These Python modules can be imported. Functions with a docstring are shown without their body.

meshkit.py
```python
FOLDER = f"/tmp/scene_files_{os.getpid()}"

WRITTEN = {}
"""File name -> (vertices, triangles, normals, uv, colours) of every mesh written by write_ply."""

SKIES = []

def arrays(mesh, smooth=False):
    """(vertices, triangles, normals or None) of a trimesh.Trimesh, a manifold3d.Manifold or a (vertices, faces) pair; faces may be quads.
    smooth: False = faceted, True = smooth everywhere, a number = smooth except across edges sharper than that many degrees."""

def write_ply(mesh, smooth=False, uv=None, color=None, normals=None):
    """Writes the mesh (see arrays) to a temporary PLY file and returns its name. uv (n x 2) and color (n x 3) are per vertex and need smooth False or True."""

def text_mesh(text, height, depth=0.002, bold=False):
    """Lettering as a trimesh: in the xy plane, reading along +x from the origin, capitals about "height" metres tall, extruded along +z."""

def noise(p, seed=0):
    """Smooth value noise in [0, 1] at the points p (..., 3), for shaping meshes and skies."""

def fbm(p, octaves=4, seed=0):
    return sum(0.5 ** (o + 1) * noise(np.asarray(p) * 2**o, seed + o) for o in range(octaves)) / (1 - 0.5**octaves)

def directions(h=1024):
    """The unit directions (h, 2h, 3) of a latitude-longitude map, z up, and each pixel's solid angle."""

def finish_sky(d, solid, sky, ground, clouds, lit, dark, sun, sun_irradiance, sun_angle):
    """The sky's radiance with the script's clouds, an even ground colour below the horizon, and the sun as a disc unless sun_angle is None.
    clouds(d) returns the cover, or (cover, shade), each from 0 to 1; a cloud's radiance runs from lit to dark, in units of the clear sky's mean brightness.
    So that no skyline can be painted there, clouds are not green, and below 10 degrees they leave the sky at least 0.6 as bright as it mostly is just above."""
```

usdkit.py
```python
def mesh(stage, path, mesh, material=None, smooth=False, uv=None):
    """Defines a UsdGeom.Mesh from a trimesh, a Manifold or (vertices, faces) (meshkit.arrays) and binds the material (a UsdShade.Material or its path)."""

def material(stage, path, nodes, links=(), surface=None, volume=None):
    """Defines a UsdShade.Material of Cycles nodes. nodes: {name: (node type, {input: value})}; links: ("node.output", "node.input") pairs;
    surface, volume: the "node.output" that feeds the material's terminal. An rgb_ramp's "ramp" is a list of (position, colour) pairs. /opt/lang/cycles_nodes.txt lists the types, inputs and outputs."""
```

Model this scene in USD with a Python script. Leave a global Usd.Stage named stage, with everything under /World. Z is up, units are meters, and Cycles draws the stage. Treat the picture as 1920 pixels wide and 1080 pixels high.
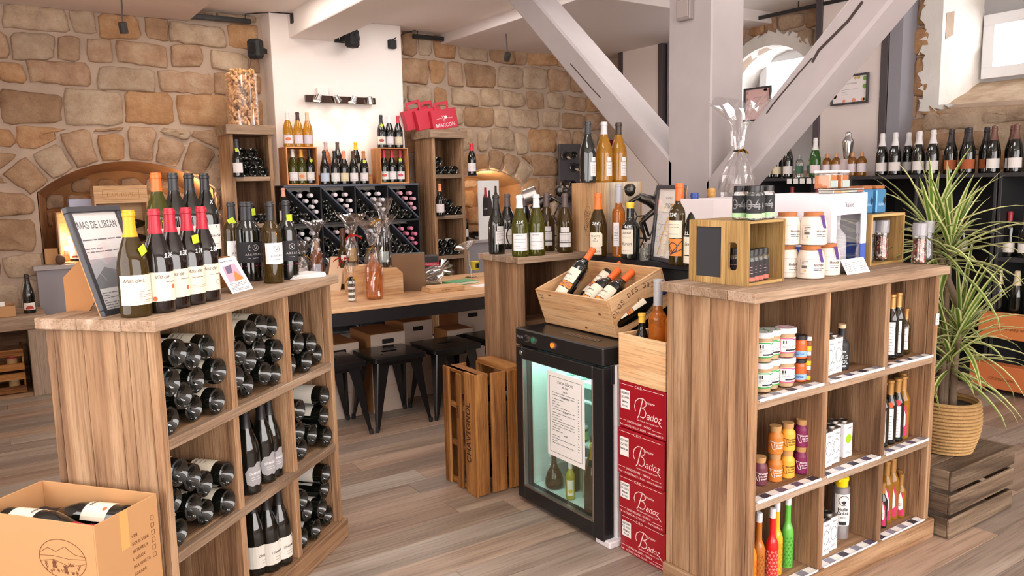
import math, random
import numpy as np
import trimesh, shapely
from shapely.geometry import Polygon, Point, box as sbox
from pxr import Usd, UsdGeom, UsdLux, UsdShade, Gf, Sdf, Vt
import usdkit, meshkit

stage = Usd.Stage.CreateInMemory()
UsdGeom.SetStageUpAxis(stage, UsdGeom.Tokens.z)
UsdGeom.SetStageMetersPerUnit(stage, 1.0)
UsdGeom.Xform.Define(stage, '/World')
UsdGeom.Scope.Define(stage, '/World/Looks')
W = '/World'
pi = math.pi
rng = random.Random(7)
nrg = np.random.default_rng(7)

# ------------------------------------------------------------------ camera
EYE = np.array([-1.944, -1.552, 1.4427])
FPX, PITCH, ROLL, HEAD = 1461.4, 0.1314, -0.0206, math.radians(56.03)
_h = np.array([math.cos(HEAD), math.sin(HEAD), 0.0])
_r = np.array([math.sin(HEAD), -math.cos(HEAD), 0.0])
FWD = _h * math.cos(PITCH) + np.array([0, 0, -math.sin(PITCH)])
_u = _h * math.sin(PITCH) + np.array([0, 0, math.cos(PITCH)])
RGT = math.cos(ROLL) * _r + math.sin(ROLL) * _u
UPV = -math.sin(ROLL) * _r + math.cos(ROLL) * _u
cam = UsdGeom.Camera.Define(stage, W + '/camera')
cam.CreateHorizontalApertureAttr(36.0)
cam.CreateVerticalApertureAttr(20.25)
cam.CreateFocalLengthAttr(FPX * 36.0 / 1920.0)
cam.CreateClippingRangeAttr(Gf.Vec2f(0.05, 200))
_m = Gf.Matrix4d(1.0)
for _i, _v in enumerate((RGT, UPV, -FWD, EYE)):
    _m.SetRow(_i, Gf.Vec4d(*map(float, _v), 1.0 if _i == 3 else 0.0))
cam.AddTransformOp().Set(_m)
cam.CreateExposureAttr(-0.4)

def lin(c):
    if isinstance(c, str):
        c = [int(c[i:i + 2], 16) / 255 for i in (0, 2, 4)]
    return tuple(x / 12.92 if x <= 0.04045 else ((x + 0.055) / 1.055) ** 2.4 for x in c)

# survey of the room: where a sight line from the measuring point meets a level, a wall or a shelf front
def sight(a, b): return FWD + RGT * (a - 960) / FPX - UPV * (b - 540) / FPX
def lvl(a, b, z):
    d = sight(a, b); return EYE + d * (z - EYE[2]) / d[2]
def onV(a, b, v):
    d = sight(a, b); return EYE + d * (v - EYE[1]) / d[1]
def onU(a, b, u):
    d = sight(a, b); return EYE + d * (u - EYE[0]) / d[0]

# ------------------------------------------------------------------ lights
def xf(prim, t=(0, 0, 0), r=(0, 0, 0)):
    x = UsdGeom.Xformable(prim)
    x.AddTranslateOp().Set(Gf.Vec3d(*map(float, t))); x.AddRotateXYZOp().Set(Gf.Vec3f(*map(float, r)))
def rect(name, t, r, w, h, power, col):
    l = UsdLux.RectLight.Define(stage, W + '/' + name)
    l.CreateWidthAttr(w); l.CreateHeightAttr(h); l.CreateIntensityAttr(power); l.CreateColorAttr(Gf.Vec3f(*col)); xf(l.GetPrim(), t, r)
def spotlight(name, t, aim, power, col, cone=35, rad=.025, soft=.4):
    l = UsdLux.SphereLight.Define(stage, W + '/' + name)
    l.CreateRadiusAttr(rad); l.CreateIntensityAttr(power); l.CreateColorAttr(Gf.Vec3f(*col))
    s = UsdLux.ShapingAPI.Apply(l.GetPrim()); s.CreateShapingConeAngleAttr(cone); s.CreateShapingConeSoftnessAttr(soft)
    d = np.array(aim, float) - np.array(t, float); d /= np.linalg.norm(d)
    z = -d; x = np.cross([0, 0, 1.0], z); x = x / np.linalg.norm(x) if np.linalg.norm(x) > 1e-6 else np.array([1.0, 0, 0]); y = np.cross(z, x)
    m = Gf.Matrix4d(1.0)
    for i, v in enumerate((x, y, z, np.array(t, float))):
        m.SetRow(i, Gf.Vec4d(*map(float, v), 1.0 if i == 3 else 0.0))
    UsdGeom.Xformable(l.GetPrim()).AddTransformOp().Set(m)
# daylight of the shop front behind and left of the camera, two right-hand windows, ceiling panels over the aisle
DAY, WARM = (1.0, .97, .95), (1.0, .80, .60)
rect('shopfront_daylight_front', (0.2, -3.45, 1.6), (90, 0, 0), 5.5, 2.0, 9.0, DAY)
rect('shopfront_daylight_left', (-4.05, -.6, 1.6), (0, -90, 0), 2.0, 4.5, 6.0, DAY)
rect('ceiling_panel_light', (-1.2, .3, 2.94), (0, 0, 0), .6, 1.2, 14.0, DAY)
rect('ceiling_panel_light_001', (1.2, 1.2, 2.94), (0, 0, 0), .6, 1.2, 14.0, DAY)
rect('ceiling_panel_light_002', (1.4, 3.9, 2.94), (0, 0, 0), .5, 1.6, 16.0, DAY)
rect('ceiling_panel_light_003', (-.1, 4.2, 2.94), (0, 0, 0), .5, 1.2, 14.0, (1, .9, .8))
dome = UsdLux.DomeLight.Define(stage, W + '/sky'); dome.CreateIntensityAttr(4.0); dome.CreateColorAttr(Gf.Vec3f(.95, .98, 1.0))
sun = UsdLux.DistantLight.Define(stage, W + '/sun'); sun.CreateIntensityAttr(12.0); sun.CreateAngleAttr(.6); sun.CreateColorAttr(Gf.Vec3f(1, .97, .92)); xf(sun.GetPrim(), r=(38, 0, 60))

# ------------------------------------------------------------------ names, things, parts
_cnt = {}
def uniq(path):
    n = _cnt.get(path, -1) + 1; _cnt[path] = n
    return path if n == 0 else '%s_%03d' % (path, n)
def tag(p, label=None, cat=None, group=None, kind=None):
    p = p.GetPrim() if hasattr(p, 'GetPrim') else p
    for k, v in (('label', label), ('category', cat), ('group', group), ('kind', kind)):
        if v is not None: p.SetCustomDataByKey(k, v)
    return p
def mat4(loc=(0, 0, 0), rz=0, R=None):
    m = np.eye(4)
    c, s = math.cos(rz), math.sin(rz)
    m[:3, :3] = [[c, -s, 0], [s, c, 0], [0, 0, 1]] if R is None else R
    m[:3, 3] = loc
    return m
def rot(axis, a):
    return trimesh.transformations.rotation_matrix(a, axis)[:3, :3]
def setm(prim, M):
    g = Gf.Matrix4d(*[float(x) for x in np.asarray(M).T.ravel()])
    x = UsdGeom.Xformable(prim); ops = x.GetOrderedXformOps()
    (ops[0] if ops else x.AddTransformOp()).Set(g)
def thing(name, label, cat, loc=(0, 0, 0), rz=0, group=None, R=None):
    x = UsdGeom.Xform.Define(stage, uniq(W + '/' + name)); setm(x, mat4(loc, rz, R))
    tag(x, label, cat, group); return x.GetPrim()
def part(par, name, mesh, m, smooth=False, label=None, kind=None):
    par = par.GetPrim() if hasattr(par, 'GetPrim') else par
    o = usdkit.mesh(stage, uniq(str(par.GetPath()) + '/' + name), mesh, m, smooth)
    if label or kind: tag(o, label, None, None, kind)
    return o
def single(name, mesh, m, label, cat, group=None, smooth=False, loc=None, rz=0, R=None, kind=None):
    o = usdkit.mesh(stage, uniq(W + '/' + name), mesh, m, smooth); tag(o, label, cat, group, kind)
    if loc is not None: setm(o, mat4(loc, rz, R))
    return o
def struct(name, mesh, m, smooth=False, par=None):
    o = usdkit.mesh(stage, uniq(str(par.GetPath() if par else W) + '/' + name), mesh, m, smooth)
    if par is None: tag(o, None, None, None, 'structure')
    return o
def hold(name):
    x = UsdGeom.Xform.Define(stage, W + '/' + name); tag(x, kind='structure'); return x
_first = {}
def put(kind, build, name, label, cat, loc=(0, 0, 0), rz=0, group='', R=None):
    """the first of a kind is built, every further one refers to it"""
    if kind not in _first:
        t = thing(name, label, cat, loc, rz, group, R); build(t); _first[kind] = t.GetPath(); return t
    x = UsdGeom.Xform.Define(stage, uniq(W + '/' + name)); p = x.GetPrim()
    p.GetReferences().AddInternalReference(_first[kind]); p.SetInstanceable(True)
    setm(x, mat4(loc, rz, R)); tag(p, label, cat, group); return p
def nth(i): return ('first second third fourth fifth sixth seventh eighth ninth tenth eleventh twelfth'.split())[i]

# ------------------------------------------------------------------ meshes, all (vertices, triangles)
_BT = None
def _boxfaces():
    global _BT
    pts = []
    for sx in (0, 1):
        for sy in (0, 1):
            for sz in (0, 1):
                s = np.array([sx, sy, sz])
                for k in range(3):
                    p = s.astype(float); q = [(.25, .75)[s[i]] if i != k else p[i] for i in range(3)]; pts.append(q)
    h = trimesh.Trimesh(np.array(pts), trimesh.convex.convex_hull(np.array(pts)).faces, process=False)
    hull = trimesh.convex.convex_hull(np.array(pts))
    idx = [int(np.argmin(np.abs(np.array(pts) - v).sum(1))) for v in hull.vertices]
    _BT = np.array(idx)[hull.faces]
def B(x0, x1, y0, y1, z0, z1, b=.002):
    """box with bevelled edges"""
    if _BT is None: _boxfaces()
    lo = np.array([min(x0, x1), min(y0, y1), min(z0, z1)], float); hi = np.array([max(x0, x1), max(y0, y1), max(z0, z1)], float)
    b = min(b, .45 * float((hi - lo).min())); pts = []
    for sx in (0, 1):
        for sy in (0, 1):
            for sz in (0, 1):
                s = (sx, sy, sz); c = [hi[i] if s[i] else lo[i] for i in range(3)]
                for k in range(3):
                    pts.append([c[i] + (0 if i == k else (-b if s[i] else b)) for i in range(3)])
    return np.array(pts), _BT
def join(*ms):
    vs, fs, n = [], [], 0
    for m in ms:
        v, f = (m.vertices, m.faces) if hasattr(m, 'faces') else m
        vs.append(np.asarray(v, float)); fs.append(np.asarray(f, int) + n); n += len(v)
    return np.vstack(vs), np.vstack(fs)
def mv(m, M):
    v, f = (m.vertices, m.faces) if hasattr(m, 'faces') else m
    M = np.asarray(M); return np.asarray(v) @ M[:3, :3].T + M[:3, 3], np.asarray(f)
def tr(m, x=0, y=0, z=0, rz=0, R=None): return mv(m, mat4((x, y, z), rz, R))
def lathe(prof, n=24, a0=0.0, a1=2 * pi, cx=0, cy=0):
    prof = np.asarray(prof, float); full = a1 - a0 > 6.28
    k = n if full else n + 1
    a = a0 + (a1 - a0) * np.arange(k) / n
    v = np.stack([cx + prof[:, None, 0] * np.cos(a), cy + prof[:, None, 0] * np.sin(a), np.repeat(prof[:, 1:2], k, 1)], -1).reshape(-1, 3)
    f = []
    for i in range(len(prof) - 1):
        r0, r1 = prof[i, 0], prof[i + 1, 0]
        for j in range(n):
            p, q = i * k + j, i * k + (j + 1) % k; s, t = p + k, i * k + k + (j + 1) % k
            if r0 > 1e-9: f.append((p, q, t if r1 > 1e-9 else s))
            if r1 > 1e-9: f.append((p, t, s))
    return v, np.array(f)
def cyl(r, z0, z1, n=20, b=.001, cx=0, cy=0):
    b = min(b, r * .4, (z1 - z0) * .4)
    return lathe([(0, z0), (r - b, z0), (r, z0 + b), (r, z1 - b), (r - b, z1), (0, z1)], n, cx=cx, cy=cy)
def tube(pts, r, n=6, cap=True):
    p = np.asarray(pts, float); t = np.gradient(p, axis=0); t /= np.linalg.norm(t, axis=1, keepdims=True) + 1e-12
    r = np.broadcast_to(np.asarray(r, float), (len(p),)); ref = np.array([0, 0, 1.0])
    if abs(t[0] @ ref) > .9: ref = np.array([1.0, 0, 0])
    a = np.cross(t[0], ref); rings = []
    for i in range(len(p)):
        a = a - t[i] * (a @ t[i]); a /= np.linalg.norm(a) + 1e-12; b = np.cross(t[i], a)
        g = 2 * pi * np.arange(n) / n
        rings.append(p[i] + r[i] * (np.cos(g)[:, None] * a + np.sin(g)[:, None] * b))
    v = np.vstack(rings); f = []
    for i in range(len(p) - 1):
        for j in range(n):
            q, w = i * n + j, i * n + (j + 1) % n; f += [(q, w, w + n), (q, w + n, q + n)]
    if cap:
        m = len(v); v = np.vstack([v, p[:1], p[-1:]])
        for j in range(n): f += [(m, (j + 1) % n, j), (m + 1, (len(p) - 1) * n + j, (len(p) - 1) * n + (j + 1) % n)]
    return v, np.array(f)
def bar(p, q, w, h=None, up=(0, 0, 1), b=.002):
    """square bar from p to q"""
    p, q = np.array(p, float), np.array(q, float); d = q - p; L = np.linalg.norm(d); x = d / L
    y = np.cross(up, x); y = y / np.linalg.norm(y) if np.linalg.norm(y) > 1e-6 else np.array([0, 1.0, 0]); z = np.cross(x, y)
    h = w if h is None else h
    M = np.eye(4); M[:3, 0], M[:3, 1], M[:3, 2], M[:3, 3] = x, y, z, p
    return mv(B(0, L, -w / 2, w / 2, -h / 2, h / 2, b), M)
def ext(poly, d, z0=0.0):
    """shapely outline extruded along z"""
    ms = [trimesh.creation.extrude_polygon(g, d, engine='earcut') for g in getattr(poly, 'geoms', [poly]) if g.area > 1e-12]
    return tr(join(*ms), z=z0)
UP = np.array([[1, 0, 0], [0, 0, -1], [0, 1, 0]], float)      # drawing plane (x, y) stood upright: y becomes z, thickness towards -y
def upright(m): return mv(m, mat4(R=UP))
def bend(m, r):
    """a flat drawing (x right, y up, z thickness) wrapped round a vertical cylinder, facing -y"""
    v, f = (m.vertices, m.faces) if hasattr(m, 'faces') else m
    a = v[:, 0] / r; return np.stack([(r + v[:, 2]) * np.sin(a), -(r + v[:, 2]) * np.cos(a), v[:, 1]], 1), f
def sheet(x0, x1, y0, y1, n=8, d=.0004):
    """thin plate in the drawing plane, cut into n strips so that it can be bent"""
    xs = np.linspace(x0, x1, n + 1); k = n + 1
    v = np.array([(x, y, z) for z in (0, d) for y in (y0, y1) for x in xs]); f = []
    for i in range(n):
        a, b, c, e = i, i + 1, k + i, k + i + 1
        f += [(a, c, b), (b, c, e), (2 * k + a, 2 * k + b, 2 * k + c), (2 * k + b, 2 * k + e, 2 * k + c)]
        f += [(a, b, 2 * k + b), (a, 2 * k + b, 2 * k + a), (c, 2 * k + c, 2 * k + e), (c, 2 * k + e, e)]
    for i in (0, n): f += [(i, 2 * k + i, k + i), (k + i, 2 * k + i, 3 * k + i)] if i == 0 else [(i, k + i, 2 * k + i), (k + i, 3 * k + i, 2 * k + i)]
    return v, np.array(f)
_tx = {}
def text(s, h, w=None, bold=False, slant=0.0, center=True, depth=.0004):
    """lettering in the drawing plane, capitals h high, squeezed to width w when given"""
    k = (s, bold)
    if k not in _tx: _tx[k] = meshkit.text_mesh(s, 1.0, .1, bold)
    m = _tx[k]; v = np.array(m.vertices); v[:, 0] -= v[:, 0].min()
    sx = h if w is None else w / v[:, 0].max()
    v = np.stack([v[:, 0] * sx + slant * v[:, 1] * h, v[:, 1] * h, v[:, 2] * depth * 10], 1)
    if center: v[:, 0] -= v[:, 0].max() / 2
    return v, np.array(m.faces)
def lines(x0, x1, ys, h=.001, seed=0, d=.0003):
    """small print: rows of word-long dashes"""
    r = random.Random(seed); ms = []
    for y in ys:
        x = x0
        while x < x1 - h * 2:
            L = min(r.uniform(2, 7) * h * 1.6, x1 - x)
            ms.append(B(x, x + L, y, y + h, 0, d, 0)); x += L + h * 1.3
            if r.random() < .08: break
    return join(*ms)
def stroke(pts, w, d=.0004, closed=False):
    """a drawn line as a flat ribbon in the drawing plane"""
    g = shapely.LinearRing(pts) if closed else shapely.LineString(pts)
    return ext(g.buffer(w / 2, quad_segs=2), d)
def dense(m, e):
    v, f = (m.vertices, m.faces) if hasattr(m, 'faces') else m
    return trimesh.remesh.subdivide_to_size(v, f, e)

# ------------------------------------------------------------------ materials
_mats = {}
def mk(name, nodes, links, surface='p.BSDF'):
    if name not in _mats: _mats[name] = usdkit.material(stage, W + '/Looks/' + name, nodes, links, surface=surface)
    return _mats[name]
def plain(name, c, rough=.5, metal=0, bump=0, bscale=60, vary=0, **kw):
    if name in _mats: return _mats[name]
    n = {'p': ('principled_bsdf', {'base_color': lin(c), 'roughness': rough, 'metallic': metal, **kw})}; l = []
    if bump:
        n.update(tc=('texture_coordinate', {}), n=('noise_texture', {'scale': bscale, 'detail': 5.0}), b=('bump', {'strength': bump, 'distance': .004}))
        l += [('tc.object', 'n.vector'), ('n.fac', 'b.height'), ('b.normal', 'p.normal')]
    if vary:
        n.update(tc2=('texture_coordinate', {}), n2=('noise_texture', {'scale': 5.0, 'detail': 6.0}), r2=('rgb_ramp', {'ramp': [(.3, [x * (1 - vary) for x in lin(c)]), (.7, [min(1, x * (1 + vary)) for x in lin(c)])]}))
        l += [('tc2.object', 'n2.vector'), ('n2.fac', 'r2.fac'), ('r2.color', 'p.base_color')]
    return mk(name, n, l)
def wood(name, cols, axis='z', rough=.65, grain=1.0, bump=.35, knots=True, dist=.006):
    """sawn wood: long streaks along axis, a different cut for every board"""
    if name in _mats: return _mats[name]
    k = 'xyz'.index(axis)
    def sc(a, b): s = [a] * 3; s[k] = b; return tuple(s)
    n = {'tc': ('texture_coordinate', {}), 'oi': ('object_info', {}), 'mu': ('vector_math', {'math_type': 'scale', 'vector1': (17.0, 11.0, 23.0)}), 'ad': ('vector_math', {'math_type': 'add'}),
         'm1': ('mapping', {'scale': sc(14.0 * grain, 1.1 * grain)}), 'n1': ('noise_texture', {'scale': 1.0, 'detail': 5.0, 'roughness': .6, 'distortion': .6}),
         'm2': ('mapping', {'scale': sc(160.0 * grain, 5.0 * grain)}), 'n2': ('noise_texture', {'scale': 1.0, 'detail': 3.0, 'roughness': .6}),
         'n3': ('noise_texture', {'scale': 2.2, 'detail': 2.0}),
         'r1': ('rgb_ramp', {'ramp': [(p, lin(c)) for p, c in zip((.3, .5, .68), cols)]}),
         'r2': ('rgb_ramp', {'ramp': [(.36, (.62, .6, .58)), (.52, (1, 1, 1))]}),
         'mx': ('mix', {'mix_type': 'multiply', 'fac': .75}), 'hs': ('hsv', {}), 'mr': ('map_range', {'from_min': 0.0, 'from_max': 1.0, 'to_min': .82, 'to_max': 1.16}),
         'bp': ('bump', {'strength': bump, 'distance': dist}), 'p': ('principled_bsdf', {'roughness': rough, 'specular_ior_level': .25})}
    l = [('oi.random', 'mu.scale'), ('tc.object', 'ad.vector1'), ('mu.vector', 'ad.vector2'), ('ad.vector', 'm1.vector'), ('ad.vector', 'm2.vector'), ('m1.vector', 'n1.vector'), ('m2.vector', 'n2.vector'),
         ('n1.fac', 'r1.fac'), ('n2.fac', 'r2.fac'), ('r1.color', 'mx.color1'), ('r2.color', 'mx.color2'), ('oi.random', 'mr.value'), ('mr.result', 'hs.value'), ('mx.color', 'hs.color'), ('hs.color', 'p.base_color'), ('n2.fac', 'bp.height'), ('bp.normal', 'p.normal')]
    return mk(name, n, l)
def glassy(name, c, rough=.03, tint=None, trans=.9):
    return mk(name, {'p': ('principled_bsdf', {'base_color': lin(c), 'roughness': rough, 'transmission_weight': trans, 'ior': 1.45})}, [])
def emit(name, c, s):
    return mk(name, {'p': ('emission', {'color': lin(c), 'strength': s})}, [], 'p.emission')
def film(name, lo=.05, rough=.06, tint=(1, 1, 1), gl=(1, 1, 1), hi=.7):
    """thin clear sheet: window pane, cellophane"""
    return mk(name, {'w': ('layer_weight', {'blend': .5}), 'q': ('math', {'math_type': 'power', 'value2': 3.0}), 'f': ('map_range', {'to_min': lo, 'to_max': hi}), 't': ('transparent_bsdf', {'color': tint}), 'g': ('glossy_bsdf', {'color': gl, 'roughness': rough}), 'x': ('mix_closure', {})},
              [('w.facing', 'q.value1'), ('q.value', 'f.value'), ('f.result', 'x.fac'), ('t.BSDF', 'x.closure1'), ('g.BSDF', 'x.closure2')], 'x.closure')

# ------------------------------------------------------------------ shared materials
OAK = dict(cols=('6f4c33', 'b08a68', 'd0b294'))
OAKS = {a: wood('oak_' + a, ('6a4c37', '9a7657', 'b59372'), a) for a in 'xyz'}
OAKP = {a: wood('oak_pale_' + a, ('7a604b', '9c826b', 'b39d89'), a) for a in 'xyz'}
OAKD = {a: wood('oak_dark_' + a, ('4c3422', '704f36', '8a6a4e'), a) for a in 'xyz'}
PINE = {a: wood('pine_' + a, ('cf9b6a', 'e0b384', 'ecc79c'), a, rough=.5, bump=.12) for a in 'xyz'}
OLDW = {a: wood('old_crate_' + a, ('5d3416', '94602f', 'b5814a'), a, rough=.75, bump=.6) for a in 'xyz'}
GREYW = {a: wood('grey_crate_' + a, ('42342a', '6b5847', '8b7763'), a, rough=.8, bump=.6) for a in 'xyz'}
TABLEW = wood('table_top_x', ('b98a62', 'd3a67c', 'e0b890'), 'x', rough=.4, bump=.1)
WHITE = plain('white_paint', 'e6dcd6', .75)
CEIL = plain('ceiling_white', 'e9e1dc', .8)
GREYP = plain('grey_post_paint', 'a39a9a', .6, bump=.25, bscale=9, vary=.05)
BLACK = plain('black_paint', '1c1b1d', .35)
BLACKM = plain('black_matte', '19191b', .7)
CHAR = plain('charcoal', '37363a', .45)
GREYC = plain('grey_cabinet', '8f898d', .6)
PAPER = plain('white_paper', 'e8e4e0', .7)
INK = plain('black_ink', '252326', .6)
INKG = plain('grey_ink', '77747a', .6)
CHROME = plain('chrome', 'cfcfcf', .18, 1.0)
STEEL = plain('brushed_steel', 'a8a4a0', .35, 1.0)
PLASTER = plain('rough_plaster', 'dbd6d0', .9, bump=1.0, bscale=26, vary=.06)
MORTAR = plain('mortar', 'b09a88', .95, bump=.9, bscale=70, vary=.1)
def stone_mat(name, a, b, c):
    n = {'tc': ('texture_coordinate', {}), 'oi': ('object_info', {}), 'g': ('geometry', {}), 'n1': ('noise_texture', {'scale': 6.0, 'detail': 8.0, 'roughness': .65}), 'r': ('rgb_ramp', {'ramp': [(.28, lin(a)), (.5, lin(b)), (.72, lin(c))]}),
         'n2': ('noise_texture', {'scale': 34.0, 'detail': 9.0, 'roughness': .7}), 'v': ('voronoi_texture', {'scale': 48.0}), 'vr': ('rgb_ramp', {'ramp': [(.06, (.45, .4, .36)), (.2, (1, 1, 1))]}), 'mx': ('mix', {'mix_type': 'multiply', 'fac': .55}),
         'hs': ('hsv', {}), 'mr': ('map_range', {'from_min': 0.0, 'from_max': 1.0, 'to_min': .9, 'to_max': 1.1}), 'b': ('bump', {'strength': .9, 'distance': .02}), 'p': ('principled_bsdf', {'roughness': .9, 'specular_ior_level': .15})}
    return mk(name, n, [('g.position', 'n1.vector'), ('g.position', 'n2.vector'), ('g.position', 'v.vector'), ('n1.fac', 'r.fac'), ('v.distance', 'vr.fac'), ('r.color', 'mx.color1'), ('vr.color', 'mx.color2'), ('oi.random', 'mr.value'), ('mr.result', 'hs.value'), ('mx.color', 'hs.color'), ('hs.color', 'p.base_color'), ('n2.fac', 'b.height'), ('b.normal', 'p.normal')])
STONES = [stone_mat('limestone', '9a785c', 'b8967a', 'cab094'), stone_mat('ochre_stone', '9c7450', 'b98e68', 'ccaa84'), stone_mat('pale_stone', 'a48a74', 'c0a68c', 'd2bea6'), stone_mat('brown_stone', '8e6e54', 'ac8a6c', 'c0a082')]

# ------------------------------------------------------------------ floor of vinyl planks
def seen(P, m=.04):
    d = np.asarray(P, float) - EYE; z = d @ FWD
    if z < .1: return False
    return abs(d @ RGT / z) < 960 / FPX * (1 + m) and abs(d @ UPV / z) < 540 / FPX * (1 + m)
floor = hold('floor')
struct('floor_base', B(-4.2, 4.9, -3.6, 6.1, -.12, -.006, 0), plain('floor_gap', '3a2e26', .9), par=floor)
def floorwood(name, cols): return wood(name, cols, 'x', rough=.45, grain=.55, bump=.12, dist=.003)
FLW = [floorwood('plank_tan', ('7c6758', '95806f', 'a6907f')), floorwood('plank_grey', ('7a6a5e', '8f7e71', 'a09083')), floorwood('plank_warm', ('82695a', '9b826f', 'ab9280')), floorwood('plank_ash', ('80716500'[:6], '96877a', 'a7998c'))]
PW, PL = .15, 1.22
far = []
for i in range(-24, 42):
    v0 = i * PW - .011; u = -4.1 - rng.random() * PL
    while u < 4.8:
        m = B(max(u, -4.1) + .0008, min(u + PL, 4.8) - .0008, v0 + .0008, v0 + PW - .0008, -.006, 0, .0012)
        if u + PL > -4.0:
            if any(seen((u + PL * k / 4, v0 + PW / 2, 0)) for k in range(5)): struct('plank', m, rng.choice(FLW), par=floor)
            else: far.append(m)
        u += PL
tag(struct('plank_run', join(*far), FLW[0], par=floor), kind='stuff')

# ------------------------------------------------------------------ walls, ceiling
H = 2.95; BV, RU = 5.55, 4.2
def stone_mesh(poly, h, seed):
    r = np.random.default_rng(seed)
    ring = poly.exterior; n = max(12, min(22, int(ring.length / .055)))
    p = np.array([ring.interpolate(i / n, normalized=True).coords[0] for i in range(n)])
    c = p.mean(0); w = r.normal(0, .004, p.shape); rows = []
    tilt = r.normal(0, .06, 2)
    for s, hh in ((1.0, -.012), (.97, h * .45), (.88, h * .85), (.6, h), (.28, h * 1.05)):
        q = c + (p + w - c) * s
        z = np.full(n, hh) + (r.normal(0, .0035, n) + (q - c) @ tilt * .6 if hh > 0 else 0)
        rows.append(np.column_stack([q, z]))
    v = np.vstack(rows + [np.array([[c[0], c[1], h * 1.05]])]); f = []
    for k in range(len(rows) - 1):
        for j in range(n):
            a, b = k * n + j, k * n + (j + 1) % n; f += [(a, b, b + n), (a, b + n, a + n)]
    k = len(rows) - 1
    for j in range(n): f.append((k * n + j, k * n + (j + 1) % n, len(v) - 1))
    f = np.array(f)
    return v, (f if ring.is_ccw else f[:, ::-1])
def courses(s0, s1, z0, z1, seed, hmin=.15, hmax=.27, wmin=.15, wmax=.44):
    r = random.Random(seed); out = []; z = z0
    while z < z1 - .06:
        h = min(r.uniform(hmin, hmax), z1 - z); s = s0 - r.random() * .2
        while s < s1:
            w = r.uniform(wmin, wmax); j = lambda: r.uniform(-.022, .022)
            k = r.uniform(.0, .35) if r.random() < .3 else 0
            out.append(Polygon([(s + j(), z + j()), (s + w + j(), z + j()), (s + w + j(), z + h * (1 - k * .5) + j()), (s + j(), z + h + j())]))
            s += w
        z += h
    return out
def lay(par, polys, region, place, seed, gap=.010, hide=None):
    """the stones of a wall, each a piece of its own; place(s, z, d) stands them up"""
    n = 0
    for k, p in enumerate(polys):
        g = p.buffer(-gap - .02).buffer(.02, quad_segs=2).intersection(region)
        if g.is_empty or g.geom_type != 'Polygon' or g.area < .004: continue
        g = g.simplify(.004)
        c = g.centroid
        if hide and not hide(c.x, c.y): continue
        v, f = stone_mesh(g, rng.uniform(.022, .05), seed * 1000 + k)
        P, flip = place(v)
        struct('stone', (P, f[:, ::-1] if flip else f), STONES[rng.choice([0, 0, 1, 2, 3, 3, 1, 2])], smooth=50, par=par); n += 1
def arch_pts(c, half, z0, zs, zt, n=14):
    """opening outline: jambs to zs, arch up to zt"""
    rise = zt - zs; R = (half * half + rise * rise) / (2 * rise); a = math.asin(min(1, half / R))
    if rise > half: a = pi - a
    t = np.linspace(-a, a, n); return [(c - half, z0)] + [(c + R * math.sin(x), zt - R + R * math.cos(x)) for x in t] + [(c + half, z0)], R, a
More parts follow.
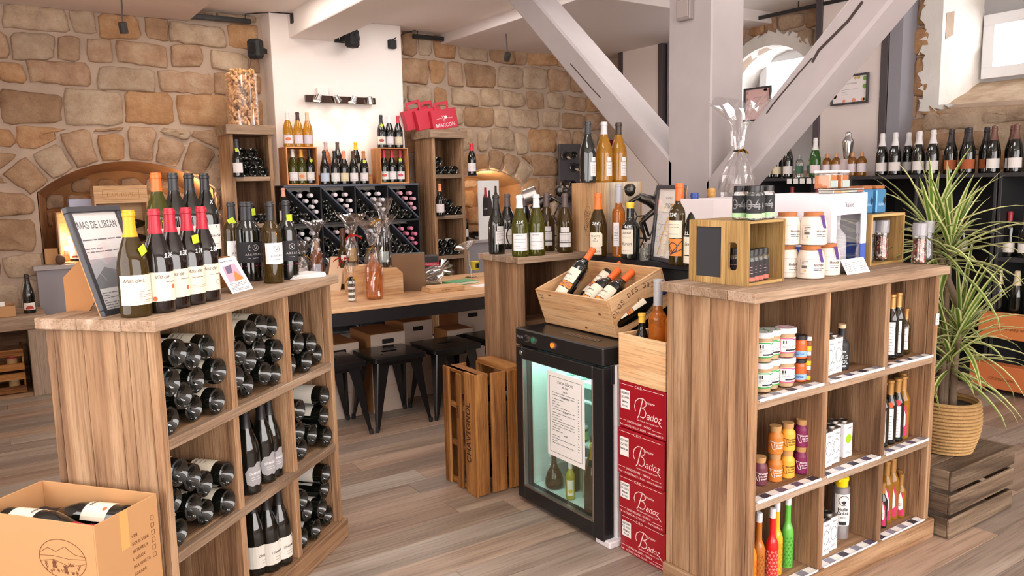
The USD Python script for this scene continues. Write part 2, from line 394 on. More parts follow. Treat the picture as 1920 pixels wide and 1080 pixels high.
# back wall with two niches and the white pillar
wall = hold('wall_back')
n1, R1, A1 = arch_pts(-.92, .66, 0, 1.46, 1.70); n2, R2, A2 = arch_pts(2.56, .42, .0, 1.46, 1.60)
outer = sbox(-4.2, 0, 4.9, H); holes = shapely.union_all([Polygon(n1), Polygon(n2)])
def backplace(v): return np.stack([v[:, 0], BV - v[:, 2], v[:, 1]], 1), False
struct('mortar_bed', tr(ext(outer.difference(holes), .5), R=UP, y=BV + .5), MORTAR, par=wall)
vous = []
for (cx, R, a, zt, k, t) in ((-.92, R1, A1, 1.70, 8, .27), (2.56, R2, A2, 1.60, 6, .22)):
    for i in range(k):
        b0, b1 = -a * 1.08 + 2.16 * a * i / k, -a * 1.08 + 2.16 * a * (i + 1) / k; tt = t * rng.uniform(.85, 1.15)
        q = [(cx + r * math.sin(b), zt - R + r * math.cos(b)) for r, b in ((R + .0, b0), (R + tt, b0 * 1.02), (R + tt, b1 * 1.02), (R + .0, b1))]
        vous.append(Polygon(q))
ring = shapely.union_all(vous).buffer(.01)
region = outer.difference(holes.buffer(.005)).difference(sbox(.2, 0, 1.5, H))
def bhide(s, z): return seen((s, BV, z), .12)
lay(wall, vous, outer.difference(holes), backplace, 1, gap=.012, hide=bhide)
lay(wall, courses(-2.6, .3, .3, H, 11, .17, .3, .18, .5), region.difference(ring), backplace, 2, hide=bhide)
lay(wall, courses(1.4, 4.6, .55, H, 12, .17, .28, .16, .42), region.difference(ring), backplace, 3, hide=bhide)
def niche(cx, R, a, zt, half, zs, dep, name):
    """the hollow behind an arch: jambs, soffit and back, roughly plastered stone"""
    pts, _, _ = arch_pts(cx, half, 0, zs, zt, 18); v = []; f = []; n = len(pts)
    for d in (0, dep * .5, dep):
        k = 1 - .12 * d / dep
        v += [(cx + (x - cx) * k + rng.uniform(-.01, .01), BV + d, z * (1 - .04 * d / dep)) for x, z in pts]
    for r in (0, 1):
        for j in range(n - 1): a_, b = r * n + j, r * n + j + 1; f += [(a_, b, b + n), (a_, b + n, a_ + n)]
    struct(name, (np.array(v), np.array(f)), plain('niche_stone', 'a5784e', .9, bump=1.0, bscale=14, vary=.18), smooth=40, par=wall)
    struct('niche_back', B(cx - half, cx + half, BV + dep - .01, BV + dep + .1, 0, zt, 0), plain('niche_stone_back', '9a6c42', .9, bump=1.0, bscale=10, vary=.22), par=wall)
    lay(wall, courses(cx - half * .86, cx + half * .86, .85, zt - .08, int(cx * 10 + 50), .13, .2, .15, .35), Polygon(pts).buffer(-.08), lambda v: (np.stack([v[:, 0], BV + dep - .012 - v[:, 2] * .7, v[:, 1]], 1), False), int(cx * 10 + 60), hide=bhide)
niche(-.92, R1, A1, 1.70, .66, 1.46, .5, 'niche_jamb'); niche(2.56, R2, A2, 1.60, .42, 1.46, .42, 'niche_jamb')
pil = hold('wall_pillar')
struct('pillar_body', B(.24, 1.48, 5.32, BV + .2, 0, H, .004), WHITE, par=pil)

# right wall, along V: two window recesses and flush white panels between dark uprights
wr = hold('wall_right')
w1, Q1, C1 = arch_pts(3.22, .5, 1.52, 2.36, 2.66); w2 = [(.55, 1.95), (.55, 2.95), (1.64, 2.95), (1.64, 1.98)]
outr = sbox(-3.6, 0, 6.05, H); hol = shapely.union_all([Polygon(w1), Polygon(w2)])
RV3 = np.array([[0, 0, 1], [1, 0, 0], [0, 1, 0]], float)        # drawing (s, z) -> (V, z), thickness towards +U
struct('mortar_bed', tr(ext(outr.difference(hol), .12), R=RV3, x=RU), MORTAR, par=wr)
def rightplace(v): return np.stack([RU - v[:, 2], v[:, 0], v[:, 1]], 1), True
rr_ = outr.difference(hol.buffer(.06))
lay(wr, courses(1.62, 2.02, 1.3, H, 21, .14, .3, .2, .4), rr_.intersection(sbox(1.6, 0, 2.02, H)), rightplace, 21)
lay(wr, courses(-.4, 1.66, 1.4, 1.96, 22, .14, .22, .2, .45), rr_, rightplace, 22)
lay(wr, courses(2.55, 3.9, 1.5, H, 23, .14, .24, .14, .36), rr_, rightplace, 23)
def recess(pts, dep, name, bumpy):
    n = len(pts); v = []; f = []
    for d in np.linspace(0, dep, 6):
        v += [(RU + d, s + rng.uniform(-bumpy, bumpy) * (0 < d < dep), z + rng.uniform(-bumpy, bumpy) * (0 < d < dep)) for s, z in pts]
    for r in range(5):
        for j in range(n - 1): a_, b = r * n + j, r * n + j + 1; f += [(a_, b + n, b), (a_, a_ + n, b + n)]
    struct(name, (np.array(v), np.array(f)), PLASTER, smooth=35, par=wr)
def fine(pts, e):
    out = []
    for (a, b), (c, d) in zip(pts, pts[1:]):
        k = max(1, int(math.hypot(c - a, d - b) / e)); out += [(a + (c - a) * i / k, b + (d - b) * i / k) for i in range(k)]
    return out + [pts[-1]]
recess(fine(w1 + [w1[0]], .09), .42, 'window_recess', .014); recess(fine([w2[3], w2[2], w2[1]], .09), .6, 'window_recess', .02)
struct('window_sill', (np.array([(RU - .02, .5, 1.9), (RU - .02, 1.68, 1.95), (RU + .62, 1.68, 2.2), (RU + .62, .5, 2.2), (RU - .02, .5, 1.6), (RU - .02, 1.68, 1.6), (RU + .62, 1.68, 1.6), (RU + .62, .5, 1.6)]), np.array([(0, 2, 1), (0, 3, 2), (0, 1, 5), (0, 5, 4), (1, 2, 6), (1, 6, 5)])), STONES[2], par=wr)
# plaster lip that frames the recesses, ragged against the stones
def lip(pts, w, seed):
    r = random.Random(seed); p = fine(pts, .06); g = shapely.LineString(p).buffer(w, cap_style='flat')
    e = g.exterior; q = [e.interpolate(i / 90, normalized=True).coords[0] for i in range(90)]
    g = Polygon([(x + r.uniform(-.03, .03), y + r.uniform(-.03, .03)) for x, y in q]).buffer(0).difference(hol)
    struct('plaster_edge', tr(ext(g, .05), R=RV3, x=RU - .045), PLASTER, par=wr)
lip(w1[1:-1], .12, 4); lip([(1.66, 1.96), (1.66, 2.95)], .13, 5)
SKYP = film('window_glass', .04, .02)
def window(no, v0, v1, z0, z1, u):
    w = hold('window_%d' % no); fr = plain('window_frame_white', 'e6e6e8', .4); t = .085
    for m in (B(u - .03, u + .05, v0, v1, z1 - t, z1), B(u - .03, u + .05, v0, v1, z0, z0 + t), B(u - .03, u + .05, v0, v0 + t, z0 + t, z1 - t), B(u - .03, u + .05, v1 - t, v1, z0 + t, z1 - t)): struct('window_frame', m, fr, par=w)
    struct('pane', B(u + .005, u + .011, v0 + t, v1 - t, z0 + t, z1 - t, 0), SKYP, par=w)
gw = plain('recess_wall_grey', 'a5a3a4', .8, bump=.4, bscale=20)
def backing(v0, v1, z0, z1, u, a, b, c, d):
    g = sbox(a, c, b, d).difference(sbox(v0 + .01, z0 + .01, v1 - .01, z1 - .01)); struct('recess_wall', tr(ext(g, .06), R=RV3, x=u), gw, par=wr)
window(1, 2.75, 3.64, 1.95, 2.66, RU + .40); backing(2.75, 3.64, 1.95, 2.66, RU + .41, 2.6, 3.85, 1.4, 2.95)
window(2, .62, 1.62, 2.20, 2.69, RU + .56); backing(.62, 1.62, 2.20, 2.69, RU + .57, .3, 1.75, 1.5, 2.95)
def panel(name, v0, v1, z0=1.47):
    t = hold(name); struct('panel_board', B(4.0, RU + .02, v0, v1, z0 - 1.4, H), plain('panel_white', 'dccfcb', .7), par=t)
    for v in (v0, v1): struct('upright', B(3.985, RU + .02, v - .03, v + .03, 0, H), plain('upright_dark', '4a4144', .5), par=t)
panel('trim_1', 4.43, 5.04); panel('trim_2', 1.99, 2.58)
struct('trim_3', B(3.99, RU, 1.85, 1.955, 0, H), plain('pilaster_grey', '8b8890', .6))
struct('trim_4', B(4.02, RU, 3.9, 4.36, 0, H), plain('panel_grey', '85828a', .6))

# the unseen sides: shop front with frosted daylight glazing
fro = plain('frosted_glazing', 'e9edf0', .6)
wl = hold('wall_left'); struct('wall_board', B(-4.2, -4.1, -3.6, 6.05, 0, H, 0), WHITE, par=wl)
wf = hold('wall_front'); struct('wall_board', B(-4.2, 4.9, -3.6, -3.5, 0, H, 0), WHITE, par=wf)
ce = hold('ceiling'); struct('ceiling_board', B(-4.2, 4.9, -3.6, 6.05, H, H + .1, 0), CEIL, par=ce)
struct('soffit', B(-4.1, -.37, 2.2, BV, 2.855, H + .02, .004), plain('soffit_pink', 'd6c6be', .8), par=ce)
struct('soffit', B(2.02, RU, 3.2, BV, 2.855, H + .02, .004), plain('soffit_grey', 'd8cdca', .8), par=ce)
struct('beam', B(.40, .78, 1.9, BV, 2.75, H + .02, .006), CEIL, par=ce)
struct('wall_end', B(RU + .6, RU + .75, -3.6, 6.05, 0, 1.9, 0), WHITE, par=wr)

# ------------------------------------------------------------------ post with its two braces
post = hold('post'); PU = .916
struct('shaft', B(PU, 1.14, 1.0, 1.277, 0, H, .008), GREYP, par=post)
def vz(poly, w, b=.012):
    """outline in (V, z), pressed w deep along +U with softened long edges"""
    g = Polygon(poly); m = [tr(ext(g.buffer(-b, join_style='mitre'), w), R=RV3, x=PU), tr(ext(g, w - 2 * b), R=RV3, x=PU + b)]
    hull = trimesh.convex.convex_hull(np.vstack([x[0] for x in m])); return hull.vertices, hull.faces
fl = lambda v: 1.541 + .878 * (v - 1.476)
fr = lambda v: 1.955 - .97 * (v - .5)
struct('brace', vz([(1.24, fl(1.24)), (3.1, fl(3.1)), (2.9, fl(2.9) + .205), (1.24, fl(1.24) + .205)], .2), GREYP, par=post)
struct('brace', vz([(1.03, fr(1.03)), (-.56, fr(-.56)), (-.4, fr(-.4) - .215), (1.03, fr(1.03) - .215)], .16), GREYP, par=post)
def crack(pts, w):
    m = stroke(pts, w, .002); return tr(m, R=np.array([[0, 0, -1], [1, 0, 0], [0, 1, 0]], float), x=PU + .0004)
CRK = plain('crack_dark', '3a2e2c', .9)
def drawn(px, u=PU): return [tuple(onU(a, b, u)[1:]) for a, b in px]
struct('crack', crack(drawn([(1616, 5), (1590, 40), (1565, 65), (1535, 95), (1524, 115)]), .012), CRK, par=post)
struct('crack', crack(drawn([(1522, 110), (1500, 135), (1475, 165), (1450, 195), (1438, 212)]), .006), CRK, par=post)
struct('crack', crack(drawn([(1070, 120), (1090, 143), (1112, 168), (1126, 183)]), .005), CRK, par=post)
t = thing('junction_box', 'small grey square electrical box on the grey wooden post', 'electrical box', (PU, 1.155, 2.2))
part(t, 'housing', B(-.03, 0, -.045, .045, 0, .105, .004), plain('box_grey', '8a7f7c', .5)); part(t, 'cover', B(-.034, -.03, -.036, .036, .012, .093, .002), plain('box_grey_light', '978c88', .5))

# ------------------------------------------------------------------ shelf units of old sawn boards
def unit(t, Wd, D, Ht, divs, shelves, tb=.032, ov=.025, th=.029, ts=.03, plinth=(.079, .017), seed=1, endl=None, faces=OAKS, backs=OAKD):
    r = random.Random(seed)
    # top of three boards
    ws = [-ov, -ov + (D + ov) * .28, -ov + (D + ov) * .66, D + .01]
    for a, b in zip(ws, ws[1:]): part(t, 'top_plank', B(-ov, Wd + ov, a + .0006, b - .0006, Ht - tb, Ht, .0025), OAKP['x'])
    def side(x0, x1, name):
        js = [0, th] + sorted(r.uniform(.08, .92) * 0 + th + (D - th) * (k + r.uniform(-.15, .15)) / 4 for k in range(1, 4)) + [D]
        if endl and name == 'end_plank': js = endl
        for a, b in zip(js, js[1:]): part(t, name, B(x0, x1, a + .0007, b - .0007, plinth[0] * .5, Ht - tb, .002), OAKS['z'])
    side(0, th, 'end_plank'); side(Wd - th, Wd, 'side_plank')
    for x in divs: part(t, 'divider', B(x, x + th, .002, D - .012, plinth[0], Ht - tb, .002), OAKS['z'])
    for z in shelves:
        part(t, 'shelf', B(th, Wd - th, .03, D - .012, z - ts, z - .001, .0015), OAKS['x']); part(t, 'shelf_edge', B(th, Wd - th, -.001, .0295, z - ts, z, .002), OAKP['x'])
    part(t, 'shelf', B(th, Wd - th, .0, D - .012, plinth[0] - .025, plinth[0], .0015), OAKS['x'])
    n = max(2, int(Wd / .13))
    for k in range(n): part(t, 'back_plank', B(th + (Wd - 2 * th) * k / n + .0005, th + (Wd - 2 * th) * (k + 1) / n - .0005, D - .012, D, .02, Ht - tb, .0015), backs['z'])
    if plinth[1]:
        p = plinth[1]
        part(t, 'plinth', B(-p, Wd + p, -p, 0, 0, plinth[0], .003), OAKS['x']); part(t, 'plinth', B(-p, 0, .0005, D, 0, plinth[0], .003), OAKS['y']); part(t, 'plinth', B(Wd, Wd + p, .0005, D, 0, plinth[0], .003), OAKS['y'])
    else: part(t, 'plinth', B(th, Wd - th, .01, D - .012, 0, plinth[0] - .025, .002), OAKS['x'])
HT = 1.10
LA = math.radians(41.83); LC = np.array([-1.587, .730, 0.0])
UL = np.array([math.cos(LA), math.sin(LA), 0]); WL = np.array([-math.sin(LA), math.cos(LA), 0])
def Lw(u, w, z): return LC + UL * u + WL * w + np.array([0, 0, z])
def onL(a, b, w):
    """local (u, z) on the left unit where a sight line meets the upright plane at depth w"""
    d = sight(a, b); k = (w - (EYE - LC) @ WL) / (d @ WL); P = EYE + d * k; return (P - LC) @ UL, P[2]
UNL = thing('display_shelf', 'sawn oak shelf unit at left, filled with lying dark wine bottles', 'shelf unit', LC, LA, 'low sawn oak shelf units')
unit(UNL, 1.034, .36, HT, (.338, .68), (.7506, .414), seed=3, endl=[0, .027, .088, .128, .235, .333, .36])
UNR = thing('display_shelf', 'sawn oak shelf unit at right holding oils, jars and sauces', 'shelf unit', (0, 0, 0), 0, 'low sawn oak shelf units')
unit(UNR, 1.10, .37, HT, (.371, .735), (.7506, .414), seed=4, endl=[0, .018, .097, .177, .257, .339, .37])
UNC = thing('display_shelf', 'sawn oak shelf unit behind the glass fridge, topped by a bicycle bottle holder', 'shelf unit', (.17, 1.515, 0), 0, 'low sawn oak shelf units')
unit(UNC, .72, .33, HT, (.345,), (.7506, .414), seed=5)
def tower(loc, lab, seed):
    t = thing('tower_shelf', lab, 'shelf unit', loc, 0, 'tall narrow oak towers')
    unit(t, .34, .36, 1.968, (), (1.553, 1.168, .783, .40), tb=.075, ov=.028, th=.03, ts=.035, plinth=(.03, 0), seed=seed, backs=OAKD)
    return t
TWL = tower((-.25, 4.975, 0), 'tall narrow oak tower shelf at left, carrying the tall glass cylinder of corks', 6)
TWR = tower((1.59, 4.975, 0), 'tall narrow oak tower shelf at right, carrying the red carrier boxes', 7)

# ------------------------------------------------------------------ black counter behind the fridge
t = thing('counter', 'black counter top behind the fridge carrying bottles and a framed map', 'counter', (.47, .42, 0))
part(t, 'top', B(0, .43, -.0, .98, 1.07, 1.10, .004), plain('counter_black', '26272c', .3)); part(t, 'body', B(.02, .42, .01, .97, 0, 1.07, .003), BLACKM)

# ------------------------------------------------------------------ table, stools
t = thing('table', 'long pine topped table with black steel frame covered in gift wrapped bottles', 'table', (-.75, 2.71, 0))
for k in range(4): part(t, 'top_plank', B(0, 2.2, 1.04 * k / 4 + .0004, 1.04 * (k + 1) / 4 - .0004, .725, .75, .002), TABLEW)
part(t, 'apron', join(B(.01, 2.19, .005, .045, .645, .725), B(.01, 2.19, .995, 1.035, .645, .725), B(.01, .05, .045, .995, .645, .725), B(2.15, 2.19, .045, .995, .645, .725)), BLACK)
for x in (.01, 2.14):
    for y in (.005, .985): part(t, 'leg', B(x, x + .05, y, y + .05, 0, .645), BLACK)
STL = plain('stool_black_enamel', '151516', .22)
def stool(t):
    s = .155
    g = sbox(-s, -s, s, s).buffer(.012).difference(shapely.union_all([sbox(-.045, -.013, .045, .013).buffer(.006), Point(.08, .07).buffer(.008), Point(-.08, -.07).buffer(.008)]))
    part(t, 'seat', join(ext(g, .004, .438), tr(ext(sbox(-s, -s, s, s).buffer(.016).difference(sbox(-s, -s, s, s).buffer(.012)), .03, .411))), STL)
    part(t, 'seat_rim', tube([(-s - .012, -s - .012, .437), (s + .012, -s - .012, .437), (s + .012, s + .012, .437), (-s - .012, s + .012, .437), (-s - .012, -s - .012, .437)], .005), STL)
    part(t, 'under_frame', join(*[bar((a * .13, b * .13, .40), (c * .13, d * .13, .40), .012, .035) for a, b, c, d in ((-1, -1, 1, -1), (1, -1, 1, 1), (1, 1, -1, 1), (-1, 1, -1, -1))]), STL)
    for a in (-1, 1):
        for b in (-1, 1):
            top, bot = np.array([a * .142, b * .142, .425]), np.array([a * .185, b * .185, .012]); n = 5; v = []
            for k in range(n + 1):
                c = top + (bot - top) * k / n; w = .06 * (1 - k / n) + .02
                v += [(c[0] - a * w, c[1] + b * .0, c[2]), (c[0] - a * .006, c[1] + b * .0, c[2]), (c[0], c[1] - b * .006, c[2]), (c[0], c[1] - b * w, c[2]), (c[0] - a * .012, c[1] - b * .012, c[2])]
            v = np.array(v); f = []
            for k in range(n):
                for j in range(5):
                    p, q = k * 5 + j, k * 5 + (j + 1) % 5; f += [(p, q, q + 5), (p, q + 5, p + 5)]
            f = np.array(f); f = f if a * b < 0 else f[:, ::-1]
            part(t, 'leg', (v, f), STL); part(t, 'foot', cyl(.013, 0, .03, 10, .002, bot[0] - a * .006, bot[1] - b * .006), BLACKM)
for (x, y), l in zip(((-.335, 2.80), (.062, 2.80), (.46, 2.80), (.88, 2.83)), ('black metal stool half hidden behind the left shelf unit', 'black metal stool standing clear in the middle under the table edge', 'black metal stool just left of the slatted bottle crate', 'black metal stool half hidden behind the tall oak panel at the table end')):
    put('stool', stool, 'stool', l, 'stool', (x, y, 0), 0, 'black stools along the table')

# ------------------------------------------------------------------ black diagonal wine rack along the pillar
RK = plain('rack_black', '222226', .5); RKE = plain('rack_edge_slate', '4d5260', .45)
t = thing('wine_rack', 'black diagonal wine rack with four bays a row, full of lying bottles', 'wine rack', (.2, 5.05, 0))
BW, BH = 1.27 / 4, .33
for k in range(5): part(t, 'post_board', B(BW * k - .006, BW * k + .006, .002, .27, 0, 1.47), RK)
for z in (1.478, 1.148, .82, .49, .16): part(t, 'shelf_board', B(-.006, 1.276, 0, .27, z - .018, z), RKE if z > 1.4 else RK)
for i in range(4):
    for k in range(4):
        z1 = 1.46 - .329 * i; part(t, 'diagonal_board', bar((BW * k + .008, .135, z1 - .003), (BW * (k + 1) - .008, .135, z1 - .305), .268, .014), RKE)

# ------------------------------------------------------------------ low shelf far left, grey cabinets in the niches
t = thing('low_shelf', 'low pale oak shelf with orange crates inside at the far left wall', 'shelf', (-2.6, 4.93, 0))
part(t, 'top', B(0, .97, -.01, .55, .49, .588, .004), OAKP['x']); part(t, 'side', B(.85, .96, 0, .54, 0, .49, .003), OAKP['z']); part(t, 'side', B(0, .1, 0, .54, 0, .49, .003), OAKP['z']); part(t, 'back', B(.1, .85, .5, .53, 0, .49), OAKD['x'])
part(t, 'base', B(.1, .85, .02, .5, 0, .03), OAKS['x'])
t = thing('cabinet', 'grey painted cabinet under the left arched niche, topped by lit boxes', 'cabinet', (-1.64, 5.40, 0))
part(t, 'top', B(-.02, 1.3, -.02, .55, .865, .90, .003), plain('cabinet_top', 'a39a98', .6)); part(t, 'body', B(0, 1.28, 0, .5, 0, .865, .002), GREYC)
t = thing('cabinet', 'grey painted cabinet under the right arched niche', 'cabinet', (1.98, 5.2, 0))
part(t, 'top', B(-.02, 1.0, -.02, .6, .865, .89, .003), plain('cabinet_top', 'a39a98', .6)); part(t, 'body', B(0, .98, 0, .34, 0, .865, .002), GREYC)

# ------------------------------------------------------------------ black shelving along the right wall
t = thing('wall_shelving', 'black wall shelving under the windows crowded with bottles', 'shelving', (3.62, -.7, 0))
SHB = plain('shelving_black', '2b2a2c', .5)
for v0, v1 in ((0, 1.64), (1.65, 2.72), (2.73, 3.6)):
    for z in (1.457, 1.08, .90, .5, .1):
        if z == 1.08 and v0 < 1: continue
        if z == .90 and v0 > 1: continue
        part(t, 'shelf', B(0, .38, v0 + .02, v1 - .02, z - .028, z, .002), SHB)
    for v in (v0, v1 - .02): part(t, 'upright', B(0, .38, v, v + .02, 0, 1.457, .002), SHB)
    part(t, 'back', B(.37, .38, v0 + .02, v1 - .02, 0, 1.457), BLACKM)
part(t, 'upright', B(0, .38, 2.18, 2.2, 0, 1.43, .002), SHB)

# ------------------------------------------------------------------ bottles and jars
G = {'dark': plain('glass_black_green', '0c0e0b', .06, 0, coat_weight=.6), 'red': plain('glass_dark_red_wine', '120a0c', .06, 0, coat_weight=.6), 'matte': plain('glass_matte_black', '1d1d20', .55),
     'amber': glassy('glass_amber', 'b5762a', trans=.75), 'brown': glassy('glass_brown_olive', '54401a', trans=.6), 'olive': glassy('glass_olive', '6a6a20', trans=.75), 'gold': glassy('glass_gold', 'c98f2c', trans=.6),
     'green': glassy('glass_green', '3d7a2e', trans=.7), 'clear': glassy('glass_clear', 'eef2ee', trans=.95), 'rose': glassy('glass_rose', 'd88a5a', trans=.75), 'orange': glassy('glass_orange', 'd9822f', trans=.7), 'oil': plain('glass_oil_black', '14120d', .08, 0, coat_weight=.5), 'yellow': glassy('glass_limoncello', 'd9d04a', trans=.5)}
def cap_mat(c, rough=.4): return plain('capsule_' + c, c, rough)
def lab_mat(c): return plain('label_' + c, c, .75)
SH = {  # name: (outline (r, z), radius, height, capsule start)
 'burg': ([(0, .034), (.012, .031), (.024, .012), (.031, .003), (.036, 0), (.0405, .003), (.0415, .012), (.0415, .135), (.0405, .152), (.036, .174), (.028, .200), (.0205, .220), (.0168, .236), (.0152, .252), (.0148, .2775), (.0168, .279), (.0168, .288), (.0148, .29), (.0148, .296), (0, .296)], .0415, .296, .228),
 'bord': ([(0, .030), (.012, .027), (.022, .010), (.028, .003), (.032, 0), (.036, .003), (.037, .012), (.037, .184), (.0362, .194), (.032, .207), (.0225, .219), (.0165, .228), (.0148, .238), (.0142, .282), (.0158, .284), (.0158, .293), (.0142, .295), (.0142, .300), (0, .300)], .037, .300, .236),
 'champ': ([(0, .034), (.014, .03), (.027, .012), (.034, .003), (.039, 0), (.043, .003), (.044, .012), (.044, .130), (.043, .150), (.038, .176), (.030, .205), (.0225, .230), (.0185, .25), (.0165, .275), (.0185, .278), (.0185, .29), (.0165, .294), (.0175, .298), (.0165, .308), (.012, .312), (0, .312)], .044, .312, .215),
 'clavelin': ([(0, .03), (.02, .012), (.03, .002), (.036, 0), (.0405, .003), (.0415, .01), (.0415, .135), (.040, .148), (.034, .160), (.024, .170), (.0185, .180), (.0175, .19), (.0165, .238), (.018, .24), (.018, .252), (.0165, .255), (0, .255)], .0415, .255, .228),
 'slim': ([(0, .012), (.02, .004), (.026, 0), (.0295, .003), (.030, .01), (.030, .205), (.0285, .215), (.022, .226), (.0155, .236), (.0140, .25), (.0140, .325), (.0155, .326), (.0155, .335), (0, .336)], .030, .336, .262),
 'square': ([(0, .004), (.024, 0), (.0265, .003), (.027, .008), (.027, .150), (.0255, .162), (.019, .178), (.0135, .192), (.0125, .200), (.0125, .238), (.0142, .24), (.0142, .25), (0, .251)], .027, .251, .195),
 'small': ([(0, .004), (.017, 0), (.0195, .003), (.020, .008), (.020, .105), (.019, .113), (.014, .124), (.0095, .134), (.0088, .14), (.0088, .170), (.0102, .172), (.0102, .18), (0, .181)], .020, .181, .138),
 'flask': ([(0, .01), (.02, .002), (.034, 0), (.04, .006), (.042, .02), (.040, .045), (.03, .075), (.018, .095), (.013, .112), (.0115, .13), (.0115, .235), (.013, .236), (.013, .243), (0, .244)], .042, .244, .2),
 'spirit': ([(0, .004), (.028, 0), (.033, .003), (.034, .008), (.034, .115), (.032, .128), (.024, .14), (.014, .15), (.0125, .155), (.0125, .18), (0, .181)], .034, .181, .15),
}
def prof_at(pr, z):
    zs = [p for p in pr[5:]]
    for (r0, z0), (r1, z1) in zip(zs, zs[1:]):
        if z0 <= z <= z1 and z1 > z0: return r0 + (r1 - r0) * (z - z0) / (z1 - z0)
    return zs[-1][0]
def bottle(t, sh='burg', glass='dark', cap='1e1d20', capz=None, labels=(), sticker=None, price=None, scale=1.0, n=26, caprough=.4, ring=None, metal=0):
    """glass body, capsule, paper labels with their lettering, perhaps a green sticker and a chalked price"""
    pr, R, Hh, cz = SH[sh]; cz = capz or cz; s = scale
    S = lambda m: (m[0] * s, m[1])
    part(t, 'glass', S(lathe(pr, n)), G[glass], smooth=40)
    if cap:
        cp = [(prof_at(pr, cz) + .0006, cz)] + [(r + .0007, z) for r, z in pr[5:] if z > cz + .001 and r > 0] + [(0, Hh + .0007)]
        part(t, 'capsule', S(lathe(cp, n)), plain('capsule_metal_' + cap, cap, .3, metal) if metal else cap_mat(cap, caprough), smooth=35)
    if ring: part(t, 'neck_band', S(lathe([(prof_at(pr, ring[1]) + .0008, ring[1]), (prof_at(pr, ring[2]) + .0008, ring[2])], n)), lab_mat(ring[0]), smooth=True)
    for lb in labels:
        z0, z1, w, c = lb[:4]; o = lb[4] if len(lb) > 4 else {}
        rot_ = lambda m: tr(m, rz=o.get('turn', 0))
        if 'shape' in o: m = dense(ext(o['shape'], .0004), .008); L = part(t, 'paper_label', S(rot_(bend(m, R + .0003))), lab_mat(c))
        else: L = part(t, 'paper_label', S(rot_(bend(sheet(-w / 2, w / 2, z0, z1, 10), R + .0003))), lab_mat(c))
        for q in o.get('marks', ()):
            part(L, q[0], S(rot_(bend(dense(q[1], .007), R + .0008))), plain('print_' + q[2], q[2], .6))
    if sticker:
        z, a, tl = sticker; r = prof_at(pr, z)
        m = mv(B(-.013, .013, -.013, .013, 0, .0006, 0), mat4(R=UP @ rot((0, 0, 1), tl)))
        part(t, 'green_tag', S(tr(tr(m, y=-r - .004, z=z), rz=a)), plain('tag_green', 'b9cc2e', .6))
    if price:
        s_, z, a = price
        part(t, 'chalk_price', S(tr(bend(dense(tr(text(s_, .013, bold=True, slant=.15), y=z), .006), prof_at(pr, z) + .0012), rz=a)), plain('chalk_white', 'eeeeee', .7))
def to_eye(P, off=0.0):
    d = EYE - np.asarray(P); return math.atan2(d[0], -d[1]) + off
def stand(a, b, z, r):
    """point on the level z under a thing of radius r whose front foot shows there"""
    P = lvl(a, b, z); d = P - EYE; d[2] = 0; return P + d / np.linalg.norm(d) * r
def T(s, h, x, y, c='3a3634', **k): return ('lettering', tr(text(s, h, **k), x=x, y=y), c)
def LN(x0, x1, ys, c='6b6668', h=.0012, seed=0): return ('small_print', lines(x0, x1, ys, h, seed), c)
def disc(x, y, r, c): return ('emblem', ext(Point(x, y).buffer(r), .0003), c)
CREAM = 'e6dcc8'
mas = lambda *k: (.035, .118, .112, CREAM, {'marks': k})
def lay_rot(u, tilt=0.0, spin=0.0):
    """a bottle lying with its butt towards -axis: neck along horizontal direction u"""
    u = np.array([u[0], u[1], math.tan(tilt)]); z = u / np.linalg.norm(u); x = np.cross([0, 0, 1.0], z); x /= np.linalg.norm(x); y = np.cross(z, x)
    R = np.stack([x, y, z], 1); return R @ rot((0, 0, 1), spin)
def relax(c, r, lo, hi, floor_, it=60):
    c = np.array(c, float)
    for _ in range(it):
        for i in range(len(c)):
            for j in range(i):
                d = c[i] - c[j]; L = np.linalg.norm(d) + 1e-9
                if L < 2 * r: c[i] += d / L * (2 * r - L) / 2; c[j] -= d / L * (2 * r - L) / 2
            c[i, 0] = min(max(c[i, 0], lo + r), hi - r); c[i, 1] = max(c[i, 1], floor_ + r)
    return c
def leaning(p0, p1, q, z):
    """a board whose foot runs from p0 to p1 on level z and whose upper left corner shows at q: (matrix, width, height)"""
    a, b = lvl(*p0, z), lvl(*p1, z); x = (b - a) / np.linalg.norm(b - a); d = sight(*q)
    k = ((a - EYE) @ x) / (d @ x); P = EYE + d * k; y = P - a; h = np.linalg.norm(y); y = y / h; n = np.cross(x, y)
    M = np.eye(4); M[:3, 0], M[:3, 1], M[:3, 2], M[:3, 3] = x, y, n, a
    return M, np.linalg.norm(b - a), h
def mthing(name, label, cat, M, group=None):
    x = UsdGeom.Xform.Define(stage, uniq(W + '/' + name)); setm(x, M); tag(x, label, cat, group); return x.GetPrim()
KRAFT = plain('kraft_board', 'b98a5c', .8); KRAFTD = plain('kraft_board_dark', '9c6a3c', .8)
def frame(t, w, h, art, f=.018, d=.016, col=CHAR):
    for m in (B(0, w, 0, f, -d, 0), B(0, w, h - f, h, -d, 0), B(0, f, f, h - f, -d, 0), B(w - f, w, f, h - f, -d, 0)): part(t, 'frame_bar', m, col)
    s = part(t, 'sheet', B(f, w - f, f, h - f, -d + .002, -d + .006, 0), PAPER)
    for nm, m, c in art: part(s, nm, tr(m, z=-d + .0062), plain('print_' + c, c, .6))
    part(t, 'glazing', B(f, w - f, f, h - f, -.004, -.003, 0), film('frame_glass', .04, .03)); part(t, 'back_board', B(.002, w - .002, .002, h - .002, -d - .003, -d, 0), KRAFT)

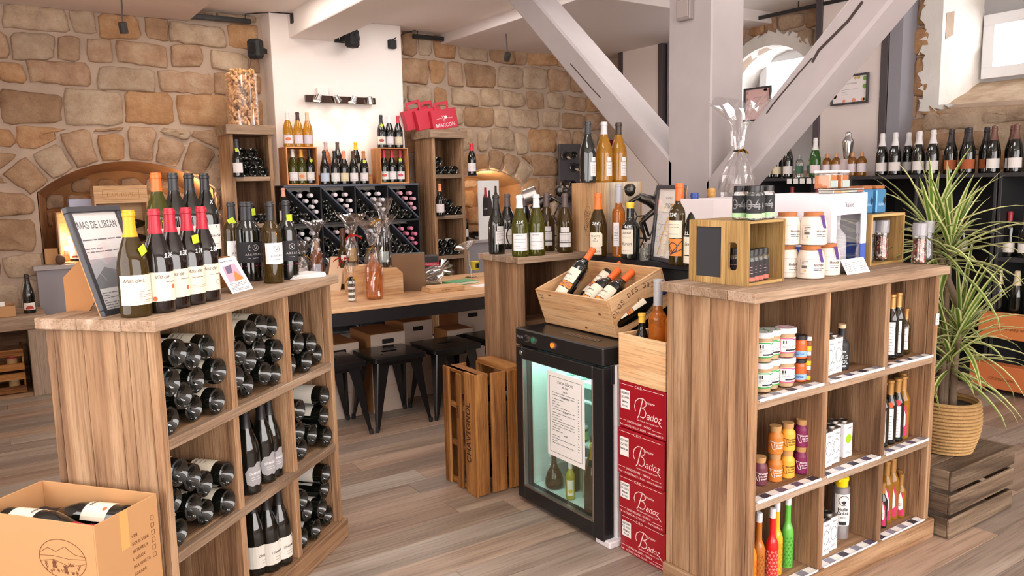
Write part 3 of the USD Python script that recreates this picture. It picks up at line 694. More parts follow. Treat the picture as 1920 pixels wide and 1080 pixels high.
# ------------------------------------------------------------------ on top of the left unit
GR = 'wine bottles on the left shelf unit'
P = stand(257, 596, HT, .04)
t = thing('wine_bottle', 'brown wine bottle with yellow capsule, first of the front row by the framed poster', 'wine bottle', P, to_eye(P, .35))
bottle(t, 'burg', 'brown', 'e0a012', .222, [mas(T('Mas de L.', .010, -.012, .098, '5a4038', slant=.3), ('box_print', stroke([(0, .048), (.05, .048), (.05, .072), (0, .072)], .0008, closed=True), '8a5a4a'), LN(.006, .046, (.056, .062), 'a09088', .0014, 3), LN(-.03, .03, (.042,), 'b0a090', .0012, 4))], sticker=(.185, .5, .5))
REDS = [(303, 588, 'first', 'with an orange seal at the foot of its label', [T('Vin de', .010, -.005, .1, '5a4038', slant=.3), LN(.005, .04, (.088,), '8a7060', .002, 1), disc(-.028, .043, .0065, 'c96a45'), disc(.028, .075, .006, 'c96a45')]),
        (331, 580, 'second', 'half hidden, with an orange seal high on its label', [T('as de', .009, .0, .1, '5a4038', slant=.3), LN(.005, .04, (.088,), '8a7060', .002, 2), disc(.028, .062, .006, 'c96a45')]),
        (361, 573, 'third', 'carrying a bright green tag on its neck', [T('Mas de', .010, .0, .1, '5a4038', slant=.3), LN(-.01, .04, (.085,), '8a7060', .002, 3), LN(-.03, .04, (.06, .055), 'b09080', .001, 4)]),
        (389, 566, 'fourth', 'last of the row beside the leaning card', [T('Mas de', .010, .0, .1, '5a4038', slant=.3), LN(0, .04, (.085,), '8a7060', .002, 5), ('emblem', stroke(list(Point(.028, .06).buffer(.008).exterior.coords), .0008), '8a7a70')])]
for i, (a, b, o, x, mk_) in enumerate(REDS):
    P = stand(a, b, HT, .04)
    t = thing('wine_bottle', 'dark wine bottle with red capsule, %s' % x, 'wine bottle', P, to_eye(P, .35), GR)
    bottle(t, 'burg', 'red', 'b01830', .226, [mas(*mk_)], sticker=(.2, .4, .15) if i == 2 else None, price=(('12€', '13€', '17€', '18€')[i], .158, .55))
# the riser behind them and its four bottles
WR_ = .262
RT = [onL(a, b, WR_) for a, b in ((291, 323), (323, 325), (353, 325), (382, 325))]
RZ = float(np.mean([z for u, z in RT])) - .296
RP = [Lw(u, WR_, RZ) for u, z in RT]
loc = lambda P: np.array([(np.asarray(P) - LC) @ UL, (np.asarray(P) - LC) @ WL])
q = np.array([loc(p) for p in RP]); print('riser', RZ, q)
t = thing('riser_crate', 'brown wooden riser crate behind the red capped bottles on the left shelf unit', 'crate', Lw(q[:, 0].min() - .05, q[:, 1].min() - .05, HT), LA)
wd, dp = np.ptp(q[:, 0]) + .10, .10
for m, a in ((B(0, wd, 0, .012, 0, RZ - HT - .012), 'x'), (B(0, wd, dp - .012, dp, 0, RZ - HT - .012), 'x'), (B(0, .012, .012, dp - .012, 0, RZ - HT - .012), 'y'), (B(wd - .012, wd, .012, dp - .012, 0, RZ - HT - .012), 'y'), (B(0, wd, 0, dp, RZ - HT - .012, RZ - HT), 'x')): part(t, 'board', m, OLDW[a])
for i, (p, c_, g, l) in enumerate(zip(RP, ('e8641c', '2a2a2e', '1a191c', '1a191c'), ('olive', 'dark', 'dark', 'dark'), ('clear olive wine bottle with orange capsule on the riser crate', 'dark wine bottle with slate grey capsule beside the orange capped one on the riser', 'black capped wine bottle third along the riser crate', 'black capped wine bottle with big chalk mark and white label at the riser\'s right end'))):
    p = p + np.array([0, 0, .0]); t = thing('wine_bottle', l, 'wine bottle', p, to_eye(p, .3), GR)
    bottle(t, 'burg', g, c_, .238 if i else .236, [(.03, .118, .11, 'ddd6cc', {'marks': (T('Chateau Sud', .008, .008, .075, slant=.3), disc(.02, .11, .004, '8a8488'), LN(-.02, .03, (.05, .04), '8a8488'))})], price=(('X', .19, .3) if i == 3 else None))
# square shouldered bottles with circle emblem
ABS = [(442, 524, 'w', 'brown wine bottle with white label and green tag, by the oak tower edge'), (475, 528, 'b', 'black labelled wine bottle with a small green square tag at its cap'), (499, 529, 'k', 'black wine bottle hidden behind the second white labelled one'), (514, 532, 'w', 'brown wine bottle with white label standing nearest the shelf front edge'), (543, 525, 'b', 'black labelled wine bottle with a wide pale green tag, beside the leaflets')]
for i, (a, b, k, l) in enumerate(ABS):
    P = stand(a, b, HT, .036) + (np.array([0, .0, 0]) if k != 'k' else WL * .075)
    t = thing('wine_bottle', l, 'wine bottle', P, to_eye(P, .45), GR)
    ink, pap = ('5a565a', 'e4dfdf') if k == 'w' else ('d8d4d4', '232226')
    ring_ = ('emblem', stroke(list(Point(.0, .128).buffer(.011).exterior.coords), .0011), ink)
    lb = [(.072, .15, .085, pap, {'marks': (ring_, T('V', .011, 0, .1225, ink), T('A R S A C', .0075, 0, .099, ink), LN(-.012, .012, (.088,), ink))})]
    if k != 'w': lb.append((.058, .0605, .2, 'b02a7a'))
    bottle(t, 'bord', 'brown' if k == 'w' else 'dark', '262528', .232, lb, sticker=((.225, -.5, .5), (.262, .6, .1), None, None, (.236, .2, .05))[i])
# framed poster with its kraft strut
M, w_, h_ = leaning((198, 594), (232, 586), (122, 388), HT); w_ = .215
t = mthing('picture_frame', 'black framed poster on the left shelf unit leaning back on a kraft strut', 'picture frame', M)
frame(t, w_, h_, [T('MAS DE LIBIAN', .022, w_ / 2, h_ * .8, '55525a', w=w_ * .72), LN(.03, w_ - .03, (h_ * .69,), '6b6870', .0035, 2), LN(.03, w_ - .04, (h_ * .61, h_ * .58), '7b7880', .003, 3),
    ('photo', B(.022, w_ - .022, h_ * .25, h_ * .52, 0, .0003, 0), 'b9babd'), ('photo_hill', ext(Polygon([(.022, h_ * .25), (w_ - .022, h_ * .25), (w_ - .022, h_ * .47), (w_ * .7, h_ * .5), (w_ * .55, h_ * .4), (w_ * .35, h_ * .44), (.022, h_ * .33)]), .0005), '85868a'), LN(.03, w_ - .03, [h_ * (.07 + .022 * k) for k in range(7)], '8a878c', .0025, 5)])
nf = M[:3, 2]; sx_, cx2 = nf[2], math.sqrt(1 - nf[2] ** 2)      # the strut stands on the shelf: its foot line is level, so it is drawn turned by the lean of the frame
d2 = lambda h, zz: (zz * cx2 + h * sx_, min(zz * sx_ - h * cx2, 0))
pg = [d2(h, zz) for h, zz in ((.19, .0), (.115, .0), (.04, .10), (.06, .21), (.19, .105))]
part(t, 'strut', mv(ext(Polygon(pg), .004), mat4((w_ * .42, 0, -.02), R=np.array([[0, 0, 1], [1, 0, 0], [0, 1, 0]], float))), KRAFTD)
# leaning card
M, w_, h_ = leaning((436, 551), (475, 541), (399, 487), HT)
t = mthing('postcard', 'white card with pink and orange street scene leaning on the left shelf unit', 'card', M)
part(t, 'card', B(0, w_, 0, h_, -.0012, 0, 0), PAPER)
part(t, 'picture', ext(Polygon([(w_ * .15, h_ * .3), (w_ * .85, h_ * .34), (w_ * .8, h_ * .8), (w_ * .2, h_ * .76)]), .0004), plain('print_pink', 'd9a0b4', .6)); part(t, 'picture_detail', ext(Polygon([(w_ * .4, h_ * .3), (w_ * .85, h_ * .34), (w_ * .6, h_ * .6)]), .0008), plain('print_amber', 'c9803a', .6))
part(t, 'picture_detail', ext(Polygon([(w_ * .25, h_ * .55), (w_ * .5, h_ * .55), (w_ * .6, h_ * .78), (w_ * .3, h_ * .74)]), .0008), plain('print_slate', '6a5f78', .6)); part(t, 'small_print', lines(w_ * .1, w_ * .9, [h_ * (.05 + .04 * k) for k in range(6)], .0018, 9), INKG); part(t, 'small_print', lines(w_ * .2, w_ * .8, (h_ * .88,), .003, 9), INKG)
# leaflets at the far end
P = lvl(598, 519, HT)
t = thing('leaflet_stack', 'stack of white leaflets on the right end of the left shelf unit', 'leaflets', P - UL * .02 + WL * .06, LA - .5)
for k in range(4): part(t, 'leaflet', tr(B(-.075, .075, -.05, .055, .004 * k, .004 * k + .0036, .0005), rz=.1 * k - .1), PAPER)
# ------------------------------------------------------------------ lying and standing bottles in the left unit
COLS = ((.029, .338), (.367, .68), (.709, 1.005)); ROWS = (.7506, .414, .079)
lying_marks = (T('Mas de L.', .010, 0, .1, '5a4038', slant=.3), LN(-.02, .04, (.085, .07), '8a7060', .002, 2))
def k_label(t): bottle(t, 'burg', 'dark', 'b01830', .228, [mas(*lying_marks)], n=30)
def k_plain(t): bottle(t, 'burg', 'dark', '1e1d20', .228, [(.04, .12, .1, 'd9d3c8')], n=30)
def pile(col, row, px, kind, what, flip=None):
    c0, c1 = COLS[col]; z0 = ROWS[row]
    pts = relax([onL(a, b, .03) for a, b in px], .0425, c0, c1, z0)
    order = sorted(range(len(pts)), key=lambda i: (round((pts[i][1] - z0) / .07), pts[i][0]))
    tiers = {}
    for i in order: tiers.setdefault(round((pts[i][1] - z0 - .042) / .072), []).append(i)
    for ti, (tier, ids) in enumerate(sorted(tiers.items())):
        for k, i in enumerate(ids):
            u, z = pts[i]; jit = ((i * 37) % 11 - 5) * .003
            lab = 'dark bottle lying butt outward, left unit\'s %s, %s tier, %s from left' % (what, ('bottom', 'middle', 'top', 'highest', 'topmost')[ti], nth(k))
            put(kind.__name__, kind, 'lying_bottle', lab, 'wine bottle', Lw(u, .012 + jit + .01, z), 0, 'dark bottles lying in the left shelf unit', R=lay_rot(WL, 0, ((i * 53) % 7) * .2 + 2.2))
pile(0, 0, [(324, 689), (359, 678), (386, 667), (312, 741), (348, 729), (376, 717), (406, 706), (330, 780), (366, 766), (392, 757)], k_label, 'top left cell')
pile(1, 0, [(464, 643), (485, 636), (506, 631), (452, 686), (476, 677), (498, 667), (516, 661), (449, 730), (469, 722), (491, 712), (512, 702)], k_label, 'top middle cell')
pile(2, 0, [(553, 629), (556, 659), (553, 690), (566, 683), (596, 668), (612, 664)], k_plain, 'top right cell')
pile(0, 1, [(334, 906), (352, 940), (376, 922), (401, 905), (367, 976), (396, 957), (424, 941), (342, 994), (327, 960)], k_label, 'second row left cell')
pile(2, 1, [(616, 757), (612, 790), (601, 824), (619, 818), (563, 812), (573, 843), (558, 785)], k_plain, 'second row right cell')
pile(2, 2, [(627, 910), (571, 954), (578, 975), (588, 1000), (571, 1016), (622, 941), (631, 964), (617, 978)], k_plain, 'bottom right cell')
def k_gren(t):
    blob = Polygon([(-.03, .04), (-.012, .03), (.004, .034), (.014, .028), (.03, .042), (.034, .07), (.024, .09), (.026, .108), (.01, .112), (-.004, .098), (-.02, .1), (-.034, .078)])
    bottle(t, 'burg', 'dark', '19181a', .228, [(0, 0, 0, '9a979a', {'shape': blob, 'marks': (T('GRANGE', .008, 0, .07, 'efefef'), LN(-.015, .02, (.06, .052), 'e0e0e0'))})])
def k_chat(t): bottle(t, 'burg', 'dark', '19181a', .228, [(.03, .112, .105, 'd9d4ca', {'marks': (T('Chateau', .0085, .01, .07, slant=.3), disc(.03, .106, .004, '77727a'), LN(0, .03, (.055, .045), '77727a'))})])
for i, (a, b) in enumerate(((478, 930), (497, 908), (518, 893), (466, 905))):
    P = stand(a, b, .414, .04); u, w = loc(P); P = Lw(min(max(u, .412), .638), max(w, .06), .414)
    put('gren', k_gren, 'wine_bottle', 'dark bottle with torn edged grey label, left unit\'s middle cell, %s' % ('front left', 'second along', 'rightmost', 'back left')[i], 'wine bottle', P, to_eye(P, .55), 'grey label bottles in the left unit')
for i, (a, b) in enumerate(((482, 1082), (507, 1075), (538, 1058))):
    P = stand(a, b, .079, .04); u, w = loc(P); P = Lw(min(max(u, .412), .638), max(w, .05), .079)
    put('chat', k_chat, 'wine_bottle', 'dark bottle with square white label, left unit\'s bottom middle cell, %s' % ('left', 'middle', 'right')[i], 'wine bottle', P, to_eye(P, .55), 'white label bottles in the left unit')
# ------------------------------------------------------------------ cartons at the near left corner
CB = np.array([-1.785, .562]); ca = math.radians(39)
def carton(t, w, d, h, open_=True, thick=.004, mat_=None):
    m = mat_ or KRAFT
    for b in (B(0, w, 0, thick, 0, h, .001), B(0, w, d - thick, d, 0, h, .001), B(0, thick, thick, d - thick, 0, h, .001), B(w - thick, w, thick, d - thick, 0, h, .001)): part(t, 'side', b, m)
    part(t, 'bottom', B(thick, w - thick, thick, d - thick, 0, thick, 0), m)
    if not open_: part(t, 'lid', B(0, w, 0, d, h, h + thick, .001), m)
bx = thing('wine_carton', 'open kraft wine carton at the near left corner with two bottles lying in it', 'carton', (CB[0], CB[1], .325), ca)
W1, D1, H1 = .215, .40, .30
carton(bx, W1, D1, H1)
RB = np.array([[0, 0, 1], [1, 0, 0], [0, 1, 0]], float)   # drawing on the x = 0 side, facing -x
lf = np.array([[0, 0, -1], [-1, 0, 0], [0, 1, 0]], float)
PR = plain('carton_print', '6e3f22', .8)
ov = Point(0, 0).buffer(1); el = shapely.affinity.scale(ov, .075, .052, origin=(0, 0))
hills = [stroke([(-.07, .012), (-.045, .026), (-.02, .018), (.01, .034), (.04, .016), (.07, .013)], .0012), stroke([(-.074, .002), (-.03, .006), (.02, .002), (.073, .006)], .001), stroke([(-.07, -.012), (-.03, -.004), (.02, -.018), (.07, -.006)], .001), stroke(list(el.exterior.coords), .0016)]
r_ = random.Random(5)
for k in range(26):
    x, y = r_.uniform(-.055, .055), r_.uniform(-.04, -.012); hills.append(stroke([(x - .003, y + .004), (x, y - .003), (x + .003, y + .004)], .0011))
for x, y in ((-.028, -.014), (.008, -.026)): hills.append(ext(Polygon([(x - .006, y - .012), (x + .006, y - .012), (x + .004, y + .006), (x - .004, y + .009)]), .0004))
part(bx, 'vineyard_drawing', tr(join(*hills), x=-.0004, y=.11, z=.2, R=lf), PR); part(bx, 'lettering', tr(text('Mas de Libian', .022, slant=.35), x=-.0004, y=.13, z=.11, R=lf), PR)
for k, s_ in enumerate(('VIN', 'SOUS VIDE', 'BETEREUX', 'L VIEUX', 'BOUQUETS', 'CALADE')):
    part(bx, 'lettering', tr(text(s_, .008, center=False), x=.115, y=-.0004, z=H1 - .085 - .021 * k, R=UP), PR)
    part(bx, 'tick_box', tr(stroke([(.185, 0), (.196, 0), (.196, .012), (.185, .012)], .001, closed=True), y=-.0004, z=H1 - .065 - .021 * k, R=UP), PR)
for z in (H1 - .055, .06): part(bx, 'tape', B(.08, .108, -.0008, 0, z - .05, z + .055, 0), plain('tape_tan', 'd0a060', .35))
b2 = thing('wine_carton', 'lower kraft wine carton under the open one at the near left corner', 'carton', (CB[0] + .005, CB[1] + .005, 0), ca)
carton(b2, W1, D1, .32, False)
cx_, cy_ = np.array([math.cos(ca), math.sin(ca)]), np.array([-math.sin(ca), math.cos(ca)])
for i, (u, w, z, dr, l, cp) in enumerate(((.055, .35, .572, -1, 'dark wine bottle with red capsule lying in the open carton, neck towards the shelf unit', 'b01830'), (.155, .05, .567, 1, 'dark wine bottle lying in the open carton behind, neck away', '1e1d20'))):
    P = np.array([*(CB + cx_ * u + cy_ * w), z]); t = thing('wine_bottle', l, 'wine bottle', P, 0, None, R=lay_rot(cy_ * dr, -.03 * dr, (pi if i == 0 else pi)))
    bottle(t, 'burg', 'dark', cp, .226, [mas(T('Mas', .01, 0, .1, '5a4038', slant=.3), disc(-.02, .05, .0065, 'c96a45'))])

# ------------------------------------------------------------------ glass fronted fridge, its door lit from inside
FX0, FX1, FV0, FV1, FZ = -.01, .45, .70, 1.30, .81
t = thing('display_fridge', 'small black glass door fridge glowing pale green with bottles inside', 'fridge', (0, 0, 0))
FB = plain('fridge_black', '18181a', .3); FWH = plain('fridge_white', 'd9d2d4', .5); INN = plain('fridge_liner', 'd4e6e2', .4)
part(t, 'top', B(FX0, FX1, FV0, FV1, .735, FZ, .006), FB)
for m in (B(.05, FX1, FV0 + .005, FV0 + .03, .02, .735), B(.05, FX1, FV1 - .03, FV1 - .005, .02, .735)): part(t, 'side', m, FWH)
part(t, 'side_lip', B(.03, .11, FV0 - .001, FV0 + .004, .66, .735, .002), FB)
part(t, 'back', B(FX1 - .03, FX1, FV0 + .03, FV1 - .03, .02, .735), INN); part(t, 'liner_floor', B(.05, FX1 - .03, FV0 + .03, FV1 - .03, .02, .075), INN); part(t, 'liner_ceiling', B(.06, FX1 - .03, FV0 + .03, FV1 - .03, .715, .735), INN)
part(t, 'liner_side', join(B(.05, FX1 - .03, FV0 + .03, FV0 + .04, .075, .715), B(.05, FX1 - .03, FV1 - .04, FV1 - .03, .075, .715)), INN)
for z in (.30, .50):
    part(t, 'shelf', B(.14, FX1 - .035, FV0 + .045, FV1 - .045, z, z + .012), INN)
part(t, 'shelf_rib', join(*[B(.14, .3, FV1 - .05, FV1 - .04, z, z + .006, 0) for z in np.arange(.14, .68, .045)]), INN)
part(t, 'evaporator_tray', B(.13, FX1 - .05, FV0 + .1, FV1 - .08, .57, .60, .004), plain('fridge_tray', 'c8dcd6', .5)); 
part(t, 'lamp', B(.075, .09, FV0 + .06, FV1 - .06, .700, .712, 0), emit('fridge_lamp', 'd8fff2', 60.0))
D_ = [B(FX0, .045, FV0, FV0 + .065, .02, .728, .004), B(FX0, .045, FV1 - .05, FV1, .02, .728, .004), B(FX0, .045, FV0 + .065, FV1 - .05, .02, .085, .004), B(FX0, .045, FV0 + .065, FV1 - .05, .672, .728, .004)]
dr = part(t, 'door', join(*D_), FB)
part(dr, 'glass', B(.008, .012, FV0 + .065, FV1 - .05, .085, .672, 0), film('fridge_glass', .04, .02, (.93, .98, .96)))
part(dr, 'trim', join(B(FX0 - .001, FX0 + .02, FV0 + .062, FV0 + .07, .083, .674, .001), B(FX0 - .001, FX0 + .02, FV1 - .056, FV1 - .048, .083, .674, .001), B(FX0 - .001, FX0 + .02, FV0 + .065, FV1 - .05, .082, .09, .001)), STEEL)
part(dr, 'lock', tr(cyl(.011, 0, .006, 14), x=FX0, y=FV1 - .045, z=.702, R=rot((0, 1, 0), -pi / 2)), CHROME)
for v, c, e in ((FV1 - .095, '15151a', 0), (FV1 - .145, '1f7a58', 0), (FV1 - .285, 'ff7a20', 3)):
    g = shapely.affinity.scale(Point(0, 0).buffer(1), .021, .016).union(Point(-.006, 0).buffer(.0165))
    s = part(t, 'switch_plate', mv(ext(g, .003), mat4((FX0 - .0005, v, .772), R=np.array([[0, 0, -1], [-1, 0, 0], [0, 1, 0]], float))), STEEL)
    part(s, 'knob', mv(ext(Point(-.004, 0).buffer(.0105), .008), mat4((FX0 - .0005, v, .772), R=np.array([[0, 0, -1], [-1, 0, 0], [0, 1, 0]], float))), emit('switch_glow', c, 2.5) if e else plain('knob_' + c, c, .4))
lfF = np.array([[0, 0, -1], [-1, 0, 0], [0, 1, 0]], float)
part(t, 'lettering', tr(text('tropia', .012), x=FX0 - .0006, y=FV1 - .04, z=.768, R=lfF), plain('fridge_script', '8d8d90', .5))
part(t, 'foot', join(B(FX0 + .005, .07, FV0 - .03, FV0 + .06, .0, .028, .004), B(.05, .09, FV0 - .012, FV0 + .004, .0, .735, .002)), FWH); part(t, 'foot', B(FX0 + .03, .09, FV1 - .09, FV1 - .03, 0, .02), FB); part(t, 'foot', B(.36, .42, FV0 + .03, FV1 - .03, 0, .02), FB)
part(t, 'vent', join(*[B(.06 + .012 * k, .066 + .012 * k, FV0 + .12, FV0 + .36, FZ, FZ + .0015, 0) for k in range(3)]), STEEL)
# menu sheet taped to the door
t = thing('menu_sheet', 'printed white menu sheet taped on the fridge door glass', 'menu', (FX0 - .003, 1.06, .66))
mR = lfF
part(t, 'sheet', tr(B(0, .25, -.37, 0, 0, .0008, 0), R=mR @ rot((0, 0, 1), -.0)), PAPER)
fr_ = [stroke([(.018, -.02), (.232, -.02), (.232, -.35), (.018, -.35)], .0016, closed=True), tr(text('Carte Glaces', .013, slant=.3), x=.125, y=-.045), tr(text('du Jour', .008, bold=True), x=.125, y=-.06)]
for k, (hd, n) in enumerate((('BULLES', 2), ('CHAMPAGNES', 5), ('BLANCS', 8), ('ROSES', 4))):
    y0 = (-.078, -.105, -.165, -.265)[k]; fr_.append(tr(text(hd, .0055, bold=True), x=.125, y=y0))
    fr_.append(lines(.035, .185, [y0 - .011 * (j + 1) for j in range(n)], .0022, k)); fr_.append(join(*[B(.208, .216, y0 - .011 * (j + 1), y0 - .011 * (j + 1) + .003, 0, .0004, 0) for j in range(n)]))
part(t, 'print', tr(join(*fr_), x=-.0009, R=mR), plain('menu_print', '5a5a60', .7))
# bottles in the fridge
FZ0 = .075
FRB = [('flask', 'brown', None, (.10, 1.17), 1.0, 'round bellied flask bottle with green stopper inside the fridge', []), ('slim', 'olive', 'd8cf9a', (.15, 1.09), .95, 'tall slim pale green bottle with cork inside the fridge', []), ('small', 'yellow', 'e8e8e8', (.075, 1.02), 1.0, 'small square lemon yellow bottle with white cap at the fridge front', [(.02, .09, .03, 'f0ece0', {'marks': (disc(0, .04, .009, 'e0c020'),)})]),
       ('small', 'yellow', 'e8e8e8', (.14, .985), 1.0, 'small yellow bottle behind the lemon yellow one inside the fridge', [(.02, .08, .03, 'f0ece0', {'marks': (disc(0, .05, .008, '3f8a3a'),)})]), ('burg', 'rose', None, (.13, .925), 1.0, 'pink amber bottle with white label inside the fridge', [(.03, .11, .09, 'e8e4de', {'marks': (LN(-.03, .03, (.09, .06)),)})]), ('burg', 'brown', 'f0b010', (.07, .855), 1.0, 'brown bottle with bright yellow capsule at the right of the fridge', [(.03, .1, .05, 'e6dfa0', {'turn': .5, 'marks': (LN(-.02, .02, (.08, .05)),)})]), ('spirit', 'clear', 'c9a03a', (.24, 1.0), 1.1, 'clear decanter with cork stopper at the back of the fridge', [])]
for sh, g, cp, (u, v), sc, l, lb in FRB:
    P = (u, v, FZ0 + .002); t = thing('fridge_bottle', l, 'bottle', P, to_eye(P)); bottle(t, sh, g, cp, None, lb, scale=sc)
    if sh == 'flask': part(t, 'stopper', cyl(.0145, .215, .262, 16), plain('stopper_green', '2e6a48', .5))
    if sh == 'spirit': part(t, 'stopper', cyl(.016, .178, .21, 14), plain('cork', 'b98d5a', .8))
t = thing('preserve_jar', 'small preserve jar with green leaf label on the fridge shelf', 'jar', (.165, 1.05, .313)); part(t, 'glass', cyl(.03, 0, .06, 20), plain('preserve', '8a8a3a', .2), smooth=40); part(t, 'lid', cyl(.031, .06, .072, 20), plain('lid_white', 'e8e8e6', .4), smooth=40); part(t, 'paper_label', lathe([(.0305, .012), (.0305, .048)], 20), plain('label_leaf', 'c9d27a', .6), smooth=True)
for k in range(2):
    t = thing('cheese_pack', 'folded silver pack on the upper fridge shelf, %s' % ('left', 'right')[k], 'food pack', (.17, 1.12 - .09 * k, .602)); part(t, 'pack', upright(ext(Polygon([(-.03, 0), (.03, 0), (.012, .035), (-.004, .02), (-.016, .036)]), .02)), plain('pack_silver', '9fb5ae', .3)); part(t, 'base', B(-.032, .032, -.022, .002, 0, .004), plain('pack_base', '88b8a0', .5))

# ------------------------------------------------------------------ red wine cartons, pine box with spirits
RED = plain('carton_red', '97101f', .3); REDW = plain('carton_lettering', 'e8cfcb', .6)
lfS = lfF
for i, (z0, z1, s_) in enumerate(((.0, .155, ('CREMANT', 'DE JURA', 'Blanc', 'brut')), (.157, .318, ('CREMANT', 'DE JURA', 'Blanc', 'brut')), (.32, .505, ('VICTORIA', '2020 BIO', 'Cotes du Jura')), (.507, .690, ('CREMANT', 'DE JURA', 'Blanc', 'brut')))):
    t = thing('wine_carton', 'glossy red wine carton beside the fridge, %s' % ('at the very bottom', 'second from the bottom', 'third from the bottom', 'topmost under the pine box')[i], 'carton', (.025 + (.012, .004, .0, .006)[i], .655, z0))
    h, w = z1 - z0, .25
    part(t, 'carton', B(0, .3, -w, 0, 0, h, .003), RED)
    k = h / .18
    pr = [B(.01, .085, h - .012, h - .0105, 0, .0004, 0), B(.135, .24, h - .012, h - .0105, 0, .0004, 0), tr(text('C.R.D.', .010, w=.04), x=.11, y=h - .016), tr(text('domaine', .009, slant=.35), x=.17, y=h * .66)]
    bx_ = .075; ys = h * .34
    Bc = [(.112, .0), (.118, .03), (.128, .062), (.134, .07)]; sc_ = k
    pr += [stroke([(x, ys + y * sc_) for x, y in ((.104, -.006), (.112, .004), (.12, .03), (.13, .062), (.134, .070))], .0042), stroke([(x, ys + y * sc_) for x, y in ((.094, .018), (.088, .034), (.094, .056), (.112, .07), (.136, .072), (.15, .064), (.15, .05), (.138, .04), (.126, .037))], .003), stroke([(x, ys + y * sc_) for x, y in ((.126, .037), (.142, .034), (.15, .022), (.146, .008), (.134, .0), (.12, .002))], .0034)]
    pr += [tr(text('adoz', .024 * k, center=False, slant=.25), x=.152, y=ys), stroke([(.215, ys), (.225, ys - .008), (.232, ys - .014)], .003), tr(text('de Pere en Fils depuis 1659', .0052, w=.11, slant=.3), x=.16, y=ys - .016 * k)]
    pr += [B(.004, .042, h * .17, h * .17 + .0014, 0, .0004, 0), tr(text('39800 POLIGNY - FRANCE', .0078, w=.13), x=.113, y=h * .145), B(.185, .236, h * .14, h * .14 + .0014, 0, .0004, 0), tr(text('Tel : +33(0)3.84.37.18.00 - www.badoz.fr', .0075, w=.235), x=.123, y=h * .05)]
    part(t, 'lettering', tr(join(*pr), x=-.0003, R=lfS), REDW)
    st = part(t, 'sticker', tr(B(.012, .062, h * .42, h * .82, 0, .0006, 0), x=-.0003, R=lfS), PAPER)
    part(st, 'lettering', tr(join(*[tr(text(a, .0085 if j < 2 else .0075, w=min(.044, .007 * len(a)), bold=j == 2), x=.037, y=h * .73 - .016 * k * j) for j, a in enumerate(s_)]), x=-.001, R=lfS), INK)
t = thing('pine_box', 'open pine wine box on the red cartons, holding amber spirits', 'wooden box', (.03, .655, .692))
w, h = .25, .182
for m, a in ((B(0, .009, -w, 0, 0, h, .0012), 'y'), (B(.29, .30, -w, 0, 0, h, .0012), 'y'), (B(.009, .29, -.009, 0, 0, h, .0012), 'x'), (B(.009, .29, -w, -w + .009, 0, h, .0012), 'x'), (B(.009, .29, -w + .009, -.009, 0, .008, .0005), 'x')): part(t, 'board', m, PINE[a])
for (u, v, sh, g, cp, l, s) in ((.09, .59, 'square', 'dark', 'e0b038', 'dark bottle with golden cap in the pine box, left', 1.0), (.10, .515, 'slim', 'orange', 'a9a7ab', 'amber spirit bottle with grey capsule in the pine box, middle', 1.15), (.19, .475, 'square', 'dark', 'e0b038', 'dark bottle with golden cap in the pine box, behind at right', 1.0), (.10, .43, 'slim', 'orange', 'a9a7ab', 'amber spirit bottle with grey capsule in the pine box, right end', 1.15)):
    P = (u, v, .701); t = thing('spirit_bottle', l, 'bottle', P, to_eye(P), 'bottles in the pine box'); bottle(t, sh, g, cp, {'slim': .25, 'square': .215}[sh], scale=s)

# ------------------------------------------------------------------ tilted crate of six bottles on the fridge
CT = math.radians(20); CRR = rot((0, 1, 0), -CT); CR0 = np.array([.15, 1.285, .815])
t = thing('wine_crate', 'pine wine crate tilted forward on the fridge, printed CLOS DES GRIVES', 'wooden crate', CR0, 0, None, CRR)
cw, cd, chh = .49, .325, .170
for m, a in ((B(0, .010, -cw, 0, 0, chh, .0012), 'y'), (B(cd - .010, cd, -cw, 0, 0, chh, .0012), 'y'), (B(.010, cd - .010, -.010, 0, 0, chh, .0012), 'x'), (B(.010, cd - .010, -cw, -cw + .010, 0, chh, .0012), 'x'), (B(.010, cd - .010, -cw + .010, -.010, 0, .009, .0005), 'x')): part(t, 'board', m, PINE[a])
arc = []; rad = .22
for i, ch in enumerate('CLOS DES GRIVES'):
    if ch == ' ': continue
    a = (i - 7) * .098; arc.append(mv(text(ch, .02), mat4((cd / 2 + rad * math.sin(a), -.085 + rad * math.cos(a), 0), R=rot((0, 0, 1), -a))))
arc += [tr(text('C', .02), x=cd / 2, y=.085), tr(text('DOMAINE', .008, w=.05), x=cd / 2, y=.07), tr(text('CHARBONNIER', .008, w=.08), x=cd / 2, y=.057), tr(text('CHILLY-LE-VIGNOBLE', .008, w=.1), x=cd / 2, y=.04), tr(text('COTES DU JURA', .01, w=.12), x=cd / 2, y=.02)]
part(t, 'lettering', tr(join(*arc), y=-cw - .0002, R=UP), plain('brand_burn', '4a3020', .8))
part(t, 'lettering', tr(join(tr(text('PAYSE', .008), x=.035, y=.14), tr(text('BIO', .008), x=.04, y=.127)), x=-.0003, R=lfS), plain('brand_burn', '4a3020', .8))
for v, z in ((.1, .15), (.3, .02), (.42, .1)): part(t, 'knot', tr(ext(shapely.affinity.scale(Point(v, z).buffer(.006), 1.4, .9), .0004), x=-.0002, R=lfS), plain('pine_knot', '7a4a28', .8))
CRU = CRR @ np.array([1.0, 0, 0]); CRN = CRR @ np.array([0, 0, 1.0])
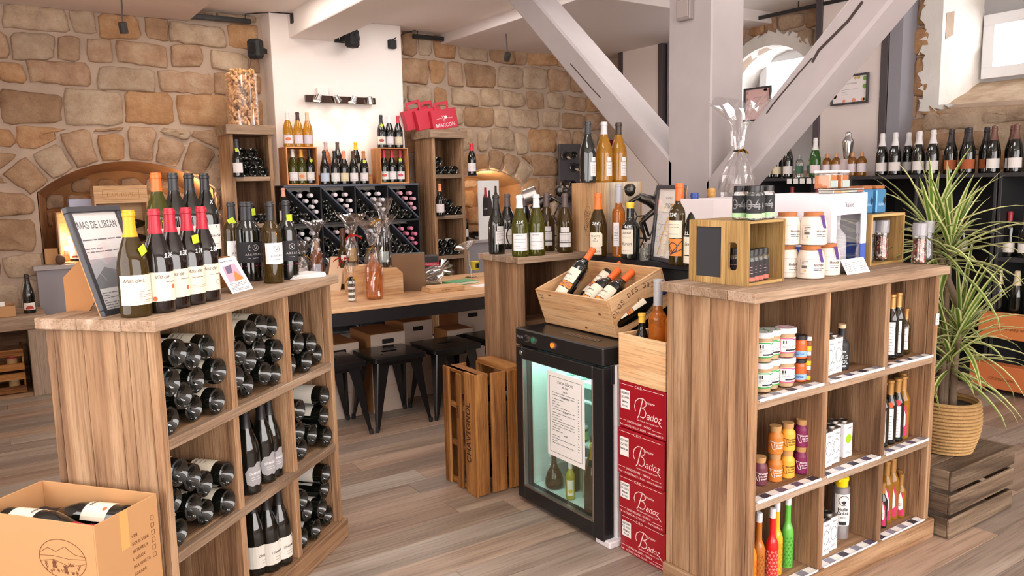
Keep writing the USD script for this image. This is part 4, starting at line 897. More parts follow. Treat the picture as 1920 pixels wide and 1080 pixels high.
for i, (v, du, dn, elev, cp, sh, l) in enumerate(((1.20, .04, .095, 50, 'ee6a2a', 'bord', 'orange capped bottle standing steepest at the tilted crate\'s left end'), (1.165, .15, .05, 38, 'ee6a2a', 'bord', 'orange capped bottle behind the steepest one in the tilted crate'), (1.09, .03, .05, 38, 'ee6a2a', 'bord', 'orange capped bottle in the middle of the tilted crate'), (1.00, .03, .05, 38, 'ee6a2a', 'bord', 'orange capped bottle right of the middle in the tilted crate'), (.915, .02, .048, 24, '2a3568', 'burg', 'navy capped bottle lying flat in the tilted crate'), (.835, .02, .048, 24, '2a3568', 'burg', 'navy capped bottle lying nearest the printed side of the tilted crate'))):
    P = CR0 + CRU * du + CRN * dn; P[1] = v
    R = lay_rot(np.array([1.0, -.12 - .0 * i]), math.radians(elev)) ; R = R @ rot((0, 0, 1), pi)
    t = thing('crate_bottle', l, 'wine bottle', P, 0, 'bottles in the tilted crate', R)
    bottle(t, sh, 'dark', cp, None, [(.10, .17, .085, CREAM, {'turn': .2, 'marks': (T('Buron', .009, 0, .13, slant=.3), LN(-.02, .025, (.112,)))}), (.07, .097, .09, 'e08a3a', {'turn': .2, 'marks': (('mosaic', join(stroke([(-.04, .08), (-.02, .095), (0, .075), (.02, .094), (.04, .08)], .002), stroke([(-.04, .09), (.04, .078)], .002)), '5a4a78'),)}), (.03, .066, .085, CREAM, {'turn': .2})])

# ------------------------------------------------------------------ upright slatted crate with bottles beside the fridge
t = thing('slatted_crate', 'old slatted bottle crate standing on end left of the fridge', 'wooden crate', (-.155, 1.425, 0))
cw, cd, ch_ = .30, .30, .585
for m in (B(0, .012, 0, .10, 0, ch_, .002), B(0, .012, .135, .175, 0, ch_ - .02, .002), B(0, .012, .245, .30, 0, ch_ - .006, .002)): part(t, 'slat', m, OLDW['z'])
for k, (a, b) in enumerate(((.012, .072), (.088, .17), (.182, .27))): part(t, 'slat', B(a, b, 0, .012, .004, ch_ - .003 * k, .002), OLDW['z'])
for a, b in ((.04, .13), (.19, .29)): part(t, 'slat', B(a, b, cw - .012, cw, .004, ch_ - .01, .002), OLDW['z'])
for m in (B(.012, .085, .012, cw - .012, ch_ - .02, ch_ - .008, .002), B(.19, .28, .012, cw - .012, ch_ - .02, ch_ + .006, .002)): part(t, 'end_board', m, OLDW['y'])
for z in (0.0, .19, .38, ch_ - .03):
    part(t, 'rail', B(.014, .04, .012, cw - .012, z + .004, z + .022, .002), OLDW['y']); part(t, 'rail', B(.24, .266, .012, cw - .012, z + .004, z + .022, .002), OLDW['y'])
part(t, 'lettering', join(tr(mv(text('CHAVIGNOL', .035, bold=True), mat4(R=rot((0, 0, 1), pi / 2))), x=-.0003, y=.05, z=.30, R=np.array([[0, 0, -1], [-1, 0, 0], [0, 1, 0]], float)), tr(mv(text('SARL', .02, bold=True), mat4(R=rot((0, 0, 1), pi / 2))), x=-.0003, y=.155, z=.38, R=np.array([[0, 0, -1], [-1, 0, 0], [0, 1, 0]], float))), plain('burnt_print', '3f2412', .9))
for i, z in enumerate((.066, .256, .446)):
    t = thing('wine_bottle', 'dark bottle lying inside the upright slatted crate, %s level' % ('lowest', 'middle', 'upper')[i], 'wine bottle', (.125, 1.56, z), 0, 'bottles in the slatted crate', lay_rot((-1.0, .04)) @ rot((0, 0, 1), .4 * i)); bottle(t, 'clavelin', 'dark', '5a2018', None, [(.04, .12, .08, 'ddd6cc')], n=22)

# ------------------------------------------------------------------ cellophane gifts, cyclist bottle holders
CELLO = film('cellophane', .10, .12, (.97, .97, .98), (1, 1, 1), .8)
def crumple(prof, seed, n=40, amp=.012, flare=0.0):
    v, f = lathe(prof, n); r = np.hypot(v[:, 0], v[:, 1]); a = np.arctan2(v[:, 1], v[:, 0])
    q = meshkit.noise(np.stack([np.cos(a) * 3.2, np.sin(a) * 3.2, v[:, 2] * 16], 1), seed) - .5
    fold = np.sin(a * 9 + seed + v[:, 2] * 8) * .35 + np.sin(a * 17 + seed * 2) * .25
    k = 1 + (q * 2 + fold) * amp / np.maximum(r, .012); zt = prof[-1][1]
    k = np.clip(k, .35, 1.8); v = np.stack([v[:, 0] * k, v[:, 1] * k, v[:, 2] + flare * q * (v[:, 2] > zt - .06)], 1)
    return v, f
GOLD = plain('ribbon_gold', 'd9a93a', .3, .6); RIB = plain('ribbon_black', '17161a', .35); RIBR = plain('ribbon_red', 'e0352c', .4)
def bow(t, z, r, m1, m2, seed=0, L=.07):
    rr = random.Random(seed)
    part(t, 'ribbon', lathe([(r, z - .004), (r + .003, z), (r, z + .004)], 14), m2)
    for k in range(4):
        a = -pi / 2 + rr.uniform(-1.0, 1.0); d = np.array([math.cos(a), math.sin(a), 0]); s = rr.choice((-1, 1)) * np.array([-d[1], d[0], 0]); up_ = rr.uniform(-.4, .5)
        pts = [d * r + np.array([0, 0, z])] + [d * (r + L * .25 * j) + s * L * .32 * j * (.5 + .2 * k) * .8 + np.array([0, 0, z + up_ * L * .3 * j - .004 * j * j]) for j in (1, 2, 3)]
        p = np.array(pts); w = np.array([0, 0, .005]); v = np.vstack([p - w, p + w]); n = len(p); f = []
        for j in range(n - 1): f += [(j, j + 1, n + j + 1), (j, n + j + 1, n + j)]
        f = np.array(f); f = np.vstack([f, f[:, ::-1]]); part(t, 'ribbon_end', (v, f), (m1, m2)[k % 2])
def gift(name, label, P, h, r, tie, seed, ribbon=(GOLD, RIB), flare=.05, group=None, mat_=None, tint=None):
    t = thing(name, label, 'gift wrapped bottle', P, to_eye(P), group)
    pr = [(.004, .002), (r * .9, .003), (r, .02), (r * 1.02, tie * .35), (r * .95, tie * .62), (r * .6, tie * .86), (.016, tie), (.028, tie + (h - tie) * .3), (.05, tie + (h - tie) * .65), (.05 + flare, h)]
    z = np.linspace(0, 1, 28); P_ = np.array(pr); i = np.linspace(0, len(pr) - 1, 28); pr2 = np.stack([np.interp(i, range(len(pr)), P_[:, k]) for k in (0, 1)], 1)
    part(t, 'cellophane', crumple(pr2, seed, 36, .006 + r * .06, .05), mat_ or CELLO)
    bow(t, tie, .018, *ribbon, seed); return t
def inside(label, P, *a, **k):
    t = thing('wrapped_bottle', label, 'bottle', np.asarray(P) + np.array([0, 0, .004]), to_eye(P)); bottle(t, *a, **k); return t
P = np.array([.80, .74, HT])
gift('gift_basket', 'tall cellophane gift with black and gold ribbon standing before the grey post', P, .68, .092, .47, 5, flare=.09)
inside('dim bottle with dark label inside the tall cellophane gift by the post', P + [.0, -.02, 0], 'spirit', 'clear', 'd8d4d0', None, [(.02, .1, .07, '8f9a98')], scale=1.3)
inside('second clear bottle inside the tall cellophane gift by the post', P + [.03, .05, 0], 'spirit', 'clear', '3a4a48', None, [(.02, .1, .07, 'cfd4d4')], scale=1.0)
IRON = plain('wrought_iron', '4a4642', .3, .9)
def cyclist(name, label, P, rz):
    t = thing(name, label, 'bottle holder', P, rz)
    for x in (-.115, .105):
        w = part(t, 'wheel', upright(tr(mv((lambda m: m)(tube([(.075 * math.cos(a), .075 * math.sin(a), 0) for a in np.linspace(0, 2 * pi, 29)], .0035, 6, False)), np.eye(4)), x=x, y=.078)), IRON, smooth=True)
        part(w, 'spoke', upright(join(*[tube([(x, .078, 0), (x + .073 * math.cos(a), .078 + .073 * math.sin(a), 0)], .0016, 5) for a in np.arange(6) * pi / 3])), IRON); part(w, 'hub', upright(tr(cyl(.009, -.008, .008, 10), x=x, y=.078)), IRON)
    part(t, 'bicycle_frame', upright(join(tube([(-.115, .078, 0), (-.03, .19, 0), (.0, .07, 0), (.105, .078, 0)], .004), tube([(-.03, .19, 0), (.06, .18, 0), (.105, .078, 0)], .004), tube([(.06, .18, 0), (.085, .235, 0), (.11, .235, 0)], .0035))), IRON, smooth=True)
    part(t, 'leg', upright(join(tube([(-.03, .215, .02), (.03, .165, .03), (.0, .08, .03)], (.012, .010, .006), 8), tube([(-.03, .215, -.02), (.045, .15, -.03), (.02, .06, -.03)], (.012, .010, .006), 8))), IRON, smooth=True)
    part(t, 'torso', upright(tube([(-.05, .21, 0), (.0, .255, 0), (.055, .275, 0)], (.022, .027, .02), 10)), IRON, smooth=True)
    part(t, 'arm', upright(tube([(.05, .275, .018), (.085, .255, .026), (.105, .238, .02)], (.010, .008, .006), 8)), IRON, smooth=True)
    part(t, 'arm', upright(tube([(.05, .275, -.018), (.085, .255, -.026), (.105, .238, -.02)], (.010, .008, .006), 8)), IRON, smooth=True)
    m = trimesh.creation.icosphere(2, .026); part(t, 'head', tr((np.array(m.vertices) * [1, .9, 1.1], np.array(m.faces)), x=.095, z=.305), IRON, smooth=True)
    part(t, 'cap', join(tr(lathe([(.029, 0), (.028, .012), (.018, .024), (0, .028)], 16), x=.095, z=.31), upright(tr(ext(shapely.affinity.scale(Point(0, 0).buffer(.02), 1.3, 1), .004), x=.12, y=.312)) if False else tr(ext(shapely.affinity.scale(Point(0, 0).buffer(.022), 1.3, 1), .004), x=.12, z=.309)), IRON, smooth=30)
    part(t, 'cradle', tr(lathe([(.041, -.035), (.042, .035), (.040, .035), (.039, -.035)], 24), x=-.06, z=.285, R=rot((0, 1, 0), pi / 2 - .35)), STEEL, smooth=35)
    return t
P = lvl(1010, 471, HT) + [.05, .03, 0]; P[2] = HT
cyclist('cyclist_holder', 'iron cyclist bottle holder on the oak unit behind two white capped bottles', P, to_eye(P, -.05))
Q = np.array([.72, 1.20, HT]); cyclist('cyclist_holder', 'iron cyclist bottle holder with steel cup beside the framed map', Q, to_eye(Q, pi + .1))
# ------------------------------------------------------------------ bottles on the oak unit C and the counter
GC = 'bottles around the cyclist holder'
back_lab = [(.05, .115, .05, 'd9d6d6', {'turn': .5, 'marks': (LN(-.02, .02, [.062 + .006 * k for k in range(8)]), disc(-.014, .055, .002, '333333'), disc(.012, .055, .002, '333333'))}), (.118, .14, .035, 'd9d6d6', {'turn': .5, 'marks': (LN(-.014, .014, (.124, .13)),)})]
for i, (a, b, k, l) in enumerate(((932, 477, 0, 'black capped dark bottle with small back labels at the oak unit\'s left corner'), (976, 482, 1, 'olive bottle with white capsule at the corner, chalked 11 on its shoulder'), (1007, 480, 1, 'olive bottle with white capsule right of the chalked one'), (958, 471, 2, 'brown capped dark bottle behind the chalked white capped one'), (992, 470, 2, 'brown capped dark bottle behind the second white capped one'), (1026, 470, 3, 'brown capped bottle behind the bicycle wheel, left'), (1060, 473, 3, 'amber dark bottle with brown capsule between bicycle and pine box'))):
    P = stand(a, b, HT, .04) if k != 3 else lvl(a, b, HT)
    if k == 2: P = P + np.array([.05, .10, 0])
    t = thing('wine_bottle', l, 'wine bottle', P, to_eye(P), GC)
    if k == 0: bottle(t, 'burg', 'dark', '1b1a1c', .225, back_lab)
    elif k == 1: bottle(t, 'burg', 'olive', 'e2e0e0', .232, [(.03, .112, .075, 'e6e2e4', {'marks': (T('Grimaud', .006, -.005, .1, slant=.3), LN(-.03, .03, (.085, .07)), ('small_print', lines(-.03, .0, (.05,), .0016, 3), 'c06070'), LN(-.02, .032, (.04,)))})], price=('11€', .16, 0) if i == 1 else None)
    elif k == 2: bottle(t, 'burg', 'dark', '5b4a48', .228, [(.03, .11, .08, 'ddd8d4')])
    else: bottle(t, 'burg', 'brown', '5b4a48', .228, [(.03, .10, .06, 'dcd8d8', {'marks': (LN(-.025, .025, (.09, .06)), ('band', B(-.03, .03, .05, .056, 0, .0003, 0), '4a4648'))}), (.103, .128, .045, 'dcd8d8')])
t = thing('wine_case', 'upright pine wine case with oval script brand, three bottles on top', 'wooden case', (.56, 1.345, HT)); bw, bd, bh = .246, .255, .346
for m, a in ((B(0, .012, 0, bd, 0, bh, .001), 'z'), (B(bw - .012, bw, 0, bd, 0, bh, .001), 'z'), (B(.012, bw - .012, bd - .012, bd, 0, bh, .001), 'z'), (B(.012, bw - .012, .012, bd - .012, 0, .012), 'x'), (B(.012, bw - .012, .012, bd - .012, bh - .012, bh), 'x')): part(t, 'board', m, PINE[a])
for k in range(3): part(t, 'lid_board', B(.012 + (bw - .024) * k / 3 + .0005, .012 + (bw - .024) * (k + 1) / 3 - .0005, 0, .012, 0, bh, .001), wood('pale_lid', ('c4ae94', 'd4c2aa', 'dfd0bc'), 'z', rough=.6, bump=.1))
pz_ = [stroke(list(shapely.affinity.scale(Point(0, 0).buffer(1), .075, .028).exterior.coords), .0014)] + [tr(text('Famille', .022, slant=.4), x=-.0, y=.002), tr(text('Gautier', .017, slant=.4), x=.012, y=-.02)]
part(t, 'brand', tr(mv(join(*pz_), mat4(R=rot((0, 0, 1), pi / 2))), x=-.0004, y=bd * .5, z=bh * .45, R=np.array([[0, 0, -1], [-1, 0, 0], [0, 1, 0]], float)), plain('brand_brown', '6a4428', .8))
for (a, g, cp, l, ml) in ((1103, 'dark', '2a2a2c', 'dark bottle with black capsule on the pine case, left', 0), (1133, 'gold', 'c9c5c6', 'golden bottle with silver capsule on the pine case, middle', 0), (1160, 'gold', '3a2a1c', 'golden bottle with brown capsule on the pine case, beside the brace', 0)):
    P = onV(a, 338, 1.40); P[2] = HT + bh + .001; P[1] = 1.45; P[0] = onV(a, 338, 1.45)[0]
    t = thing('wine_bottle', l, 'wine bottle', P, to_eye(P), 'three bottles on the pine case'); bottle(t, 'burg', g, cp, .235, [(.03, .098, .035, 'd6d2d4', {'turn': .7, 'marks': (LN(-.012, .012, [.04 + .008 * k for k in range(6)]),)}), (.10, .122, .025, 'd6d2d4', {'turn': .7})])
GJ = 'bottles on the black counter'
def jura(a, b, sh, g, cp, l, lab, r=.04, price=None, capz=None, scale=1.0, off=0, mv_=(0, 0)):
    P = stand(a, b, HT, r) + np.array([mv_[0], mv_[1], 0]); t = thing('wine_bottle', l, 'wine bottle', P, to_eye(P, off), GJ); bottle(t, sh, g, cp, capz, lab, price=price, scale=scale); return P
oct_ = Polygon([(-.034, .045), (-.034, .115), (.026, .115), (.034, .107), (.034, .053), (.026, .045)])
jura(1122, 482, 'burg', 'brown', 'f0722a', 'brown bottle with orange capsule chalked 28 before the pine case', [(0, 0, 0, CREAM, {'turn': -.35, 'shape': oct_, 'marks': (T('PLANTS', .008, 0, .094), T('de', .006, 0, .083), T('1765', .008, 0, .07))}), (.012, .042, .06, CREAM, {'turn': -.35, 'marks': (T('Buron', .011, 0, .022, slant=.35),)})], price=('28€', .15, -.3), capz=.222)
jura(1160, 482, 'slim', 'orange', 'a8a6ae', 'clear slim bottle of amber spirit with grey capsule chalked 37', [(.05, .16, .03, 'e0dcdc', {'turn': -.4, 'marks': (('emblem', stroke(list(Point(0, .135).buffer(.009).exterior.coords), .0008), '8a8488'), T('Vieux', .006, 0, .11), T('Marc', .006, 0, .098), LN(-.011, .011, (.085, .075, .06)))})], .03, ('37€', .178, -.25), .25)
jura(1182, 487, 'clavelin', 'dark', 'e8c23a', 'squat dark bottle with yellow wax capsule, its label reading JAUNE', [(.025, .135, .062, 'ddd5c6', {'turn': -.45, 'marks': (T('JAUNE', .010, 0, .115), LN(-.02, .02, (.1,)), T('Buron', .013, 0, .065, slant=.35), LN(-.02, .02, (.04,)))})], .04, ('44€', .142, -.3))
jura(1273, 498, 'bord', 'brown', 'ee6a2a', 'tall brown bottle with orange capsule chalked 12 before the framed map', [(.10, .165, .09, CREAM, {'turn': -.95, 'marks': (LN(-.03, .035, (.15, .14, .115)),)}), (.035, .098, .09, 'e08a3a', {'turn': -.95, 'marks': (('mosaic', join(stroke([(-.045, .05), (-.02, .09), (.01, .05), (.045, .09)], .003), stroke([(-.045, .08), (.0, .04), (.045, .06)], .003), stroke(list(Point(.01, .066).buffer(.018).exterior.coords), .003)), '3a3038'),)})], .037, ('12€', .18, -.7), scale=1.12)
jura(1301, 500, 'burg', 'dark', '24408a', 'dark bottle with bright blue capsule chalked 11.50, half behind the chalkboard crate', [(.045, .12, .09, CREAM, {'turn': -.5, 'marks': (T('Buron', .012, 0, .085, slant=.35),)}), (.012, .042, .09, CREAM, {'turn': -.5})], .04, ('11.50', .128, -.5), .235)
P = jura(1330, 492, 'champ', 'green', 'b98a48', 'champagne bottle with copper gold foil behind the chalkboard crate', [(.03, .1, .08, CREAM)], .044, None, .19, mv_=(.03, .02))
for k, (a, b) in enumerate(((1207, 489), (1213, 478))):
    P = lvl(a, b, HT); t = thing('shot_glass', 'small clear glass left of the framed map foot, %s' % ('front', 'rear')[k], 'glass', P); part(t, 'bowl', lathe([(0, 0), (.016, 0), (.017, .004), (.0195, .055), (.0182, .055), (.0155, .012), (0, .012)], 20), G['clear'], smooth=40)
M, w_, h_ = leaning((1217, 487), (1262, 495), (1231, 347), HT); w_ = .235
t = mthing('picture_frame', 'black framed Jura wine map leaning on the counter before the post', 'picture frame', M)
mp = Polygon([(.05, .03), (.07, .09), (.085, .14), (.12, .2), (.14, .25), (.19, .27), (.2, .2), (.17, .16), (.16, .08), (.13, .03)])
frame(t, w_, h_, [('map_region', ext(mp, .0002), 'e6d6c4'), ('map_region', stroke([(.05, .03), (.066, .07), (.07, .1), (.09, .14), (.1, .17), (.125, .2), (.14, .25)], .007), 'e0b050'), T('VIGNOBLE', .008, w_ * .45, h_ - .06, '8a8890'), T('JURA', .022, w_ * .45, h_ - .10, '6a6870'), LN(.06, .14, (h_ - .12,), '9a98a0', .002, 1), ('emblem', stroke(list(Point(.045, .15).buffer(.014).exterior.coords), .0012), '8a8890'), ('emblem', stroke(list(Point(.045, .095).buffer(.014).exterior.coords), .0012), '8a8890'), LN(.06, .12, (.115, .16, .075), '8a8890', .002, 4), ('print', lines(.08, .15, (.022,), .002, 3), 'a05050')])
# ------------------------------------------------------------------ on the right unit: chalkboard crate, spices, mustard, gift carton
t = thing('chalkboard_crate', 'small wooden crate with a blank chalkboard end on the right shelf unit', 'crate', (.088, .10, HT), math.radians(3)); kw, kd, kh = .205, .235, .212
OLIVE = {a: wood('olive_crate_' + a, ('8a6a3c', 'a98652', 'c0a06c'), a, rough=.6, bump=.25) for a in 'xyz'}
g = sbox(0, 0, kd, kh).difference(sbox(.052, .06, .066, .13).buffer(.011))
part(t, 'end_board', mv(ext(g, .012), mat4((.012, 0, 0), R=np.array([[0, 0, -1], [1, 0, 0], [0, 1, 0]], float) @ np.diag([1, 1, 1.0]))), OLIVE['z'])
part(t, 'end_board', B(kw - .012, kw, 0, kd, 0, kh, .001), OLIVE['z']); part(t, 'top_board', B(.012, kw - .012, 0, kd, kh - .010, kh, .001), OLIVE['x']); part(t, 'bottom_board', B(.012, kw - .012, 0, kd, 0, .01, .001), OLIVE['x']); part(t, 'back_board', B(.012, kw - .012, kd - .01, kd, .01, kh - .01, .001), OLIVE['x'])
fr0 = [B(-.008, 0, .085, .100, 0, kh, .001), B(-.008, 0, kd - .03, kd, 0, kh, .001), B(-.008, 0, .100, kd - .03, 0, .022, .001), B(-.008, 0, .100, kd - .03, kh - .022, kh, .001)]
part(t, 'chalkboard_frame', join(*fr0), OLIVE['z']); part(t, 'chalkboard', B(-.003, 0, .100, kd - .03, .022, kh - .022, 0), plain('slate_black', '2b2b2e', .7))
def jar(name, label, cat, P, body, bc, r, h, lid, lc, lh, lb=None, group='', kind=None, rough=.25, mark=None, shoulder=.15, rz=None):
    def build(t):
        s = h * shoulder; n = 22
        part(t, 'body', lathe([(0, 0), (r * .9, 0), (r, r * .08), (r, h - s), (r * .88, h - s * .35), (r * .8, h)], n), plain('jar_' + bc, bc, rough) if isinstance(body, str) and body == 'p' else body, smooth=40)
        part(t, lid, lathe([(r * lh[0], h), (r * lh[0], h + lh[1]), (r * lh[0] * .94, h + lh[1] + .001), (0, h + lh[1] + .001)], n), plain('lid_' + lc, lc, .4 if lid != 'cork' else .85, .0), smooth=35)
        if lb:
            for k, (z0, z1, c) in enumerate(lb): part(t, 'paper_label', lathe([(r + .0006, h * z0), (r + .0006, h * z1)], n), lab_mat(c), smooth=True)
        if mark:
            for nm, m, c in mark: part(t, nm, bend(dense(m, .006), r + .001), plain('print_' + c, c, .6))
    return put(kind or label, build, name, label, cat, P, to_eye(P) if rz is None else rz, group)
for i, (u, v, l) in enumerate(((.125, .125, 'front left'), (.172, .150, 'second'), (.20, .195, 'third'), (.145, .20, 'behind the front one'), (.235, .16, 'rightmost'))):
    P = np.array([u + .01, v - .01, HT + kh + .001])
    jar('spice_jar', 'black labelled spice jar with green foot band on the chalkboard crate, ' + l, 'spice jar', P, G['clear'], '', .024, .092, 'cap', '19191b', (.86, .018), [(.08, .24, 'a8cf9a'), (.24, .86, '232325')], 'spice jars on the chalkboard crate', 'spice04', mark=(T('04', .032, -.004, .035, '77777a'), LN(-.02, .02, (.05, .045), 'd0d0d0')), shoulder=.1)
for i, (u, v, l) in enumerate(((.118, .115, 'nearest the open edge'), (.152, .125, 'second along'), (.188, .135, 'third along'), (.222, .142, 'last along'), (.14, .2, 'behind at left'), (.19, .21, 'behind at right'))):
    P = np.array([u + .0, v, HT + .011]); jar('spice_jar', 'black spice jar with red foot band inside the chalkboard crate, ' + l, 'spice jar', P, G['clear'], '', .0165, .085, 'cap', '19191b', (.9, .02), [(.04, .2, 'd86a5a'), (.2, .8, '2a2629')], 'spice jars in the chalkboard crate', 'spice05', mark=(LN(-.012, .012, (.05, .04, .03), 'd0a0a0'),), shoulder=.1)
CERA = plain('stoneware', 'ddd0c2', .25)
MUS = [((1472, 522), 0, 'front left of the bottom row'), ((1519, 524), 0, 'front right of the bottom row'), ((1549, 518), 0, 'far right of the bottom row'), ((1450, 512), 0, 'far left of the bottom row'), ((1496, 508), 0, 'behind in the bottom row'), ((1474, 522), 1, 'left of the upper row'), ((1522, 523), 1, 'right of the upper row'), ((1498, 508), 1, 'behind in the upper row')]
mm = (('label_frame', stroke([(-.038, .02), (.038, .02), (.038, .07), (-.038, .07)], .0006, closed=True), '9a7a78'), LN(-.03, -.008, (.062, .057, .052), '55505a', .0018, 1), ('bar_code', join(*[B(-.03 + .002 * k, -.029 + .002 * k, .038, .048, 0, .0003, 0) for k in range(10)]), '3a3840'), disc(-.018, .03, .003, 'd8a030'), T('Moutarde', .009, .03, .045, '4a4450', w=.036), LN(.012, .05, (.036, .03), '4a4450', .0018, 2))
for (px, lv, l) in MUS:
    P = stand(*px, HT, .042); P[2] = HT + lv * .115
    jar('mustard_jar', 'cream stoneware mustard jar with cork lid, ' + l, 'jar', P, CERA, '', .046, .099, 'cork', 'a9683c', (.70, .014), None, 'stoneware mustard jars', 'mustard', mark=mm, shoulder=.28)
for k, (px, lv) in enumerate((((1519, 524), 0), ((1549, 518), 0), ((1522, 523), 1))):
    P = stand(*px, HT, .042); d = (EYE - P); d[2] = 0; d /= np.linalg.norm(d); sd = np.array([-d[1], d[0], 0]); c = P + d * .03 + sd * .028
    v = np.array([[*(c[:2] + sd[:2] * s), HT + lv * .115 + z] for z, s in ((.104, -.006), (.104, .006), (.085, -.002), (.085, .009), (.06, .004), (.06, .014))]); v[2:, :2] += d[:2] * .014
    v = np.vstack([v, v + [0, 0, .0]]); f = np.array([(0, 1, 2), (1, 3, 2), (2, 3, 4), (3, 5, 4)]); single('seal_strip', (v[:6], np.vstack([f, f[:, ::-1]])), plain('seal_purple', '7a58a8', .6), 'purple paper seal strip hanging off a mustard jar cork, %s' % ('bottom row front right', 'bottom row far right', 'upper row right')[k], 'seal')
t = thing('gift_carton', 'white and blue gift carton with a window showing two frosted bottles', 'carton', (.555, .115, HT), math.radians(9)); gw_, gd, gh = .30, .30, .285
CW = plain('carton_white', 'dcd8de', .6); CBL = plain('carton_blue', '3f5bb0', .6)
g = sbox(0, .095, gw_, gh).difference(sbox(.045, .03, gw_ - .045, gh - .075)); part(t, 'front', tr(ext(g, .004), R=UP, y=.004), CW); g2 = sbox(0, 0, gw_, .095).difference(sbox(.045, .03, gw_ - .045, gh)); part(t, 'front_band', tr(ext(g2, .004), R=UP, y=.004), CBL)
part(t, 'side', B(0, .004, .004, gd, 0, .095, .0), CBL); part(t, 'side', B(0, .004, .004, gd, .095, gh, 0), CW); part(t, 'side', B(gw_ - .004, gw_, .004, gd, .095, gh, 0), CW); part(t, 'side', B(gw_ - .004, gw_, .004, gd, 0, .095, 0), CBL); part(t, 'back', B(.004, gw_ - .004, gd - .004, gd, 0, gh, 0), CW); part(t, 'lid', B(0, gw_, 0, gd, gh, gh + .003, .001), CW); part(t, 'bottom', B(.004, gw_ - .004, .004, gd - .004, 0, .004, 0), CW)
part(t, 'lettering', tr(text('kalios', .018), x=gw_ / 2, y=-.0004, z=gh - .048, R=UP), INKG); part(t, 'window', tr(ext(sbox(.045, .03, gw_ - .045, gh - .075), .0006), R=UP, y=.003), film('carton_window', .08, .02, hi=.4))
FROST = plain('frosted_bottle', 'cfcdd2', .5)
for k, x in enumerate((.105, .195)):
    c, s_ = math.cos(math.radians(9)), math.sin(math.radians(9)); P = np.array([.555 + x * c - .07 * s_, .115 + x * s_ + .07 * c, HT + .005]); t2 = thing('frosted_bottle', 'frosted white bottle behind the window of the blue gift carton, ' + ('left', 'right')[k], 'bottle', P, to_eye(P), 'bottles in the gift carton')
    part(t2, 'glass', lathe([(0, 0), (.034, 0), (.038, .004), (.038, .10), (.034, .125), (.018, .145), (.014, .155), (.014, .18), (.016, .182), (.016, .20), (0, .201)], 22), FROST, smooth=40); part(t2, 'emblem', bend(dense(stroke(list(Point(0, .045).buffer(.02).exterior.coords), .0012), .006), .0385), INKG)
t = thing('white_carton', 'large plain white carton behind the mustard jars', 'carton', (.50, .33, HT), math.radians(2)); part(t, 'carton', B(-.06, .30, .10, .40, 0, .272, .002), plain('carton_offwhite', 'cfc6c6', .6)); part(t, 'flap', B(-.062, -.06, .102, .22, .003, .268, 0), plain('carton_offwhite2', 'd6cdcd', .6))
t = thing('tent_card', 'folded white tent card at the front edge of the right shelf unit', 'card', lvl(1600, 513, HT) + np.array([.02, .02, 0]), math.radians(2))
for s in (-1, 1): part(t, 'leaf', mv(B(-.075, .075, -.0006, .0006, 0, .06, 0), mat4((0, s * .028, 0), R=rot((1, 0, 0), s * .50))), PAPER)
part(t, 'small_print', mv(upright(join(*[lines(-.065 + .045 * k, -.03 + .045 * k, [.012, .02, .028, .036, .044], .0016, k) for k in range(3)])), mat4((0, -.0294, 0), R=rot((1, 0, 0), -.50))), INKG)
t = thing('pepper_crate', 'open wooden crate holding pepper mills beside the gift carton', 'crate', (.90, .17, HT), math.radians(2))
for m, a in ((B(0, .01, 0, .2, 0, .2, .001), 'z'), (B(.24, .25, 0, .2, 0, .2, .001), 'z'), (B(.01, .24, 0, .2, .19, .2, .001), 'x'), (B(.01, .24, 0, .2, 0, .01, .001), 'x'), (B(.01, .24, .19, .2, .01, .19, .001), 'x')): part(t, 'board', m, OLIVE[a])
PEP = {'black': plain('peppercorn_black', '2a2624', .7, bump=1, bscale=150, vary=.4), 'mix': mk('peppercorn_mix', {'tc': ('texture_coordinate', {}), 'v': ('voronoi_texture', {'scale': 170.0}), 's': ('separate_color', {}), 'r': ('rgb_ramp', {'interpolate': False, 'ramp': [(0, lin('5a1f1c')), (.3, lin('8a6a4a')), (.5, lin('c9b89a')), (.65, lin('2d2522')), (.85, lin('a33a30'))]}), 'p': ('principled_bsdf', {'roughness': .5})}, [('tc.object', 'v.vector'), ('v.color', 's.color'), ('s.r', 'r.fac'), ('r.color', 'p.base_color')]), 'salt': plain('grey_salt', '6a6470', .7, bump=1, bscale=150, vary=.3)}
def mill(k):
    def b(t):
        part(t, 'contents', lathe([(0, .006), (.024, .006), (.024, .04), (.021, .06), (.023, .10), (0, .101)], 20), PEP[k], smooth=40); part(t, 'glass', lathe([(0, 0), (.026, 0), (.0275, .004), (.0275, .04), (.024, .062), (.026, .108), (.026, .118)], 22), film('mill_glass', .07, .03, (.93, .93, .93)), smooth=40)
        part(t, 'grinder', lathe([(.0265, .112), (.0275, .116), (.0275, .158), (.025, .162), (0, .162)], 22), plain('grinder_clear', 'b9b6bc', .15, 0, transmission_weight=.5), smooth=35); part(t, 'lettering', bend(dense(tr(text('POIVRE', .006), y=.02), .006), .0282), plain('chalk_white', 'eeeeee', .7))
    return b
